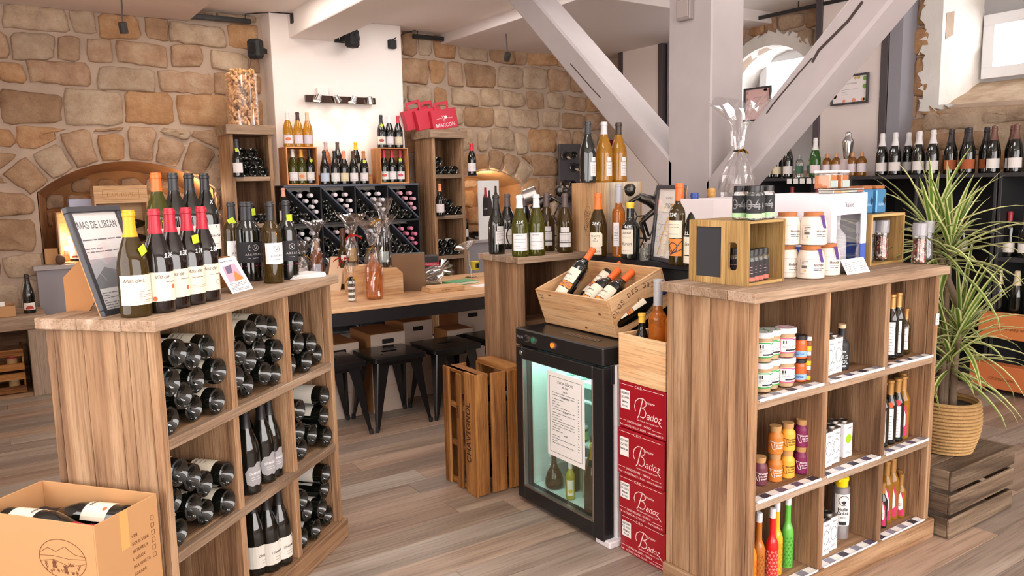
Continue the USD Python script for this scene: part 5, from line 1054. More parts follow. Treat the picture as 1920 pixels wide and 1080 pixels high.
for i, (a, b, k, l) in enumerate(((1641, 490, 'salt', 'grey salt grinder with purple band at the left in the pepper crate'), (1655, 492, 'black', 'black peppercorn mill in the pepper crate'), (1672, 490, 'mix', 'mixed peppercorn mill in the pepper crate, middle'), (1690, 490, 'mix', 'mixed peppercorn mill in the pepper crate, right'), (1722, 496, 'mix', 'mixed peppercorn mill standing outside the crate at the shelf end'), (1735, 488, 'salt', 'grinder behind the mill at the shelf end'))):
    P = stand(a, b, HT, .026); P[2] = HT + (.0105 if i < 4 else 0)
    if i < 4: P[0] = min(max(P[0], .94), 1.12); P[1] = .215 + .03 * (i % 2) ; P[0] = .945 + .052 * i
    put('mill' + k, mill(k), 'pepper_mill', l, 'pepper mill', P, to_eye(P), 'pepper mills')
TIN = plain('tin_blue', '4a86b8', .35, .3)
for i, (a, l) in enumerate(((1641, 'left'), (1667, 'right'))):
    P = onV(a, 390, .26); P[2] = HT + .201; P = np.array([.955 + .09 * i, .26, HT + .201]); t = thing('blue_tin', 'square sky blue tin with cork lid on the pepper crate, ' + l, 'tin', P, math.radians(4), 'blue tins'); part(t, 'tin', B(-.038, .038, -.038, .038, 0, .095, .004), TIN); part(t, 'cork', B(-.034, .034, -.034, .034, .095, .110, .004), plain('cork_dark', '9a6038', .85)); part(t, 'lettering', tr(text('kalios', .012), y=-.0384, z=.03, R=UP), plain('print_pale', 'a8c8e0', .5)); part(t, 'diamond', tr(ext(Polygon([(.038, .035), (.05, .055), (.038, .075), (.026, .055)]), .0006) if False else ext(Polygon([(.012, .05), (.024, .065), (.036, .05), (.024, .035)]), .0006), R=UP, y=-.0386), plain('diamond_black', '20242a', .5))
for i in range(2):
    P = np.array([.70 + .075 * i, .24, HT + .2885 + .016]); t = thing('spice_box', 'clear square spice box with terracotta powder on the gift carton, ' + ('left', 'right')[i], 'spice box', P, math.radians(9), 'square spice boxes'); part(t, 'powder', B(-.03, .03, -.03, .03, .002, .05, .003), plain('spice_terracotta', 'c07848', .9, bump=1, bscale=90, vary=.2)); part(t, 'box', B(-.032, .032, -.032, .032, 0, .058, .003), film('spice_box_clear', .06, .03)); part(t, 'lid', B(-.033, .033, -.033, .033, .058, .068, .003), plain('lid_clear', 'd9d9da', .2)); part(t, 'paper_label', tr(B(-.03, .03, .004, .03, 0, .0005, 0), R=UP, y=-.0325), plain('label_sage', 'a9b3ae', .7))
for i in range(4):
    P = np.array([.60 + .066 * i, .155 + .012 * i, HT + .2885]); t = thing('flat_tin', 'flat silver spice tin on top of the gift carton, %s from the left' % nth(i), 'tin', P, math.radians(9), 'flat tins on the gift carton'); part(t, 'tin', B(-.03, .03, -.03, .03, 0, .012, .003), STEEL); part(t, 'lid', B(-.031, .031, -.031, .031, .012, .0155, .002), plain('tin_lid', 'd3cfca', .3, .6)); part(t, 'paper_band', tr(B(-.029, .029, .003, .009, 0, .0004, 0), R=UP, y=-.0302), lab_mat(('c98a5a', 'c7b08a', 'a9b3ae', 'b06a58')[i]))

# ------------------------------------------------------------------ goods in the nine cells of the right unit
RC = ((.029, .371), (.40, .735), (.764, 1.071)); RZ_ = (.7506, .414, .079)
def cellpos(a, b, row, r, vmin=None):
    P = stand(a, b, RZ_[row], r); P[2] = RZ_[row] + .0005; P[1] = max(P[1], vmin if vmin is not None else r + .005); return P
# price rails
TG = plain('rail_white', 'e4e2e6', .4); TD = [plain('price_tag_dark', '3a3440', .5), plain('price_tag_grey', '8a8894', .5), plain('price_tag_violet', '5a5068', .5)]
for r in range(3):
    for c in range(3):
        x0, x1 = RC[c][0] + .003, RC[c][1] - .003; z = RZ_[r]
        t = thing('price_rail', 'white price rail along the front edge of the right unit\'s %s row, %s cell' % (('top', 'middle', 'bottom')[r], ('left', 'middle', 'right')[c]), 'price rail', (0, 0, z), 0, 'price rails')
        part(t, 'rail', mv(B(x0, x1, -.002, .034, .0, .0022, .0006), mat4()), TG); part(t, 'lip', B(x0, x1, -.005, -.0022, -.004, .006, .0006), TG)
        n = 8; rr = random.Random(r * 3 + c)
        for k in range(n):
            if k % 2 == (r + c) % 2: part(t, 'price_tag', B(x0 + (x1 - x0) * (k + .06) / n, x0 + (x1 - x0) * (k + .96) / n, .001, .031, .0022, .0028, 0), TD[rr.randrange(3)])
            else: part(t, 'price_tag', B(x0 + (x1 - x0) * (k + .06) / n, x0 + (x1 - x0) * (k + .96) / n, .001, .031, .0022, .0028, 0), PAPER)
# row 1 left: spread jars
def spread(t, c, seed):
    part(t, 'contents', lathe([(0, .004), (.029, .004), (.030, .012), (.0315, .083), (0, .083)], 24), plain('spread_beige', 'c2a07a', .6), smooth=40); part(t, 'glass', lathe([(0, 0), (.029, 0), (.0305, .004), (.0325, .084)], 24), film('jar_glass', .05, .03, (.96, .96, .95)), smooth=40)
    part(t, 'lid', lathe([(.0325, .082), (.036, .083), (.036, .098), (.034, .1005), (0, .1005)], 26), plain('lid_pale', 'dedde0', .4), smooth=35); part(t, 'lid_ring', tr(stroke(list(Point(0, 0).buffer(.02).exterior.coords), .003), z=.1006), lab_mat(c))
    L = part(t, 'paper_label', bend(sheet(-.085, .06, .018, .07, 16), .0328), plain('label_white', 'e8e6e2', .7)); k = .0336
    part(L, 'label_border', bend(dense(stroke([(-.02, .069), (-.02, .02), (.055, .02)], .004), .006), k), lab_mat(c)); part(L, 'label_border', bend(dense(stroke([(-.02, .067), (.02, .067), (.03, .063), (.055, .067)], .004), .006), k), lab_mat(c)); part(L, 'emblem', bend(dense(join(B(-.010, -.006, .05, .06, 0, .0003, 0), B(-.002, .002, .05, .06, 0, .0003, 0)), .006), k), INK)
    part(L, 'small_print', bend(dense(join(lines(-.01, .045, (.045, .04, .036), .0012, seed), lines(-.075, -.035, [.022 + .006 * j for j in range(7)], .0014, seed)), .008), k), INKG); part(L, 'bar', bend(dense(B(.0, .045, .026, .031, 0, .0003, 0), .008), k), INK)
for (a, b, c, l) in ((1441, 733, '3f9a4a', 'green'), (1470, 728, 'e05a80', 'pink'), (1427, 739, '3f9a4a', 'green')):
    for lv in (0, 1):
        P = cellpos(a, b, 0, .034, .045); P[2] += lv * .1008; P[0] = max(P[0], .068)
        put('spread' + l, lambda t, c=c: spread(t, c, 3), 'spread_jar', 'white lidded beige spread jar, %s label, %s layer%s' % (l, ('lower', 'upper')[lv], ', half behind the left stile' if a == 1427 else ''), 'jar', P, to_eye(P, .1), 'spread jars')
for k, (u, v) in enumerate(((.075, .14), (.15, .13))):
    for lv in (0, 1): put('spreadpink', None, 'spread_jar', 'white lidded spread jar in the back row, %s, %s layer' % (('left', 'right')[k], ('lower', 'upper')[lv]), 'jar', (u, v, RZ_[0] + .0005 + lv * .1008), .3, 'spread jars')
for lv in (0, 1):
    P = cellpos(1494, 718, 0, .024, .06); P[2] += lv * .081; P[0] += .012
    jar('pate_jar', 'orange pate jar with black lid and blue label, %s of two' % ('lower', 'upper')[lv], 'jar', P, 'p', 'd8602c', .0235, .066, 'lid', '202022', (.98, .013), [(.12, .42, '8fb4dc')], 'orange pate jars', 'orangejar', mark=(LN(-.015, .015, (.02, .015), '3a5a9a', .002), ), shoulder=.2)
for c, (a, b, nm) in enumerate(((1507, 716, 'left'), (1522, 712, 'right'))):
    for lv in range(3):
        P = cellpos(a, b, 0, .017, .06); P[2] += lv * .0515; P[0] += .02 + .004 * c; blue = c == 1 and lv == 2
        jar('pate_jar', 'tiny %s labelled jar with white lid, %s stack, %s' % ('blue' if blue else 'yellow', nm, ('bottom', 'middle', 'top')[lv]), 'jar', P, 'p', '8a4a24', .0175, .038, 'lid', 'dcdadb', (1.02, .013), [(.08, .5, '6a9ab8' if blue else 'e8c828')], 'tiny white lidded jars', 'tinyjar' + 'by'[not blue], shoulder=.12)
# white oil tins
def oiltin(t, lime=False):
    w, d, h = .027, .027, .128
    g = sbox(-w, -d, w, d).buffer(-.006).buffer(.006); part(t, 'tin', ext(g, h), plain('tin_white', 'dbd9dd', .4), smooth=20); part(t, 'top', ext(g.buffer(.0012), .004, h), STEEL); part(t, 'spout_rim', lathe([(.019, h + .004), (.019, h + .009), (.016, h + .009), (.016, h + .0045)], 20), STEEL, smooth=30); part(t, 'cap', cyl(.0155, h + .004, h + .008, 18), BLACK)
    if lime: part(t, 'emblem', tr(ext(Point(0, .07).buffer(.017), .0005), R=UP, y=-d), plain('lime_green', '9cc020', .5))
    else: part(t, 'emblem', tr(join(stroke([(.017 * math.cos(a), .065 + .026 * math.sin(a)) for a in np.linspace(.5, 4.4, 22)], .0014), stroke([(.017 * math.cos(a), .065 + .026 * math.sin(a)) for a in np.linspace(4.7, 6.2, 10)], .0014), stroke([(.019, .09), (.026, .1)], .0012), stroke([(.016, .04), (.027, .042)], .0014)), R=UP, y=-d), INK)
    part(t, 'lettering', tr(text('kalios', .007), x=.006, z=.108, y=-d, R=UP), INKG); part(t, 'small_print', tr(lines(-.012, .018, (.02, .015), .0015, 2), y=-d, R=UP), INKG)
def tins(row, pts, what):
    for i, (u, v, l) in enumerate(pts): put('oiltin', oiltin, 'oil_tin', 'square white oil tin with thin black ring, %s, %s' % (what, l), 'tin', (u, v, RZ_[row] + .0005), (-.04, .03, .0)[i % 3], 'white oil tins')
tins(0, ((.405 + .028, .075, 'at the left edge'), (.491, .085, 'front middle'), (.548, .09, 'front right'), (.46, .15, 'behind left'), (.52, .155, 'behind right')), 'top row')
tins(1, ((.433, .075, 'at the left edge'), (.492, .08, 'front second'), (.55, .088, 'front third'), (.445, .14, 'second line left'), (.503, .145, 'second line middle'), (.561, .15, 'second line right'), (.45, .21, 'third line left'), (.508, .215, 'third line middle'), (.566, .22, 'third line right'), (.61, .115, 'narrow side showing')), 'middle row')
put('limetin', lambda t: oiltin(t, True), 'oil_tin', 'square white oil tin with lime green circle, middle row', 'tin', (.642, .098, RZ_[1] + .0005), 0)
tins(2, ((.433, .075, 'at the left edge'), (.495, .08, 'front second'), (.553, .088, 'front third'), (.45, .145, 'behind left'), (.508, .15, 'behind middle'), (.566, .155, 'behind right')), 'bottom row')
def balsam(t):
    part(t, 'glass', lathe([(0, 0), (.026, 0), (.028, .003), (.028, .085), (.0255, .098), (.017, .107), (.0125, .114), (.0125, .150), (0, .150)], 24), G['matte'], smooth=40); part(t, 'stopper', cyl(.0145, .150, .165, 18), plain('stopper_pale', 'd9b894', .8), smooth=35)
    part(t, 'lettering', bend(dense(join(tr(text('BALS', .013), x=.004, y=.042), tr(text('MIOL', .013), x=.004, y=.024), tr(text('kalios', .007, bold=True), x=.004, y=.066), lines(-.014, .02, (.016, .012, .008), .0015, 3)), .006), .0286), plain('chalk_white', 'eeeeee', .7))
for i, (u, v, l) in enumerate(((.612, .095, 'in front'), (.575, .2, 'behind the tins'), (.475, .23, 'deep behind the left tins'))): put('balsam', balsam, 'balsamic_bottle', 'matte black balsamic bottle with pale stopper, ' + l, 'bottle', (u, v, RZ_[0] + .0005), to_eye((u, v, .8)), 'matte black bottles')
# row 1 right
GO = 'oil bottles in the right column'
def wide(c1, c2):
    def b(t): bottle(t, 'bord', 'oil', 'd98a4a', .262, [(.012, .10, .16, c1), (.10, .175, .16, c2, {'marks': (('emblem', stroke(list(Point(.02, .15).buffer(.01).exterior.coords), .003), 'e0602a'), LN(-.02, .04, (.12,)))})], scale=.72, n=22)
    return b
for i, (u, v, c1, c2, l) in enumerate(((.785, .09, 'cdbfae', 'e0dcd6', 'beige label'), (.835, .085, 'cf8a98', 'e4dcdc', 'rose label'))):
    t = thing('vinegar_bottle', 'tall dark bottle with orange stopper and %s, top right cell' % l, 'bottle', (u + .012, v, RZ_[0] + .0005), to_eye((u, v, 1)), GO); v0, f0 = 0, 0; wide(c1, c2)(t)
def oilb(t, body='oil', lab='rect', tall=True, red=False):
    sh = 'square' if tall else 'small'; R = SH[sh][1]
    part(t, 'glass', lathe(SH[sh][0], 22), G[body], smooth=40); z = SH[sh][3]; pr = SH[sh][0]
    part(t, 'capsule', lathe([(prof_at(pr, z) + .0008, z)] + [(r + .0009, zz) for r, zz in pr[5:] if zz > z + .001 and r > 0] + [(0, SH[sh][2] + .0008)], 20), plain('capsule_copper', 'b98a50', .35, .5), smooth=35)
    k = R / .027
    if lab == 'rect': part(t, 'paper_label', bend(sheet(-.016 * k, .016 * k, .02, .145 * k, 6), R + .0004), plain('label_white', 'e8e6e2', .7)); part(t, 'small_print', bend(dense(lines(-.011, .011, [.03 + .012 * j for j in range(9)], .0016, 4), .008), R + .001), INKG)
    else:
        part(t, 'label_base', bend(sheet(-.022 * k, .022 * k, .015 * k, .06 * k, 8), R + .0004), plain('label_magenta', 'c02a5a', .6)); part(t, 'label_back', bend(dense(ext(Polygon([(-.02 * k, .06 * k), (.02 * k, .06 * k), (.018 * k, .12 * k), (.004 * k, .15 * k), (-.004 * k, .15 * k), (-.018 * k, .12 * k)]), .0003), .008), R + .0002), plain('label_magenta', 'c02a5a', .6))
        dp = Polygon([(.014 * k * math.cos(a), (.062 + .014 * math.sin(a)) * k) for a in np.linspace(pi, 2 * pi, 9)] + [(.0135 * k, .10 * k), (.006 * k, .13 * k), (0, .15 * k), (-.006 * k, .13 * k), (-.0135 * k, .10 * k)]); part(t, 'drop_label', bend(dense(ext(dp, .0004), .006), R + .0009), plain('label_white', 'e8e6e2', .7)); part(t, 'small_print', bend(dense(lines(-.009 * k, .009 * k, (.085 * k, .078 * k, .07 * k), .0014, 4), .008), R + .0016), INKG)
    if red: part(t, 'fruit_picture', bend(dense(ext(Point(.004, .158).buffer(.011), .0003), .006), R + .0005), plain('fruit_' + red, red, .5))
def oils(row, kind, fn, pts, desc):
    for i, (u, v, l) in enumerate(pts): put(kind, fn, 'oil_bottle', '%s, %s' % (desc, l), 'oil bottle', (u, v, RZ_[row] + .0005), to_eye((u, v, RZ_[row]), .0), GO)
oils(0, 'oil_rect', oilb, ((.90, .075, 'left'), (.952, .08, 'right')), 'tall black oil bottle with copper capsule, top right cell')
oils(0, 'oil_small_r', lambda t: oilb(t, 'brown', 'rect', False), ((.985, .12, 'behind'), (1.02, .085, 'front')), 'small brown oil bottle, top right cell')
oils(1, 'oil_drop', lambda t: oilb(t, 'oil', 'drop', True), ((.80, .065, 'leftmost of the front line'),), 'dark oil bottle with white drop label, middle right cell')
oils(1, 'oil_rect', None, ((.80, .18, 'back line left'), (.86, .18, 'back line second'), (.92, .185, 'back line third'), (.98, .19, 'back line right')), 'tall black oil bottle with copper capsule, middle right cell')
for i, (u, c) in enumerate(((.853, 'b8b03a'), (.905, 'd05a2a'), (.957, 'c83a4a'))): put('oil_rect' + c, lambda t, c=c: oilb(t, 'oil', 'rect', True, c), 'oil_bottle', 'dark oil bottle with white strip label, middle right cell, %s' % ('second', 'third', 'fourth')[i] + ' in front', 'oil bottle', (u, .07, RZ_[1] + .0005), to_eye((u, .07, .4)), GO)
oils(1, 'gold_drop', lambda t: oilb(t, 'gold', 'drop', True), ((1.005, .075, 'left of the pair'), (1.043, .1, 'right of the pair')), 'golden oil bottle with pink drop label, middle right cell')
oils(2, 'dark_small', lambda t: oilb(t, 'oil', 'drop', False), ((.79, .06, 'leftmost'), (.832, .062, 'second'), (.874, .065, 'third'), (.80, .12, 'behind')), 'small dark oil bottle with pink drop label, bottom right cell')
oils(2, 'gold_drop', None, ((.93, .085, 'left'), (.983, .09, 'right'), (.90, .17, 'behind left'), (.96, .18, 'behind right')), 'large golden oil bottle with pink drop label, bottom right cell')
oils(2, 'gold_small', lambda t: oilb(t, 'gold', 'drop', False), ((1.022, .075, 'left'), (1.052, .1, 'right')), 'small golden oil bottle with pink drop label, bottom right cell')
# row 2 left: corked ceramic jars; row 3 left: tall painted bottles
def pot(c, mk_, r=.0255):
    def b(t):
        part(t, 'body', lathe([(0, 0), (r * .9, 0), (r, .003), (r, .058), (r * .93, .067), (r * .72, .073), (r * .70, .080)], 24), plain('glaze_' + c, c, .45), smooth=40); part(t, 'cork', lathe([(r * .74, .078), (r * .8, .097), (0, .097)], 20), plain('cork', 'b98d5a', .85), smooth=35)
        part(t, 'painted_sketch', bend(dense(join(stroke([(-.02, .045), (-.012, .02), (-.004, .018), (-.008, .04)], .0016), stroke([(-.022, .047), (-.004, .044)], .0016)), .006), r + .0008), plain('paint_' + mk_, mk_, .6)); part(t, 'lettering', bend(dense(join(*[tr(text(s, .006, bold=True), x=.012, y=.04 - .009 * j) for j, s in enumerate(('Moutarde', 'au miel', 'douce'))]), .006), r + .0008), plain('paint_' + mk_, mk_, .6))
    return b
POTS = (('brown', '6a3440', 'e8dcd8', 1424, 912, 1, '', 0), ('orange', 'd0782e', 'f0e4d8', 1452, 905, 2, 'front', 0), ('yellow', 'eeaa3c', '6a4a1c', 1475, 898, 2, 'front', .01), ('purple', '7a1c50', 'e8dce4', 1501, 890, 2, 'front', .0), ('rust', 'b8601c', 'd8d0c8', 1430, 892, 2, 'back left', 0), ('plum', '4a1a3c', 'd0c4cc', 1455, 880, 2, 'back middle', 0))
for nm, c, m_, a, b, n, l, dv in POTS:
    for lv in range(n):
        P = cellpos(a, b, 1, .0255, .03); P[2] += lv * .0975; P[0] = max(P[0], .06)
        if nm in ('rust', 'plum'): P[1] = .125; P[0] = (.075, .14)[nm == 'plum']
        put('pot' + c, pot(c, m_), 'mustard_pot', 'corked %s glazed mustard pot in the right unit, %s layer' % (nm, ('lower', 'upper')[lv]), 'mustard pot', P, to_eye(P, .15), 'corked glazed pots')
def painted(c, dark):
    def b(t):
        part(t, 'body', lathe([(0, 0), (.0185, 0), (.0205, .003), (.0215, .12), (.021, .135), (.0165, .150), (.0115, .162), (.0105, .175), (.0100, .232)], 24), plain('glaze_' + c, c, .25, 0, coat_weight=.4), smooth=40); part(t, 'shrink_cap', lathe([(.0106, .228), (.0108, .258), (.009, .26), (0, .26)], 18), plain('cap_pale', 'dcdade', .4), smooth=35)
        r = random.Random(3); ms = []
        for i in range(9):
            for j in range(5):
                x, y = -.028 + .014 * j + (.007 if i % 2 else 0), .012 + i * .0125
                for k in range(3): a = k * pi / 3; ms.append(stroke([(x - .006 * math.cos(a), y - .006 * math.sin(a)), (x + .006 * math.cos(a), y + .006 * math.sin(a))], .0009))
        part(t, 'painted_pattern', bend(join(*ms), .0218), plain('paint_' + dark, dark, .5))
    return b
for i, (nm, c, dk, u, v) in enumerate((('orange', 'f0861c', 'd86a10', .062, .045), ('brown', 'b06a24', '8a4e18', .118, .055), ('red', 'd41a1a', 'f0b0a0', .182, .05), ('yellow', 'eeb024', 'c88a14', .238, .075), ('green', '62b848', '3f8a30', .312, .085), ('amber', 'c0841c', '9a6414', .15, .14))): 
    P = (u, v, RZ_[2] + .0005); t = thing('sauce_bottle', 'tall glossy %s bottle with white cap, bottom left of the right unit' % nm, 'bottle', P, to_eye(P), 'tall painted bottles'); painted(c, dk)(t)
t = thing('oil_can', 'tall silver rapeseed oil can with yellow cap, bottom row', 'can', (.668, .11, RZ_[2] + .0005), to_eye((.65, .1, .2)))
part(t, 'can', cyl(.031, 0, .205, 28, .003), plain('can_silver', 'b8b4b8', .3, .7), smooth=40); part(t, 'cap', lathe([(.022, .205), (.024, .21), (.024, .222), (.027, .232), (.026, .24), (.02, .244), (0, .244)], 22), plain('cap_yellow', 'f0d010', .4), smooth=40); part(t, 'spout', tube([(0, -.02, .23), (-.012, -.034, .232)], .004), plain('cap_yellow', 'f0d010', .4))
L = part(t, 'paper_label', bend(sheet(-.022, .045, .055, .18, 10), .0314), plain('label_white', 'e8e6e2', .7)); part(L, 'lettering', bend(dense(join(tr(text('Huile', .012, bold=True), x=.01, y=.115), tr(text('Colza', .012, bold=True), x=.01, y=.1), tr(text('BIO', .007), x=.01, y=.086)), .006), .0322), INK); part(L, 'emblem', bend(dense(join(stroke([(.012 + .019 * math.cos(a), .155 + .019 * math.sin(a)) for a in np.linspace(.2, 5.0, 20)], .002), ext(Polygon([(.002, .15), (.012, .138), (.022, .15), (.012, .156)]), .0004)), .006), .0322), INK); part(L, 'label_foot', bend(dense(join(B(-.016, -.008, .062, .07, 0, .0003, 0), B(-.004, .022, .06, .073, 0, .0003, 0)), .006), .0322), INK)
t = thing('shelf_tag', 'small white tag clipped on the right unit\'s far stile', 'tag', (1.085, -.002, .87)); part(t, 'tag', B(-.012, .012, -.003, 0, 0, .045, .001), PAPER); part(t, 'small_print', tr(lines(-.008, .008, (.012, .02, .03), .002, 3), y=-.0032, R=UP), INKG)

# ------------------------------------------------------------------ on the long table
TZ = .75
def inb(l, P, *a, **k): return inside(l, P, *a, **k)
GT = 'gift wrapped bottles on the table'
t = thing('pine_case', 'pine wine box standing behind the wrapped orange bottle on the table', 'wooden box', (.06, 2.90, TZ)); 
def pbox(t, w, d, h, th=.008, lid=True, m=PINE):
    for b, a in ((B(0, w, 0, th, 0, h, .001), 'x'), (B(0, w, d - th, d, 0, h, .001), 'x'), (B(0, th, th, d - th, 0, h, .001), 'y'), (B(w - th, w, th, d - th, 0, h, .001), 'y'), (B(th, w - th, th, d - th, 0, th, .0005), 'x')): part(t, 'board', b, m[a])
    if lid: part(t, 'lid', B(th * .3, w - th * .3, th * .3, d - th * .3, h - .006, h, .001), m['x'])
A_ = lvl(658, 553, TZ); B2 = lvl(757, 549, TZ)
setm(t, mat4((A_[0], A_[1], TZ))); pbox(t, .155, .10, .185)
t = thing('pine_case', 'pine wine box under the dark wrapped bottle, right of the wrapped orange bottle', 'wooden box', (B2[0] - .17, B2[1], TZ)); pbox(t, .17, .12, .175); part(t, 'lettering', tr(text('A', .006), x=.15, z=.11, y=-.0003, R=UP), plain('brand_brown', '6a4428', .8))
P = stand(703, 562, TZ, .05); gift('wrapped_bottle_gift', 'large orange bottle in clear cellophane with gold bow, front of the table', P, .50, .062, .33, 11, group=GT); t = inb('large bright orange liqueur bottle inside the front cellophane gift', P, 'spirit', 'orange', None, None, [], scale=1.55); part(t, 'neck', lathe([(.018, .17), (.016, .26), (.018, .27), (0, .27)], 16), G['orange'], smooth=40)
P = np.array([A_[0] + .045, A_[1] + .05, TZ + .186]); gift('wrapped_bottle_gift', 'red ribboned cellophane gift on the left pine box', P, .34, .04, .2, 12, (RIBR, RIBR), group=GT); inb('brown bottle with bronze label inside the red ribboned gift', P, 'small', 'brown', '5a3a20', None, [(.02, .09, .05, 'b09060')], scale=1.3)
P = np.array([B2[0] - .10, B2[1] + .06, TZ + .176]); gift('wrapped_bottle_gift', 'dark bottle in shiny cellophane with gold bow on the right pine box', P, .44, .048, .31, 13, group=GT, flare=.02); inb('dark wine bottle inside the shiny gift on the right pine box', P, 'bord', 'dark', '23252c', None, [(.03, .1, .07, 'a8b4b0')])
P = np.array([B2[0] - .045, B2[1] + .20, TZ]); gift('wrapped_bottle_gift', 'cellophane gift with pale flared top behind the right pine box', P, .50, .05, .36, 14, group=GT); inb('dark bottle inside the pale flared gift behind the right pine box', P, 'bord', 'dark', '6a5048', None, [])
P = lvl(598, 530, TZ) + [.03, .10, 0]; P[2] = TZ; gift('wrapped_bottle_gift', 'tall cellophane gift with gold loops and rose bottle at the table\'s left', P, .46, .045, .33, 15, group=GT); inb('slim rose liqueur bottle inside the tall gift with gold loops', P, 'bord', 'rose', 'c9a080', None, [(.05, .13, .06, 'cfcdd8')])
P = lvl(573, 530, TZ) + [.03, .12, 0]; P[2] = TZ; gift('wrapped_bottle_gift', 'small crumpled cellophane bag at the far left of the table', P, .30, .055, .20, 16, group=GT); inb('pale jar inside the small crumpled cellophane bag', P, 'spirit', 'clear', 'e0dcd8', None, [(.02, .1, .1, 'd8ccc8')])
P = lvl(626, 528, TZ) + [.03, .08, 0]; P[2] = TZ; t = thing('cellophane_bag', 'crumpled clear cellophane pouch between the tall gift and red ribboned bottle', 'cellophane bag', P); part(t, 'cellophane', crumple([(.004, 0), (.05, .01), (.06, .05), (.05, .10), (.02, .13), (.06, .17)], 31, 32, .02), CELLO); part(t, 'ribbon', lathe([(.02, .126), (.024, .13), (.02, .134)], 14), GOLD)
P = lvl(645, 545, TZ) + [.05, .10, 0]; P[2] = TZ; t = thing('liqueur_bottle', 'brown long necked liqueur bottle with red bow on the table', 'bottle', P, to_eye(P)); bottle(t, 'slim', 'brown', '5a3020', .29, [(.03, .12, .06, 'e0c8b0'), (.16, .19, .03, 'e8e4e0')], scale=1.25); bow(t, .215, .03, RIBR, RIBR, 4, .08)
P = stand(660, 566, TZ, .022); t = thing('jar_stack_gift', 'stack of four small jars in cellophane with leopard bow at the table edge', 'gift wrapped jars', P, to_eye(P)); part(t, 'cellophane', crumple([(.02, .001), (.028, .004), (.028, .13), (.018, .145), (.012, .15), (.022, .18), (.035, .235)], 21, 28, .003), CELLO); bow(t, .148, .013, GOLD, RIB, 3, .05)
for k in range(4):
    c = ('6a5a2a', '8a7a3a', '5a3a28', '3a4a2a')[k]; j = thing('mini_jar', 'tiny preserve jar in the cellophane stack, %s from the bottom' % nth(k), 'jar', P + [0, 0, .003 + .035 * k], to_eye(P), 'tiny jars in the stack'); part(j, 'glass', cyl(.021, 0, .023, 18), plain('preserve_' + c, c, .2), smooth=40); part(j, 'lid', cyl(.0215, .0235, .032, 18), plain('lid_dark', '3a3632', .35), smooth=40); part(j, 'paper_label', lathe([(.0214, .004), (.0214, .019)], 18), plain('label_white', 'e8e6e2', .7), smooth=True)
M, w_, h_ = leaning((612, 545), (640, 545), (620, 482), TZ)
t = mthing('chalk_plaque', 'small brown edged plaque leaning behind the jar stack on the table', 'plaque', M); part(t, 'plate', B(0, .10, 0, h_, -.006, 0, .001), plain('plaque_pale', 'd8b898', .7)); part(t, 'edge', join(B(-.008, 0, 0, h_, -.012, .002), B(0, .10, h_, h_ + .008, -.012, .002)), plain('plaque_brown', '6a4632', .6))
t = thing('picture_frame', 'silver edged dark frame leaning beside the right pine box', 'picture frame', lvl(776, 546, TZ) + [-.02, .02, 0], math.radians(40), None, rot((0, 0, 1), math.radians(62)) @ rot((0, 1, 0), -.48)); part(t, 'board', B(0, .012, -.11, .11, 0, .30, .002), CHAR); part(t, 'edge', B(-.002, 0, -.108, .108, .002, .298, 0), STEEL); part(t, 'strut', B(.012, .016, -.03, .03, 0, .2), KRAFT)
P = lvl(770, 536, TZ); t = thing('gift_box', 'black box with crimson band on the table', 'box', (P[0] + .03, P[1] + .05, TZ), math.radians(-26)); s_ = .20
part(t, 'box', B(0, s_, 0, .15, 0, .20, .002), plain('box_black', '262327', .5)); bd = part(t, 'band', B(-.0012, s_ + .0012, -.0012, .1512, .130, .156, .0005), plain('band_crimson', 'd0204a', .5)); part(bd, 'lettering', tr(join(tr(text('ROMMELIN', .009), x=.12), tr(text('wedge', .009, slant=.3), x=.165), tr(lines(.02, .085, (.003,), .003, 2), x=0)), z=.139, y=-.0016, R=UP), PAPER)
P = lvl(798, 542, TZ); t = thing('cellophane_bag', 'crumpled cellophane hamper lying before the black box', 'cellophane bag', P + [.02, .04, 0]); part(t, 'cellophane', tr(crumple([(.004, 0), (.05, .01), (.07, .06), (.05, .11), (.02, .15), (.06, .2)], 41, 32, .025), R=rot((0, 1, 0), 1.2), z=.065), CELLO); part(t, 'contents', B(-.02, .10, -.05, .04, .006, .045, .01), plain('pack_olive', '6a5a3a', .6)); part(t, 'contents', B(-.05, .02, -.03, .05, .006, .06, .01), plain('pack_rose', 'b09088', .6))
P = lvl(808, 550, TZ); t = thing('flat_box', 'flat pale wooden box lying on the table', 'wooden box', (P[0], P[1], TZ), math.radians(-3)); part(t, 'base', B(0, .25, 0, .16, 0, .024, .001), PINE['x']); part(t, 'lid', B(.001, .249, .001, .159, .0245, .032, .001), PINE['x']); part(t, 'brand', tr(lines(.08, .16, (.012,), .003, 3), y=-.0004, R=UP), plain('brand_brown', '6a4428', .8))
P = lvl(852, 535, TZ + .005); t = thing('book', 'green edged book on the table by the oak panel', 'book', (P[0], P[1], TZ), math.radians(8)); part(t, 'pages', B(.002, .22, .002, .14, .003, .018), plain('book_pages', 'eeeade', .8)); part(t, 'cover', join(B(0, .222, 0, .142, 0, .003), B(0, .222, 0, .142, .018, .021), B(0, .003, 0, .142, .003, .018)), plain('book_green', '5a9a68', .5))
P = lvl(870, 541, TZ); t = thing('leaflet', 'white leaflet on the table edge by the oak panel', 'leaflet', (P[0] + .12, P[1] - .02, TZ), .3); part(t, 'paper', B(0, .15, 0, .1, 0, .002, 0), PAPER)
P = lvl(893, 508, TZ); t = thing('coffee_tin', 'small yellow and black tin on the table', 'tin', (P[0] + .05, P[1] + .1, TZ)); part(t, 'tin', cyl(.035, 0, .07, 20), plain('tin_yellow', 'd8c030', .4), smooth=40); part(t, 'band', lathe([(.0354, .015), (.0354, .055)], 20, -2, .2), BLACK)
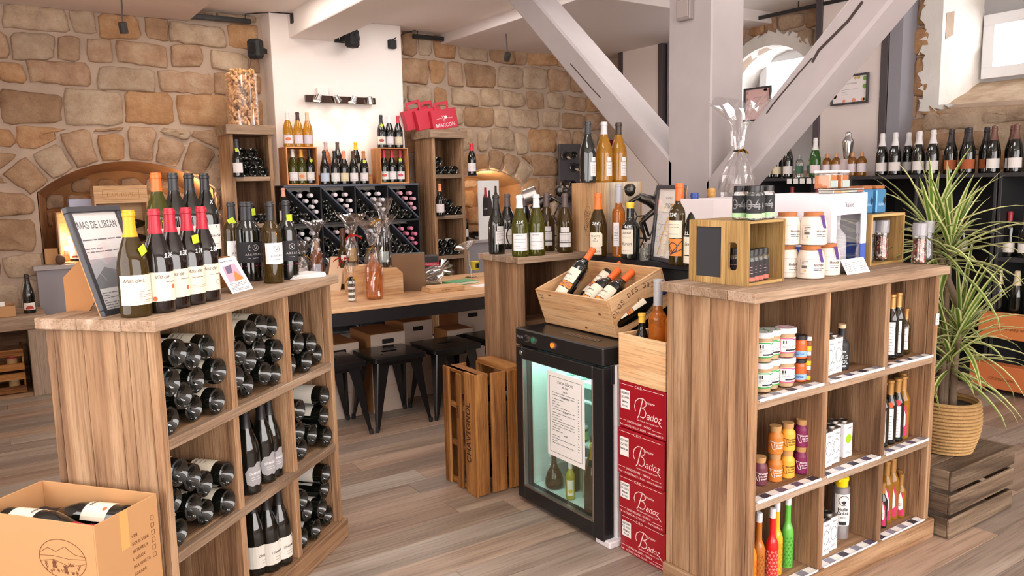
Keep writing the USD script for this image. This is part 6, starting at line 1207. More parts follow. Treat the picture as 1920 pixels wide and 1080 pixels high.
P = lvl(885, 522, TZ); t = thing('glass_ornament', 'twisted clear glass bird ornament leaning over the table', 'ornament', (P[0] + .03, P[1] + .06, TZ)); GLC = film('ornament_glass', .25, .04, (.93, .93, .9), hi=.9)
part(t, 'stem', tube([(0, 0, .0), (.0, 0, .06), (-.01, .01, .13), (-.02, .0, .2)], (.007, .009, .011, .014), 8), GLC, smooth=True); part(t, 'bowl', tr(lathe([(.0, -.02), (.03, -.012), (.07, .004), (.085, .012), (.07, .010), (.03, -.004), (0, -.012)], 24), x=-.05, z=.235, R=rot((0, 1, 0), -.42)), GLC, smooth=40); part(t, 'foot', lathe([(0, 0), (.045, 0), (.05, .004), (.012, .012), (0, .012)], 20), GLC, smooth=40)
# ------------------------------------------------------------------ cartons under the table
def kbox(t, w, d, h, pale=False):
    m = plain('carton_pale', 'cfc6c2', .8) if pale else KRAFTD; f = plain('carton_front_pale', 'b9a698', .8) if not pale else m
    part(t, 'body', B(0, w, .003, d, 0, h - .003, .002), m); part(t, 'front', B(0, w, 0, .003, 0, h - .003, 0), f); part(t, 'flap', B(0, w * .497, 0, d, h - .003, h, .0005), m); part(t, 'flap', B(w * .503, w, 0, d, h - .003, h, .0005), m)
    part(t, 'hand_hole', tr(ext(sbox(w * .36, 0, w * .64, .014).buffer(.008), .0012), y=-.0004 + .0008, z=h - .06, R=UP), plain('hole_dark', '120d0a', .9))
KB = [(-.30, 3.02, .255, .33, .48, 0, 'brown wine carton stack under the table, leftmost'), (.03, 3.00, .24, .34, .515, 0, 'brown wine carton with dark hand hole behind the middle stool'), (.36, 3.20, .22, .3, .53, 0, 'brown wine carton with pale front behind the third stool'), (.60, 3.02, .2, .2, .47, 0, 'smaller kraft carton in front of the pale fronted one under the table'), (.84, 3.28, .24, .3, .56, 0, 'brown wine carton at the table\'s right end'), (-.42, 3.42, .20, .25, .20, 1, 'white carton on the floor at the far left under the table'), (.62, 3.30, .2, .14, .30, 1, 'white carton on the floor near the slatted crate')]
for x, y, w, d, h, p, l in KB:
    t = thing('wine_carton', l, 'carton', (x, y, 0)); kbox(t, w, d, h, p)
    if p: part(t, 'lettering', tr(text('CD', .05), x=.1, z=.1, y=-.0005, R=UP), INKG)
    else: part(t, 'seam', join(*[B(0, w, -.0006, 0, z, z + .002, 0) for z in (h * .33, h * .62)]), KRAFT)
# ------------------------------------------------------------------ the diagonal rack's bottles
def r_butt(t): bottle(t, 'burg', 'dark', '1e1d20', .228, [(.04, .12, .1, 'd9d3c8')], n=18)
def r_cap(c):
    def b(t): bottle(t, 'burg', 'dark', c, .228, [], n=16)
    return b
for row in range(3):
    zt = 1.46 - .329 * row; zb = zt - .312
    for bay in range(4):
        x0 = .2 + BW * bay + .007; x1 = x0 + BW - .014; n = 0
        # upper right triangle, necks outward; rows rest on the diagonal
        for k, (fx, fz) in enumerate(((.40, .24), (.72, .24), (.57, .40), (.88, .42), (.74, .57), (.90, .73))):
            u = x0 + (x1 - x0) * min(fx + .02, .87); z = zt - .30 * fz + .0
            d0 = zt - .003 - .302 * ((u - x0) / (x1 - x0)) + .052
            if z < d0: z = d0
            if z > zt - .04: continue
            if row == 2 and k > 3: continue
            cc = ('d8d4d8', 'e0d4d8', 'd8d4d8', 'd09aa8')[bay] if row == 0 else ('d8d4d8', 'c9b8bc', 'd8d4d8', 'd07a94')[bay]
            put('rcap' + cc, r_cap(cc), 'rack_bottle', 'bottle lying neck outward in the black rack, %s row, %s bay, %s' % (('top', 'second', 'third')[row], nth(bay), nth(n)), 'wine bottle', (u, 5.345, z), 0, 'bottles lying in the black diagonal rack', lay_rot((0, -1.0))); n += 1
        for k, (fx, fz) in enumerate(((.14, .86), (.40, .86), (.66, .86), (.27, .66), (.14, .50))):
            u = x0 + (x1 - x0) * max(fx, .135); z = zb + .30 * (1 - fz) + .003
            put('rbutt', r_butt, 'rack_bottle', 'bottle lying butt outward in the black rack, %s row, %s bay, %s' % (('top', 'second', 'third')[row], nth(bay), nth(k)), 'wine bottle', (u, 5.062, z), 0, 'bottles lying in the black diagonal rack', lay_rot((0, 1.0)) @ rot((0, 0, 1), k))
# pine crates on the rack, bottles in, on and between them
def ocrate(x, w, lab):
    t = thing('open_crate', lab, 'wooden crate', (x, 5.07, 1.479)); h, d = .325, .2
    for m, a in ((B(0, w, 0, d, 0, .010, .001), 'x'), (B(0, w, 0, d, h - .010, h, .001), 'x'), (B(0, .010, 0, d, .01, h - .01, .001), 'z'), (B(w - .010, w, 0, d, .01, h - .01, .001), 'z'), (B(.01, w - .01, d - .006, d, .01, h - .01), 'x')): part(t, 'board', m, PINEO[a])
PINEO = {a: wood('orange_pine_' + a, ('a8683a', 'c88a58', 'd8a070'), a, rough=.55, bump=.15) for a in 'xyz'}
ocrate(.235, .275, 'open pine crate standing on the rack at left, bottles inside and on top'); ocrate(1.10, .285, 'open pine crate standing on the rack at right, bottles inside and on top')
for k, (x, w) in enumerate(((.57, .30), (.90, .17))): t = thing('low_box', 'low orange pine box raising bottles on the rack, %s' % ('left', 'right')[k], 'wooden box', (x, 5.19, 1.479)); pbox(t, w, .11, .085, m=PINEO)
def rb(u, v, z, g, cp, lc, l, tag_=None, art=None, sh='burg', capz=.226):
    P = (u, v, z); t = thing('wine_bottle', l, 'wine bottle', P, to_eye(P), 'bottles standing on the black rack')
    mk_ = []
    if art: mk_ = [('picture', ext(shapely.affinity.scale(Point(0, .065).buffer(.02), 1.2, .7), .0003), art)]
    bottle(t, sh, g, cp, capz, [(.028, .10, .085, lc, {'marks': mk_ + [LN(-.02, .025, (.09, .04), h=.002)]})], sticker=tag_, n=20)
rows_ = [((.31, .385, .46), 5.13, 1.490, (('olive', 'e6e0da', 'dcd8d8', None, 'inside the left crate, white capsule', None), ('olive', 'e8a83a', 'd8c8b8', 'd88a5a', 'inside the left crate, yellow capsule', None), ('dark', '1c1c1e', 'ddd8d4', None, 'inside the left crate, green tagged', (.2, .4, .2)))),
         ((.285, .375, .46), 5.14, 1.8055, (('gold', 'd8d4d0', 'dcd4d8', 'd8704a', 'on the left crate, pale capsule', None), ('gold', '3a2018', 'd4ccd4', None, 'on the left crate, dark capsule', None), ('gold', 'd8b898', 'c9c0cc', None, 'on the left crate, tan capsule', None))),
         ((1.165, 1.245, 1.33), 5.13, 1.490, (('dark', 'd8304a', 'd8e0dc', 'd05a4a', 'inside the right crate, scarlet capsule', None), ('dark', 'c83048', 'dcd4d4', None, 'inside the right crate, red capsule', None), ('dark', 'b03a48', 'e0d8d8', 'c05060', 'inside the right crate, yellow tagged', (.205, 0, .05)))),
         ((1.155, 1.235, 1.325), 5.14, 1.8055, (('dark', '262628', 'ddd4c8', 'a05048', 'on the right crate, yellow neck medal', (.2, .2, .8)), ('dark', 'e8e4e4', 'd8ccd0', None, 'on the right crate, white capsule and big 25', None), ('dark', 'b83040', 'cfc0a8', None, 'on the right crate, red capsule', None))),
         ((.585, .68, .765, .855, .955), 5.11, 1.479, (('dark', '1a1a1c', 'b8c4d8', None, 'front row first, black capsule', None), ('dark', '1a1a1c', 'dcd8d8', None, 'front row second, black capsule', None), ('dark', 'e89070', 'd8c8a8', None, 'front row third, salmon capsule', None), ('dark', '4a3020', 'ddd8d8', None, 'front row fourth, brown capsule', None), ('dark', 'b0703a', 'ddd4d4', None, 'front row fifth, orange brown capsule with yellow tag', (.2, .2, .05)))),
         ((.655, .765, .94), 5.245, 1.565, (('rose', 'c0a0a0', '7a2a50', None, 'back row first, purple label', None), ('dark', '4a3430', 'e0d0b0', None, 'back row second, dark capsule', None), ('dark', 'd8b020', 'd8c0b0', None, 'back row third, yellow neck', None)))]
for us, v, z, specs in rows_:
    for u, (g, cp, lc, art, l, tg) in zip(us, specs):
        rb(u, v, z, g, cp, lc, 'wine bottle %s, black rack' % l, tg, art)
        if 'big 25' in l: pass
# ------------------------------------------------------------------ the towers' bottles, corks, red carriers
def towerfill(x0, side, spec):
    for lvl_, z, pts in spec:
        for k, (u, dz) in enumerate(pts): put('rbutt', r_butt, 'tower_bottle', 'dark bottle lying butt outward in the %s oak tower, %s cell, %s' % (side, lvl_, nth(k)), 'wine bottle', (x0 + u, 4.992, z + dz), 0, 'bottles lying in the oak towers', lay_rot((0, 1.0)) @ rot((0, 0, 1), k * .7))
r3 = lambda n: [(.075 + .084 * k, .0425) for k in range(n)]
towerfill(-.25, 'left', (('top', 1.553, [(.097, .0425), (.182, .0425), (.265, .0425), (.139, .115), (.224, .115), (.10, .19), (.185, .19)]), ('second', 1.168, [(.10, .0425), (.185, .0425), (.265, .0425), (.14, .115)]), ('third', .783, r3(3))))
towerfill(1.59, 'right', (('top', 1.553, [(.075, .0425), (.16, .0425), (.245, .0425), (.075, .127)]), ('second', 1.168, [(.135, .0425), (.22, .0425), (.295, .0425), (.17, .115)]), ('third', .783, [(.075, .0425), (.16, .0425), (.25, .0425), (.1, .115), (.2, .115)]), ('fourth', .40, [(.075, .0425), (.16, .0425), (.25, .0425)])))
GTW = 'bottles standing at the towers'
for u, v, z, sh, cp, lc, l, tg in ((-.205, 4.945, 1.555, 'burg', '3a3a40', 'e0d8d8', 'wine bottle with green tag standing before the left tower\'s top cell', (.21, 0, .1)), (1.635, 4.94, 1.17, 'burg', 'e09068', 'd8cccc', 'salmon capped bottle standing before the right tower\'s second cell', None), (.135, 4.90, 1.16, 'burg', 'e8a088', 'd8d4d8', 'salmon capped bottle fixed beside the left tower near the rack', None), (1.99, 4.93, 1.55, 'burg', 'd02838', 'd8d0d0', 'red capped bottle fixed to the right side of the right tower', None)):
    t = thing('wine_bottle', l, 'wine bottle', (u, v, z), to_eye((u, v, z)), GTW); bottle(t, sh, 'dark', cp, .226, [(.03, .11, .09, lc)], sticker=tg)
    if 'fixed' in l:
        s = 1 if u > 1 else -1; part(t, 'wall_bracket', join(B(-.045, .045, -.02, .06, -.012, 0, .002), B(-.03, .03, .04, .05, 0, .2, .002)), BLACKM)
    elif 'before' in l: part(t, 'bracket', B(-.04, .04, -.035, .06, -.004, 0, .001), BLACKM)
t = thing('cork_cylinder', 'tall clear cylinder full of corks on the left oak tower', 'cork display', (-.085, 5.13, 1.969)); CR_, CHh = .125, .42
part(t, 'cylinder', lathe([(CR_, 0), (CR_, CHh), (CR_ - .004, CHh), (CR_ - .004, 0)], 40), film('acrylic', .06, .03, hi=.6), smooth=40); part(t, 'seam', B(.03, .036, -CR_ - .004, -CR_ + .002, 0, CHh, .001), CHROME); part(t, 'seam', B(.085, .09, -CR_ * .75, -CR_ * .72, .15, CHh, .001), CHROME)
corks = []; r_ = random.Random(9); cm = cyl(.011, -.022, .022, 9, .001)
for k in range(520):
    a = r_.uniform(0, 2 * pi); rad = CR_ - .02 - abs(r_.gauss(0, .02)); z = r_.uniform(.015, CHh + .02); Rm = rot((0, 0, 1), a + r_.uniform(-.4, .4)) @ rot((r_.choice((0, 1)), 1, 0), r_.uniform(.2, 2.9)); corks.append(mv(cm, mat4((rad * math.cos(a), rad * math.sin(a), z), R=Rm)))
tag(part(t, 'corks', join(*corks), plain('cork_pile', 'd9a878', .85, vary=.3), smooth=40), kind='stuff')
for k in range(14): a = -2.6 + .15 * k; part(t, 'cork', mv(cm, mat4(((CR_ - .02) * math.cos(a), (CR_ - .02) * math.sin(a), CHh - .0 + .012 * (k % 2)), R=rot((1, .3, 0), 1.2 * k))), plain('cork', 'b98d5a', .85), smooth=40)
REDC = plain('carrier_red', 'b8283c', .5)
for i, (u, v, a, l) in enumerate(((1.72, 5.10, .16, 'front red carrier box printed MARCON with white glass emblem'), (1.60, 5.16, .22, 'red carrier box leaning behind the printed one'), (1.52, 5.23, .28, 'rearmost red carrier box on the right tower'))):
    t = thing('carrier_box', l, 'carrier box', (u - .04, v, 1.97), 0, 'red carrier boxes', rot((0, 0, 1), -.05) @ rot((0, 1, 0), -a)); w, h, d = .27, .185, .08
    part(t, 'body', B(0, w, 0, d, 0, h, .002), REDC); part(t, 'handle', tr(ext(sbox(.07, 0, .2, .06).buffer(.01).difference(sbox(.09, -.02, .18, .035).buffer(.008)), .004), z=h, y=d / 2, R=UP), REDC)
    if i == 0: part(t, 'lettering', tr(join(tr(text('MARCON', .034, w=.2), x=w / 2, y=.02), stroke([(.05, .10), (.105, .10)], .003), stroke([(.165, .10), (.22, .10)], .003), ext(Point(.148, .108).buffer(.015), .0004), stroke([(.11, .125), (.115, .10), (.128, .09), (.138, .10), (.125, .13)], .003), stroke([(.128, .09), (.124, .07), (.14, .07)], .003)), y=-.0005, R=UP), plain('carrier_white', 'efe0e0', .6))
# ------------------------------------------------------------------ left niche, low shelf
def gcrate(x, y, z, w, h, d, name, lab, word=None, rz=0.0):
    t = thing(name, lab, 'wooden crate', (x, y, z), rz)
    for m, a in ((B(0, w, 0, d, 0, .012), 'x'), (B(0, w, 0, d, h - .012, h), 'x'), (B(0, .012, 0, d, .012, h - .012), 'z'), (B(w - .012, w, 0, d, .012, h - .012), 'z'), (B(.012, w - .012, d - .006, d, .012, h - .012), 'x')): part(t, 'board', m, PINE[a])
    if word: part(t, 'name_board', B(0, w, -.008, 0, h - .14, h, .001), PINE['x']); part(t, 'brand', tr(join(tr(text(word, .030, w=.2), x=w / 2, y=h - .085), stroke(list(sbox(w / 2 - .12, h - .095, w / 2 + .12, h - .043).buffer(.014).exterior.coords), .003)), y=-.0086, R=UP), plain('brand_sienna', 'b07a40', .7))
    return t
gcrate(-1.20, 5.46, .902, .39, .60, .22, 'display_crate', 'tall pine display crate branded E.GUIGAL in the left niche', 'E.GUIGAL')
for k in range(3):
    for j in range(2): P = (-1.08 + .13 * j, 5.50, .95 + .12 * k); put('nbt', lambda t: bottle(t, 'burg', 'dark', 'e0d8d0', .226, [(.03, .11, .1, 'e8dccc')], n=18), 'niche_bottle', 'bottle lying in the branded display crate, %s shelf, %s' % (('lower', 'middle', 'upper')[k], ('left', 'right')[j]), 'wine bottle', (P[0] - .10, P[1], P[2]), 0, 'bottles in the branded crate', lay_rot((1.0, .25)))
gcrate(-1.47, 5.44, .902, .20, .40, .18, 'single_case', 'slim pine case with one bottle in the left niche')
P = (-1.36, 5.5, .915); t = thing('wine_bottle', 'white labelled bottle standing in the slim pine case of the left niche', 'wine bottle', P, to_eye(P)); bottle(t, 'burg', 'dark', 'd8d0c8', .226, [(.02, .2, .12, 'ece4dc', {'marks': (('band', B(-.03, .03, .03, .045, 0, .0003, 0), '8a4a30'),)})])
t = thing('cool_carton', 'pale blue grey carton behind the slim pine case in the left niche', 'carton', (-1.36, 5.66, .902)); part(t, 'carton', B(0, .2, 0, .14, 0, .50, .002), plain('carton_blue_grey', 'b4b8d0', .6)); part(t, 'band', B(-.001, .201, -.001, .141, .1, .2, 0), PAPER)
t = thing('round_stone', 'small dark egg shaped stone on the grey cabinet at left', 'stone', (-1.475, 5.40, .902)); m = trimesh.creation.icosphere(3, 1.0); part(t, 'stone', tr((np.array(m.vertices) * [.035, .03, .04], np.array(m.faces)), z=.038), plain('dark_stone', '5a3f2e', .7), smooth=True)
t = thing('cardboard_flap', 'small kraft carton left of the slim case in the niche', 'carton', (-1.57, 5.50, .902)); part(t, 'carton', B(0, .09, 0, .12, 0, .12, .002), KRAFT)
P = stand(57, 588, .588, .04); t = thing('wine_bottle', 'dark bottle with red dome picture label on the far left low shelf', 'wine bottle', P, to_eye(P)); bottle(t, 'champ', 'dark', '2a1a1c', .25, [(.03, .085, .09, 'e4dcd4', {'marks': (('picture', ext(Polygon([(-.03, .035), (.03, .035), (.026, .052), (.01, .065), (-.012, .063), (-.026, .05)]), .0003), 'b03a2a'),)})], scale=.92)
P = lvl(0, 592, .588); t = thing('kraft_tray', 'low kraft tray with small items on the far left low shelf', 'tray', (-2.18, 4.97, .589)); carton(t, .37, .2, .075); part(t, 'small_card', tr(B(0, .04, 0, .05, 0, .001, 0), x=.27, y=.06, z=.07, R=rot((1, 0, 0), .6)), PAPER); part(t, 'lettering', tr(text('m', .02), x=.2, z=.03, y=-.0004, R=UP), PR)
for k, z in enumerate((.035, .20)):
    t = thing('orange_crate', 'orange stained slatted crate in the far left low shelf, %s' % ('lower', 'upper')[k], 'wooden crate', (-2.45, 4.965, z)); 
    for q in (0, .095 if k == 0 else .10): part(t, 'slat', B(0, .66, 0, .012, q, q + .05, .002), OLDW['x'])
    part(t, 'side', B(.648, .66, .012, .38, 0, .145, .002), OLDW['y']); part(t, 'side', B(0, .012, .012, .38, 0, .145, .002), OLDW['y']); part(t, 'bottom', B(.012, .648, .012, .38, 0, .006), OLDW['x'])
    P = (-1.86, 5.06, z + .008); b_ = thing('small_jar', 'small %s topped jar inside the %s orange crate' % (('white', 'lower'), ('red', 'upper'))[k], 'jar', P, 0); part(b_, 'body', cyl(.035, 0, .07, 18), plain('jar_tan', 'b08a5a', .3), smooth=40); part(b_, 'lid', cyl(.037, .07, .095, 18), plain('lid_%d' % k, ('e0dcd8', 'b8283c')[k], .4), smooth=40)
# ------------------------------------------------------------------ right niche poster, bottles
t = thing('bottle_poster', 'white glossy poster of three bottles before the right niche', 'poster', (2.23, 5.22, .892), math.radians(12)); part(t, 'panel', B(0, .30, 0, .012, 0, .60, .002), plain('poster_white', 'f0f0ee', .4))
bp = lambda x, s: shapely.affinity.affine_transform(Polygon([(-.0415, 0), (.0415, 0), (.0415, .14), (.03, .19), (.016, .23), (.014, .29), (-.014, .29), (-.016, .23), (-.03, .19), (-.0415, .14)]), [s, 0, 0, s, x, .24])
part(t, 'printed_bottle', tr(ext(bp(.10, 1.0), .0005), R=UP), plain('print_dark', '2a2224', .5)); part(t, 'printed_bottle', tr(ext(bp(.155, .9), .0003), R=UP), plain('print_umber', '3a3030', .5)); part(t, 'printed_bottle', tr(ext(bp(.25, 1.05), .0005), R=UP), plain('print_brown', '4a3a38', .5)); part(t, 'printed_label', tr(ext(sbox(.21, .26, .29, .35), .0009), R=UP), plain('print_cream', 'd8b890', .6)); part(t, 'printed_capsule', tr(ext(sbox(.086, .43, .114, .53), .0009), R=UP), plain('print_red', 'b82a30', .5)); part(t, 'lettering', tr(text('2 JEU', .012, bold=True), x=.10, z=.31, y=-.001, R=UP), PAPER)
P = (2.10, 5.28, .891); t = thing('wine_bottle', 'dark bottle with silver capsule at the left end of the right cabinet', 'wine bottle', P, to_eye(P)); bottle(t, 'bord', 'dark', '9a98a0', None, [(.04, .12, .08, 'd8d4d4')])
for k in range(2): put('nbt', None, 'niche_bottle', 'bottle lying on the grey cabinet in the right niche, %s' % ('left', 'right')[k], 'wine bottle', (2.36 + .16 * k, 5.30, .934), 0, 'bottles lying in the right niche', lay_rot((-.5, 1.0)))
P = (2.72, 5.45, .891); t = thing('wine_bottle', 'yellow labelled bottle standing in the right niche', 'wine bottle', P, to_eye(P)); bottle(t, 'bord', 'olive', 'd8cc50', None, [(.12, .18, .08, 'e0dc60'), (.03, .11, .08, 'e8e4e0')])
# ------------------------------------------------------------------ bottle display boards in the back corner
BBd = plain('board_grey', '4a464a', .4); BBm = plain('board_magenta', '8e1038', .35)
def bboard(x0, x1, z0, z1, m, lab, pts):
    t = thing('bottle_board', lab, 'display board', (x0, 5.40, z0)); part(t, 'board', B(0, x1 - x0, 0, .03, 0, z1 - z0, .003), m)
    for i, (a, b, kind) in enumerate(pts):
        Q = onV(a, b, 5.40); part(t, 'holder_ring', tr(lathe([(.046, -.012), (.049, 0), (.046, .012)], 18), x=Q[0] - x0, y=-.03, z=Q[2] - z0, R=rot((1, 0, 0), pi / 2)), STEEL)
        put('rbutt' if kind == 'b' else 'rcapd8d4d8', None, 'board_bottle', 'bottle pegged into the %s display board, %s' % (('grey' if m is BBd else 'magenta'), nth(i)), 'wine bottle', (Q[0] - .02, 5.18 if kind == 'b' else 5.40, Q[2]), 0, 'bottles pegged in the display boards', lay_rot((.25, 1.0)) if kind == 'b' else lay_rot((-.2, -1.0)))
q0, q1 = onV(1049, 270, 5.4), onV(1090, 385, 5.4); bboard(q0[0], q1[0] + .15, q1[2] - .45, q0[2], BBd, 'dark grey display board with bottles pegged into it, back corner', [(1056, 292, 'b'), (1072, 314, 'b'), (1054, 345, 'b'), (1066, 372, 'b')])
q2, q3 = onV(1130, 262, 5.4), onV(1211, 385, 5.4); bboard(q2[0], q3[0], q3[2] - .45, q2[2], BBm, 'magenta display board with bottles pegged into it, behind the brace', [(1180, 280, 'c'), (1188, 310, 'b'), (1199, 311, 'c'), (1180, 336, 'c'), (1200, 340, 'b')])
# ------------------------------------------------------------------ pictures on the white panels
for (a, b), l, cols in (((1560, 145), 'black framed certificate with fruit border on the white panel', ('e89070', 'c8b060', 'd85a40', '7aa050')), ((1396, 167), 'black framed pink poster on the dark panel behind the gift', ('d8a8a8', 'e0b8b0', 'c09088', 'd0a090'))):
    Q = onU(a, b, 3.98); w, h = (.33, .235) if a > 1500 else (.30, .30); t = thing('picture_frame', l, 'picture frame', (3.985, Q[1], Q[2] - h), -pi / 2)
    R_ = UP; 
    part(t, 'frame', join(*[tr(m, R=UP) for m in (B(0, w, 0, .016, 0, .02), B(0, w, h - .016, h, 0, .02), B(0, .016, .016, h - .016, 0, .02), B(w - .016, w, .016, h - .016, 0, .02))]), CHAR)
    s = part(t, 'sheet', tr(B(.016, w - .016, .016, h - .016, 0, .006, 0), R=UP), plain('sheet_' + ('pink' if a < 1500 else 'cream'), 'e0b8b4' if a < 1500 else 'e8e0e0', .7)); rr = random.Random(a)
    for k in range(12):
        e = k % 4; x, y = (rr.uniform(.03, w - .03), .03) if e == 0 else (rr.uniform(.03, w - .03), h - .03) if e == 1 else (.034, rr.uniform(.03, h - .03)) if e == 2 else (w - .034, rr.uniform(.03, h - .03))
        part(s, 'fruit_motif', tr(ext(Point(x, y).buffer(rr.uniform(.01, .02)), .0004), y=-.0062, R=UP), plain('print_' + cols[k % 4], cols[k % 4], .6))
    part(s, 'lettering', tr(join(tr(text('NOS COCKTAILS' if a > 1500 else 'A LA CARTE', .011), x=w / 2, y=h * .68), lines(w * .28, w * .72, (h * .5, h * .42, h * .34), .002, 2)), y=-.0064, R=UP), INKG)
# ------------------------------------------------------------------ lamps, loudspeakers, rails
def spot(name, label, P, aim, z_top=None, bulb=6.0, group='track spot heads'):
    t = thing(name, label, 'spotlight', P); d = np.array(aim, float) - np.array(P); d /= np.linalg.norm(d); x = np.cross(d, [0, 0, 1.0]); x /= np.linalg.norm(x) + 1e-9; y = np.cross(d, x); R = np.stack([x, y, d], 1)
    part(t, 'head', tr(lathe([(0, -.075), (.028, -.075), (.03, -.07), (.03, .0), (.027, .0), (.027, -.012), (0, -.012)], 20), R=R), plain('lamp_head', '3a3634', .4), smooth=35)
    part(t, 'bulb', tr(lathe([(.026, -.008), (.014, -.002), (0, 0)], 16), R=R), emit('bulb_%g' % bulb, 'fff0dc', bulb), smooth=True)
    if z_top: part(t, 'stem', tube([(0, 0, 0) - d * .05, (0, 0, z_top - P[2])], .006), plain('lamp_stem', '5a5652', .4))
    spotlight(name + '_beam' + ('_%d' % _cnt[W + '/' + name] if _cnt[W + '/' + name] else ''), np.array(P) + d * .02, aim, SPOTP, (1.0, .82, .62), 42, .03, .6)
SPOTP = 260.0
sp = onV(233, 62, 4.9); spot('ceiling_spot', 'small grey spotlight hanging before the left stone wall', sp, (-.7, 5.55, .9), 2.855, 30)
sp = onV(950, 112, 4.75); spot('ceiling_spot', 'small black spotlight under the grey soffit before the right stone wall', sp, (2.6, 5.55, 1.9), 2.855, 1)
t = thing('spot_bar', 'chrome bar of four spotlights on the white pillar', 'spotlight bar', (.50, 5.25, 2.235)); part(t, 'bar', B(0, .66, .0, .035, -.03, .03, .002), plain('bar_brown_chrome', '5a4a44', .15, .9)); part(t, 'mount', B(.12, .22, .03, .07, .02, .10), WHITE)
for k, (x, a) in enumerate(((.10, -.5), (.29, 1.2), (.43, -.55), (.60, .6))):
    R = rot((1, 0, 0), pi + .25) @ rot((0, 1, 0), a * .5); hd = part(t, 'lamp_head', tr(lathe([(0, -.06), (.022, -.06), (.034, .0), (.03, .0), (.02, -.05), (0, -.052)], 18), x=x, y=-.02, z=-.02, R=R), CHROME, smooth=35); part(hd, 'bulb', tr(lathe([(.028, -.004), (.016, .006), (0, .008)], 16), x=x, y=-.02, z=-.02, R=R), emit('bulb_30', 'fff0dc', 30.0), smooth=True)
for k, x in enumerate((.62, .98)): spotlight('spot_bar_beam_%d' % k, (x, 5.19, 2.16), (x + .05, 5.27, 1.3), 180.0, (1.0, .88, .66), 48, .03, .7)
def speaker(P, l, rz): t = thing('loudspeaker', l, 'loudspeaker', P, rz); part(t, 'cabinet', B(-.06, .06, -.05, .05, -.08, .08, .02), BLACKM); part(t, 'cone', tr(lathe([(.045, 0), (.042, .006), (.02, .0), (0, .004)], 20), y=-.05, R=rot((1, 0, 0), pi / 2)), BLACK, smooth=40); part(t, 'bracket', B(-.02, .02, .05, .14, -.02, .02), BLACK)
Q = onV(660, 72, 5.18); speaker(Q, 'black loudspeaker on the white pillar under the beam', .5); Q = onU(479, 92, .10); speaker(Q, 'black loudspeaker at the pillar\'s left flank', -.9)
Q = onV(638, 72, 5.29); t = thing('emergency_sign', 'small dark framed plate beside the loudspeaker on the pillar', 'sign', Q); part(t, 'plate', B(-.045, .045, -.012, .03, -.035, .045, .002), BLACKM); part(t, 'emblem', tr(ext(Point(0, 0).buffer(.018), .0005), y=-.012, R=UP), PAPER)
for (a, b), l in (((553, 35), 'left'), ((735, 83), 'right')):
    Q = onV(a, b, 5.2 if l == 'left' else 5.3); t = thing('ceiling_socket', 'small black cube power feed high on the wall, %s' % l, 'power feed', Q); part(t, 'cube', B(-.035, .035, -.03, .03, -.04, .04, .004), BLACKM)
    E_ = onV(460, 38, 5.45) if l == 'left' else onV(783, 66, 5.45); mid = (Q + E_) / 2 + np.array([0, 0, .06]); single('cable', tube([Q + [0, 0, .04], mid, E_ + [0, 0, .05], E_], .005), BLACK, 'thin black cable from the %s power feed to the wall rail' % l, 'cable')
a, b = onV(360, 30, 5.47), onV(470, 42, 5.47); single('wall_rail', B(a[0], b[0], 5.45, 5.49, a[2] - .02, a[2] + .02), BLACK, 'black lamp rail at the top of the left stone wall', 'lamp rail')
a, b = onV(775, 68, 5.47), onV(834, 74, 5.47); single('wall_rail', B(a[0], b[0] + .3, 5.45, 5.49, a[2] - .02, a[2] + .02), BLACK, 'black lamp rail at the top of the right stone wall', 'lamp rail')
a, b = onU(1405, 38, 4.0), onU(1600, -4, 4.0); t = thing('lamp_rail', 'thin black lamp rail hung along the right windows', 'lamp rail', (0, 0, 0)); part(t, 'rail', bar((4.0, a[1], a[2]), (4.0, b[1] - .5, b[2]), .025, .03), BLACK); part(t, 'hanger', tube([onU(1497, 20, 4.0), onU(1497, 20, 4.0) + np.array([0, 0, .1])], .006), BLACK)
# hidden niche lamps
for k, (P, aim, pw, col) in enumerate((((-1.42, 5.50, 1.02), (-1.25, 5.9, 1.35), 320.0, (1, .62, .34)), ((-.42, 5.60, 1.40), (-.5, 5.5, 1.75), 320.0, (1, .68, .42)), ((2.55, 5.62, 1.44), (2.55, 5.50, 1.75), 380.0, (1, .82, .58)))):
    t = thing('niche_lamp', 'small lamp capsule glowing in the %s' % ('left niche beside the slim case', 'left niche at its right jamb', 'right niche under the arch')[k], 'lamp', P); part(t, 'bulb', tr(lathe([(0, -.02), (.014, -.014), (.016, 0), (.014, .014), (0, .02)], 14)), emit('niche_bulb', 'ffc890', 25.0), smooth=True); part(t, 'base', cyl(.018, -.05, -.02, 14), STEEL, smooth=40)
    l = UsdLux.SphereLight.Define(stage, W + '/niche_glow_%d' % k); l.CreateRadiusAttr(.022); l.CreateIntensityAttr(pw); l.CreateColorAttr(Gf.Vec3f(*col)); xf(l.GetPrim(), np.array(P) + np.array([0, -.03, .035]))

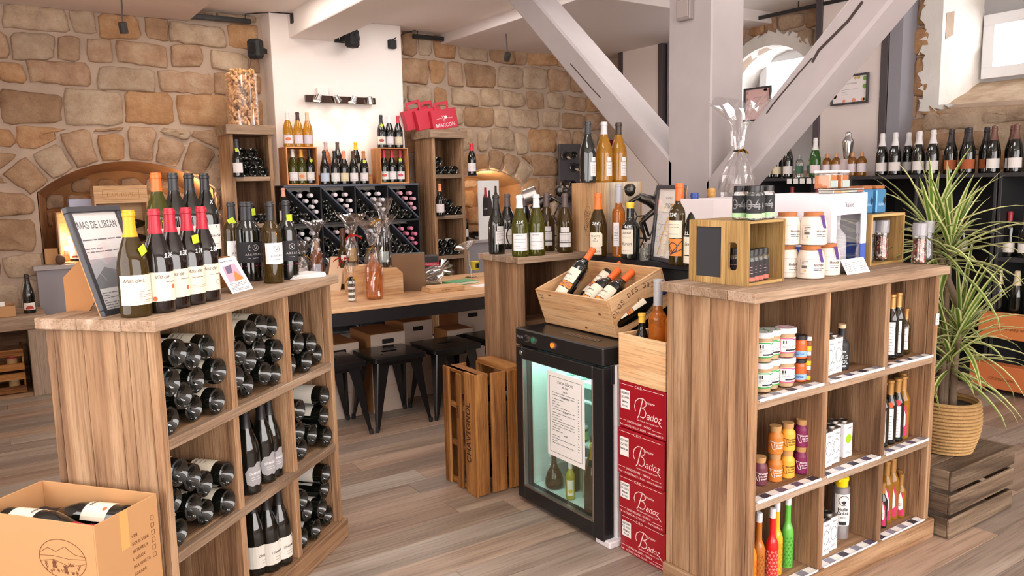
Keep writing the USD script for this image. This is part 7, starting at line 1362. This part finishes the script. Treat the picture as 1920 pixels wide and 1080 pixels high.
# ------------------------------------------------------------------ plant in a rope basket on an old crate
t = thing('slatted_crate', 'dark weathered slatted crate upside down under the potted plant', 'wooden crate', (1.13, -.07, 0))
for k in range(3):
    part(t, 'slat', B(0, .53, 0, .012, .005 + .098 * k, .085 + .098 * k, .003), GREYW['x']); part(t, 'slat', B(0, .012, .013, .36, .005 + .098 * k, .085 + .098 * k, .003), GREYW['y']); part(t, 'slat', B(.518, .53, .013, .36, .005 + .098 * k, .085 + .098 * k, .003), GREYW['y'])
for k in range(4): part(t, 'top_board', B(.012, .518, .014 + .086 * k, .098 + .086 * k, .262, .274, .002), GREYW['x'])
PC = np.array([1.405, .10, .276])
t = thing('potted_plant', 'variegated dragon tree in a woven rope basket on the weathered crate', 'potted plant', PC)
ROPE = plain('rope_jute', 'b08a58', .9, bump=1.0, bscale=120, vary=.25)
for k in range(15):
    r = .100 + .018 * math.sin(pi * k / 15) + .0012 * k; part(t, 'rope_coil', lathe([(r - .004, .015 * k), (r + .005, .015 * k + .003), (r + .0075, .015 * k + .0078), (r + .005, .015 * k + .0125), (r - .004, .015 * k + .0155)], 40), ROPE, smooth=60)
part(t, 'soil', cyl(.108, .17, .195, 24), plain('soil', '2a1d14', .95, bump=1, bscale=80), smooth=40)
BARK = plain('bark', '6e5a48', .9, bump=.9, bscale=60, vary=.2)
vdir = np.array([.9, .43, 0]); lft = np.array([-.43, .9, 0]); heads = []
for (x, z0, x2, h, n) in ((-.01, .19, .0, .40, 46), (.02, .19, .03, .52, 40), (-.02, .19, -.02, .86, 52), (.03, .6, -.09, .93, 44)):
    a = -lft * x + [0, 0, z0]; b = -lft * -x2 * -1 + [0, 0, h]; part(t, 'stem', tube([a, (a + b) / 2 + lft * .006, b], (.017, .014, .011), 9), BARK, smooth=True); heads.append((b, n))
LEAF = mk('leaf_striped', {'u': ('attribute', {'attribute': 'across'}), 'r': ('rgb_ramp', {'ramp': [(0, lin('5a7a2c')), (.45, lin('6f8c34')), (.62, lin('cdd08a')), (1, lin('dcd8a4'))]}), 'oi': ('object_info', {}), 'mr': ('map_range', {'from_min': 0.0, 'from_max': 1.0, 'to_min': .65, 'to_max': 1.15}), 'hs': ('hsv', {}), 'p': ('principled_bsdf', {'roughness': .4}), 'tl': ('translucent_bsdf', {}), 'x': ('mix_closure', {'fac': .25})},
    [('u.fac', 'r.fac'), ('r.color', 'hs.color'), ('oi.random', 'mr.value'), ('mr.result', 'hs.value'), ('hs.color', 'p.base_color'), ('hs.color', 'tl.color'), ('p.BSDF', 'x.closure1'), ('tl.BSDF', 'x.closure2')], 'x.closure')
lr = random.Random(21)
for b, n in heads:
    for k in range(n):
        az = k * 2.4 + lr.uniform(-.3, .3); el = 1.35 - 1.75 * (k / n) + lr.uniform(-.15, .15); L = lr.uniform(.24, .40); w = lr.uniform(.008, .012); d = np.array([math.cos(az), math.sin(az), 0]); s = np.array([-d[1], d[0], 0]); p = b + [0, 0, .03 - .10 * k / n]; v = []; uu = []
        for j in range(8):
            q = j / 7; e = el - q * q * lr.uniform(.5, .7) * (1.2 if el < .8 else .5)
            if j: p = p + (d * math.cos(e) + np.array([0, 0, math.sin(e)])) * L / 7
            ww = w * (min(1, .55 + q * 2) if q < .5 else 2 * (1 - q) ** .7 * .8) + .0004; nrm = np.array([-d[0] * math.sin(e), -d[1] * math.sin(e), math.cos(e)])
            v += [p - s * ww + nrm * ww * .35, p - s * ww * .5, p, p + s * ww * .5, p + s * ww + nrm * ww * .35]; uu += [1, .5, 0, .5, 1]
        f = []
        for j in range(7):
            for i in range(4): c = j * 5 + i; f += [(c, c + 1, c + 6), (c, c + 6, c + 5)]
        v = np.array(v); v = v + 0
        low = v[:, 0] + PC[0] < 1.16; v[low, 0] = np.where((v[low, 2] + PC[2] < 1.12) & (v[low, 1] + PC[1] > -.05), np.maximum(v[low, 0], 1.16 - PC[0]), v[low, 0])
        o = part(t, 'leaf', (v, np.array(f)), LEAF, smooth=True); UsdGeom.PrimvarsAPI(o).CreatePrimvar('across', Sdf.ValueTypeNames.FloatArray, 'vertex').Set([float(x) for x in uu])
# ------------------------------------------------------------------ bottles on the black wall shelving
def sb(kind, sh, g, cp, lc, cz=None, metal=0):
    return lambda t: bottle(t, sh, g, cp, cz, [(.03, .095, .09, lc)] if lc else [], n=20, metal=metal)
KS = {'silver': sb('s', 'champ', 'dark', 'd8d4d4', 'd8d0cc'), 'band': sb('b', 'champ', 'dark', '2a2224', 'a0522a'), 'brown': sb('n', 'champ', 'dark', '6a4438', 'dcd4d0'), 'black': sb('k', 'champ', 'dark', '242226', None), 'pale': sb('p', 'champ', 'dark', 'cdbd9c', None), 'ochre': sb('o', 'burg', 'dark', 'e8a020', 'd8c8a8'), 'gin': sb('g', 'spirit', 'clear', '9a9a98', '4a6a58'), 'amber': sb('a', 'spirit', 'amber', 'c88a5a', 'dcd0d4'), 'green': sb('e', 'champ', 'green', 'e0dcd8', 'e0d0d4'), 'red': sb('r', 'bord', 'dark', 'a03038', 'ddd4cc')}
DESC = {'silver': 'sparkling bottle with silver foil', 'band': 'dark sparkling bottle with orange neck band', 'brown': 'dark bottle with brown foil', 'black': 'dark sparkling bottle with black foil', 'pale': 'sparkling bottle with pale gold foil', 'ochre': 'dark bottle with ochre capsule', 'gin': 'clear gin bottle with green label', 'amber': 'amber spirit bottle with pale label', 'green': 'green sparkling bottle with white foil', 'red': 'dark wine bottle with red capsule'}
ct = {}
def shelfrow(z, where, seq):
    for k, v, du in seq:
        n = ct[(k, where)] = ct.get((k, where), 0) + 1; P = (3.72 + du, v, z + .0005)
        put('shelf_' + k, KS[k], 'shelf_bottle', '%s, wall shelving %s, %s from left' % (DESC[k], where, nth(n - 1)), 'bottle', P, to_eye(P), 'bottles on the wall shelving')
shelfrow(1.457, 'top shelf', [('ochre', 2.84, 0), ('ochre', 2.76, 0), ('brown', 2.65, 0), ('gin', 2.54, 0), ('gin', 2.46, .05), ('green', 2.37, -.03), ('amber', 2.28, 0), ('amber', 2.20, 0), ('amber', 2.06, 0), ('amber', 1.98, 0), ('silver', 1.80, -.03), ('silver', 1.70, -.03), ('silver', 1.66, .08), ('silver', 1.58, .07), ('silver', 1.52, -.03), ('silver', 1.42, -.03), ('band', 1.31, 0), ('band', 1.23, .05), ('band', 1.17, -.04), ('band', 1.10, .05), ('brown', 1.02, -.02), ('brown', .94, .06), ('brown', .88, -.03), ('black', .66, -.03), ('black', .52, -.03), ('black', .38, -.03)])
shelfrow(1.08, 'second shelf', [('red', 2.6, 0), ('amber', 2.5, 0), ('red', 2.4, .05), ('red', 2.1, 0), ('amber', 2.0, 0)])
shelfrow(.90, 'middle shelf', [('red', 1.4, 0), ('brown', 1.3, .05), ('red', 1.2, 0), ('red', .9, 0), ('brown', .80, 0), ('red', .70, 0), ('red', .6, 0), ('brown', .5, 0)])
shelfrow(.50, 'lower shelf', [('pale', .93, -.03), ('pale', .82, -.03), ('pale', .70, -.03), ('pale', .64, .06), ('pale', .5, 0)])
t = thing('cocktail_shaker', 'shiny steel cocktail shaker on the top wall shelf', 'cocktail shaker', (3.78, 2.14, 1.47)); part(t, 'stand', B(-.05, .05, -.05, .05, 0, .12, .004), plain('stand_pale', 'dccccc', .6)); part(t, 'body', lathe([(0, .12), (.03, .121), (.043, .25), (.04, .27), (.022, .30), (.022, .325), (.012, .335), (0, .336)], 22), CHROME, smooth=40)
for k, (v, z, c, l) in enumerate(((.76, .50, 'c8763e', 'upper'), (.80, .10, 'c06a3a', 'lower'))):
    t = thing('champagne_case', 'orange wooden champagne case at the right edge, %s' % l, 'wooden case', (3.50, v - .30, z - (.12 if k == 0 else .06)), 0); part(t, 'case', B(0, .10, 0, .5, 0, .16, .003), plain('case_' + c, c, .6)); part(t, 'lettering', tr(text('Champagne', .02, slant=.3), x=-.0005, y=.3, z=.06, R=lfS), PR)
for k in range(9):
    P = (3.625, 2.56 - .062 * k, 1.425); put('pricecard', lambda t: part(t, 'card', B(-.006, 0, -.022, .022, -.02, .022, .001), PAPER), 'price_card', 'small white price card under the top wall shelf, %s from the left' % nth(k), 'price card', P, 0, 'price cards on the wall shelving')
t = thing('framed_print', 'dark framed print with pale mat leaning above the wall shelving', 'picture frame', (3.99, .30, 1.458), 0); part(t, 'frame', B(-.02, 0, 0, .55, 0, .42, .004), CHAR); part(t, 'mat', B(-.022, -.02, .03, .52, .03, .39, 0), PAPER); part(t, 'print', B(-.024, -.022, .07, .48, .07, .35, 0), plain('print_slate_grey', '6a686c', .6))
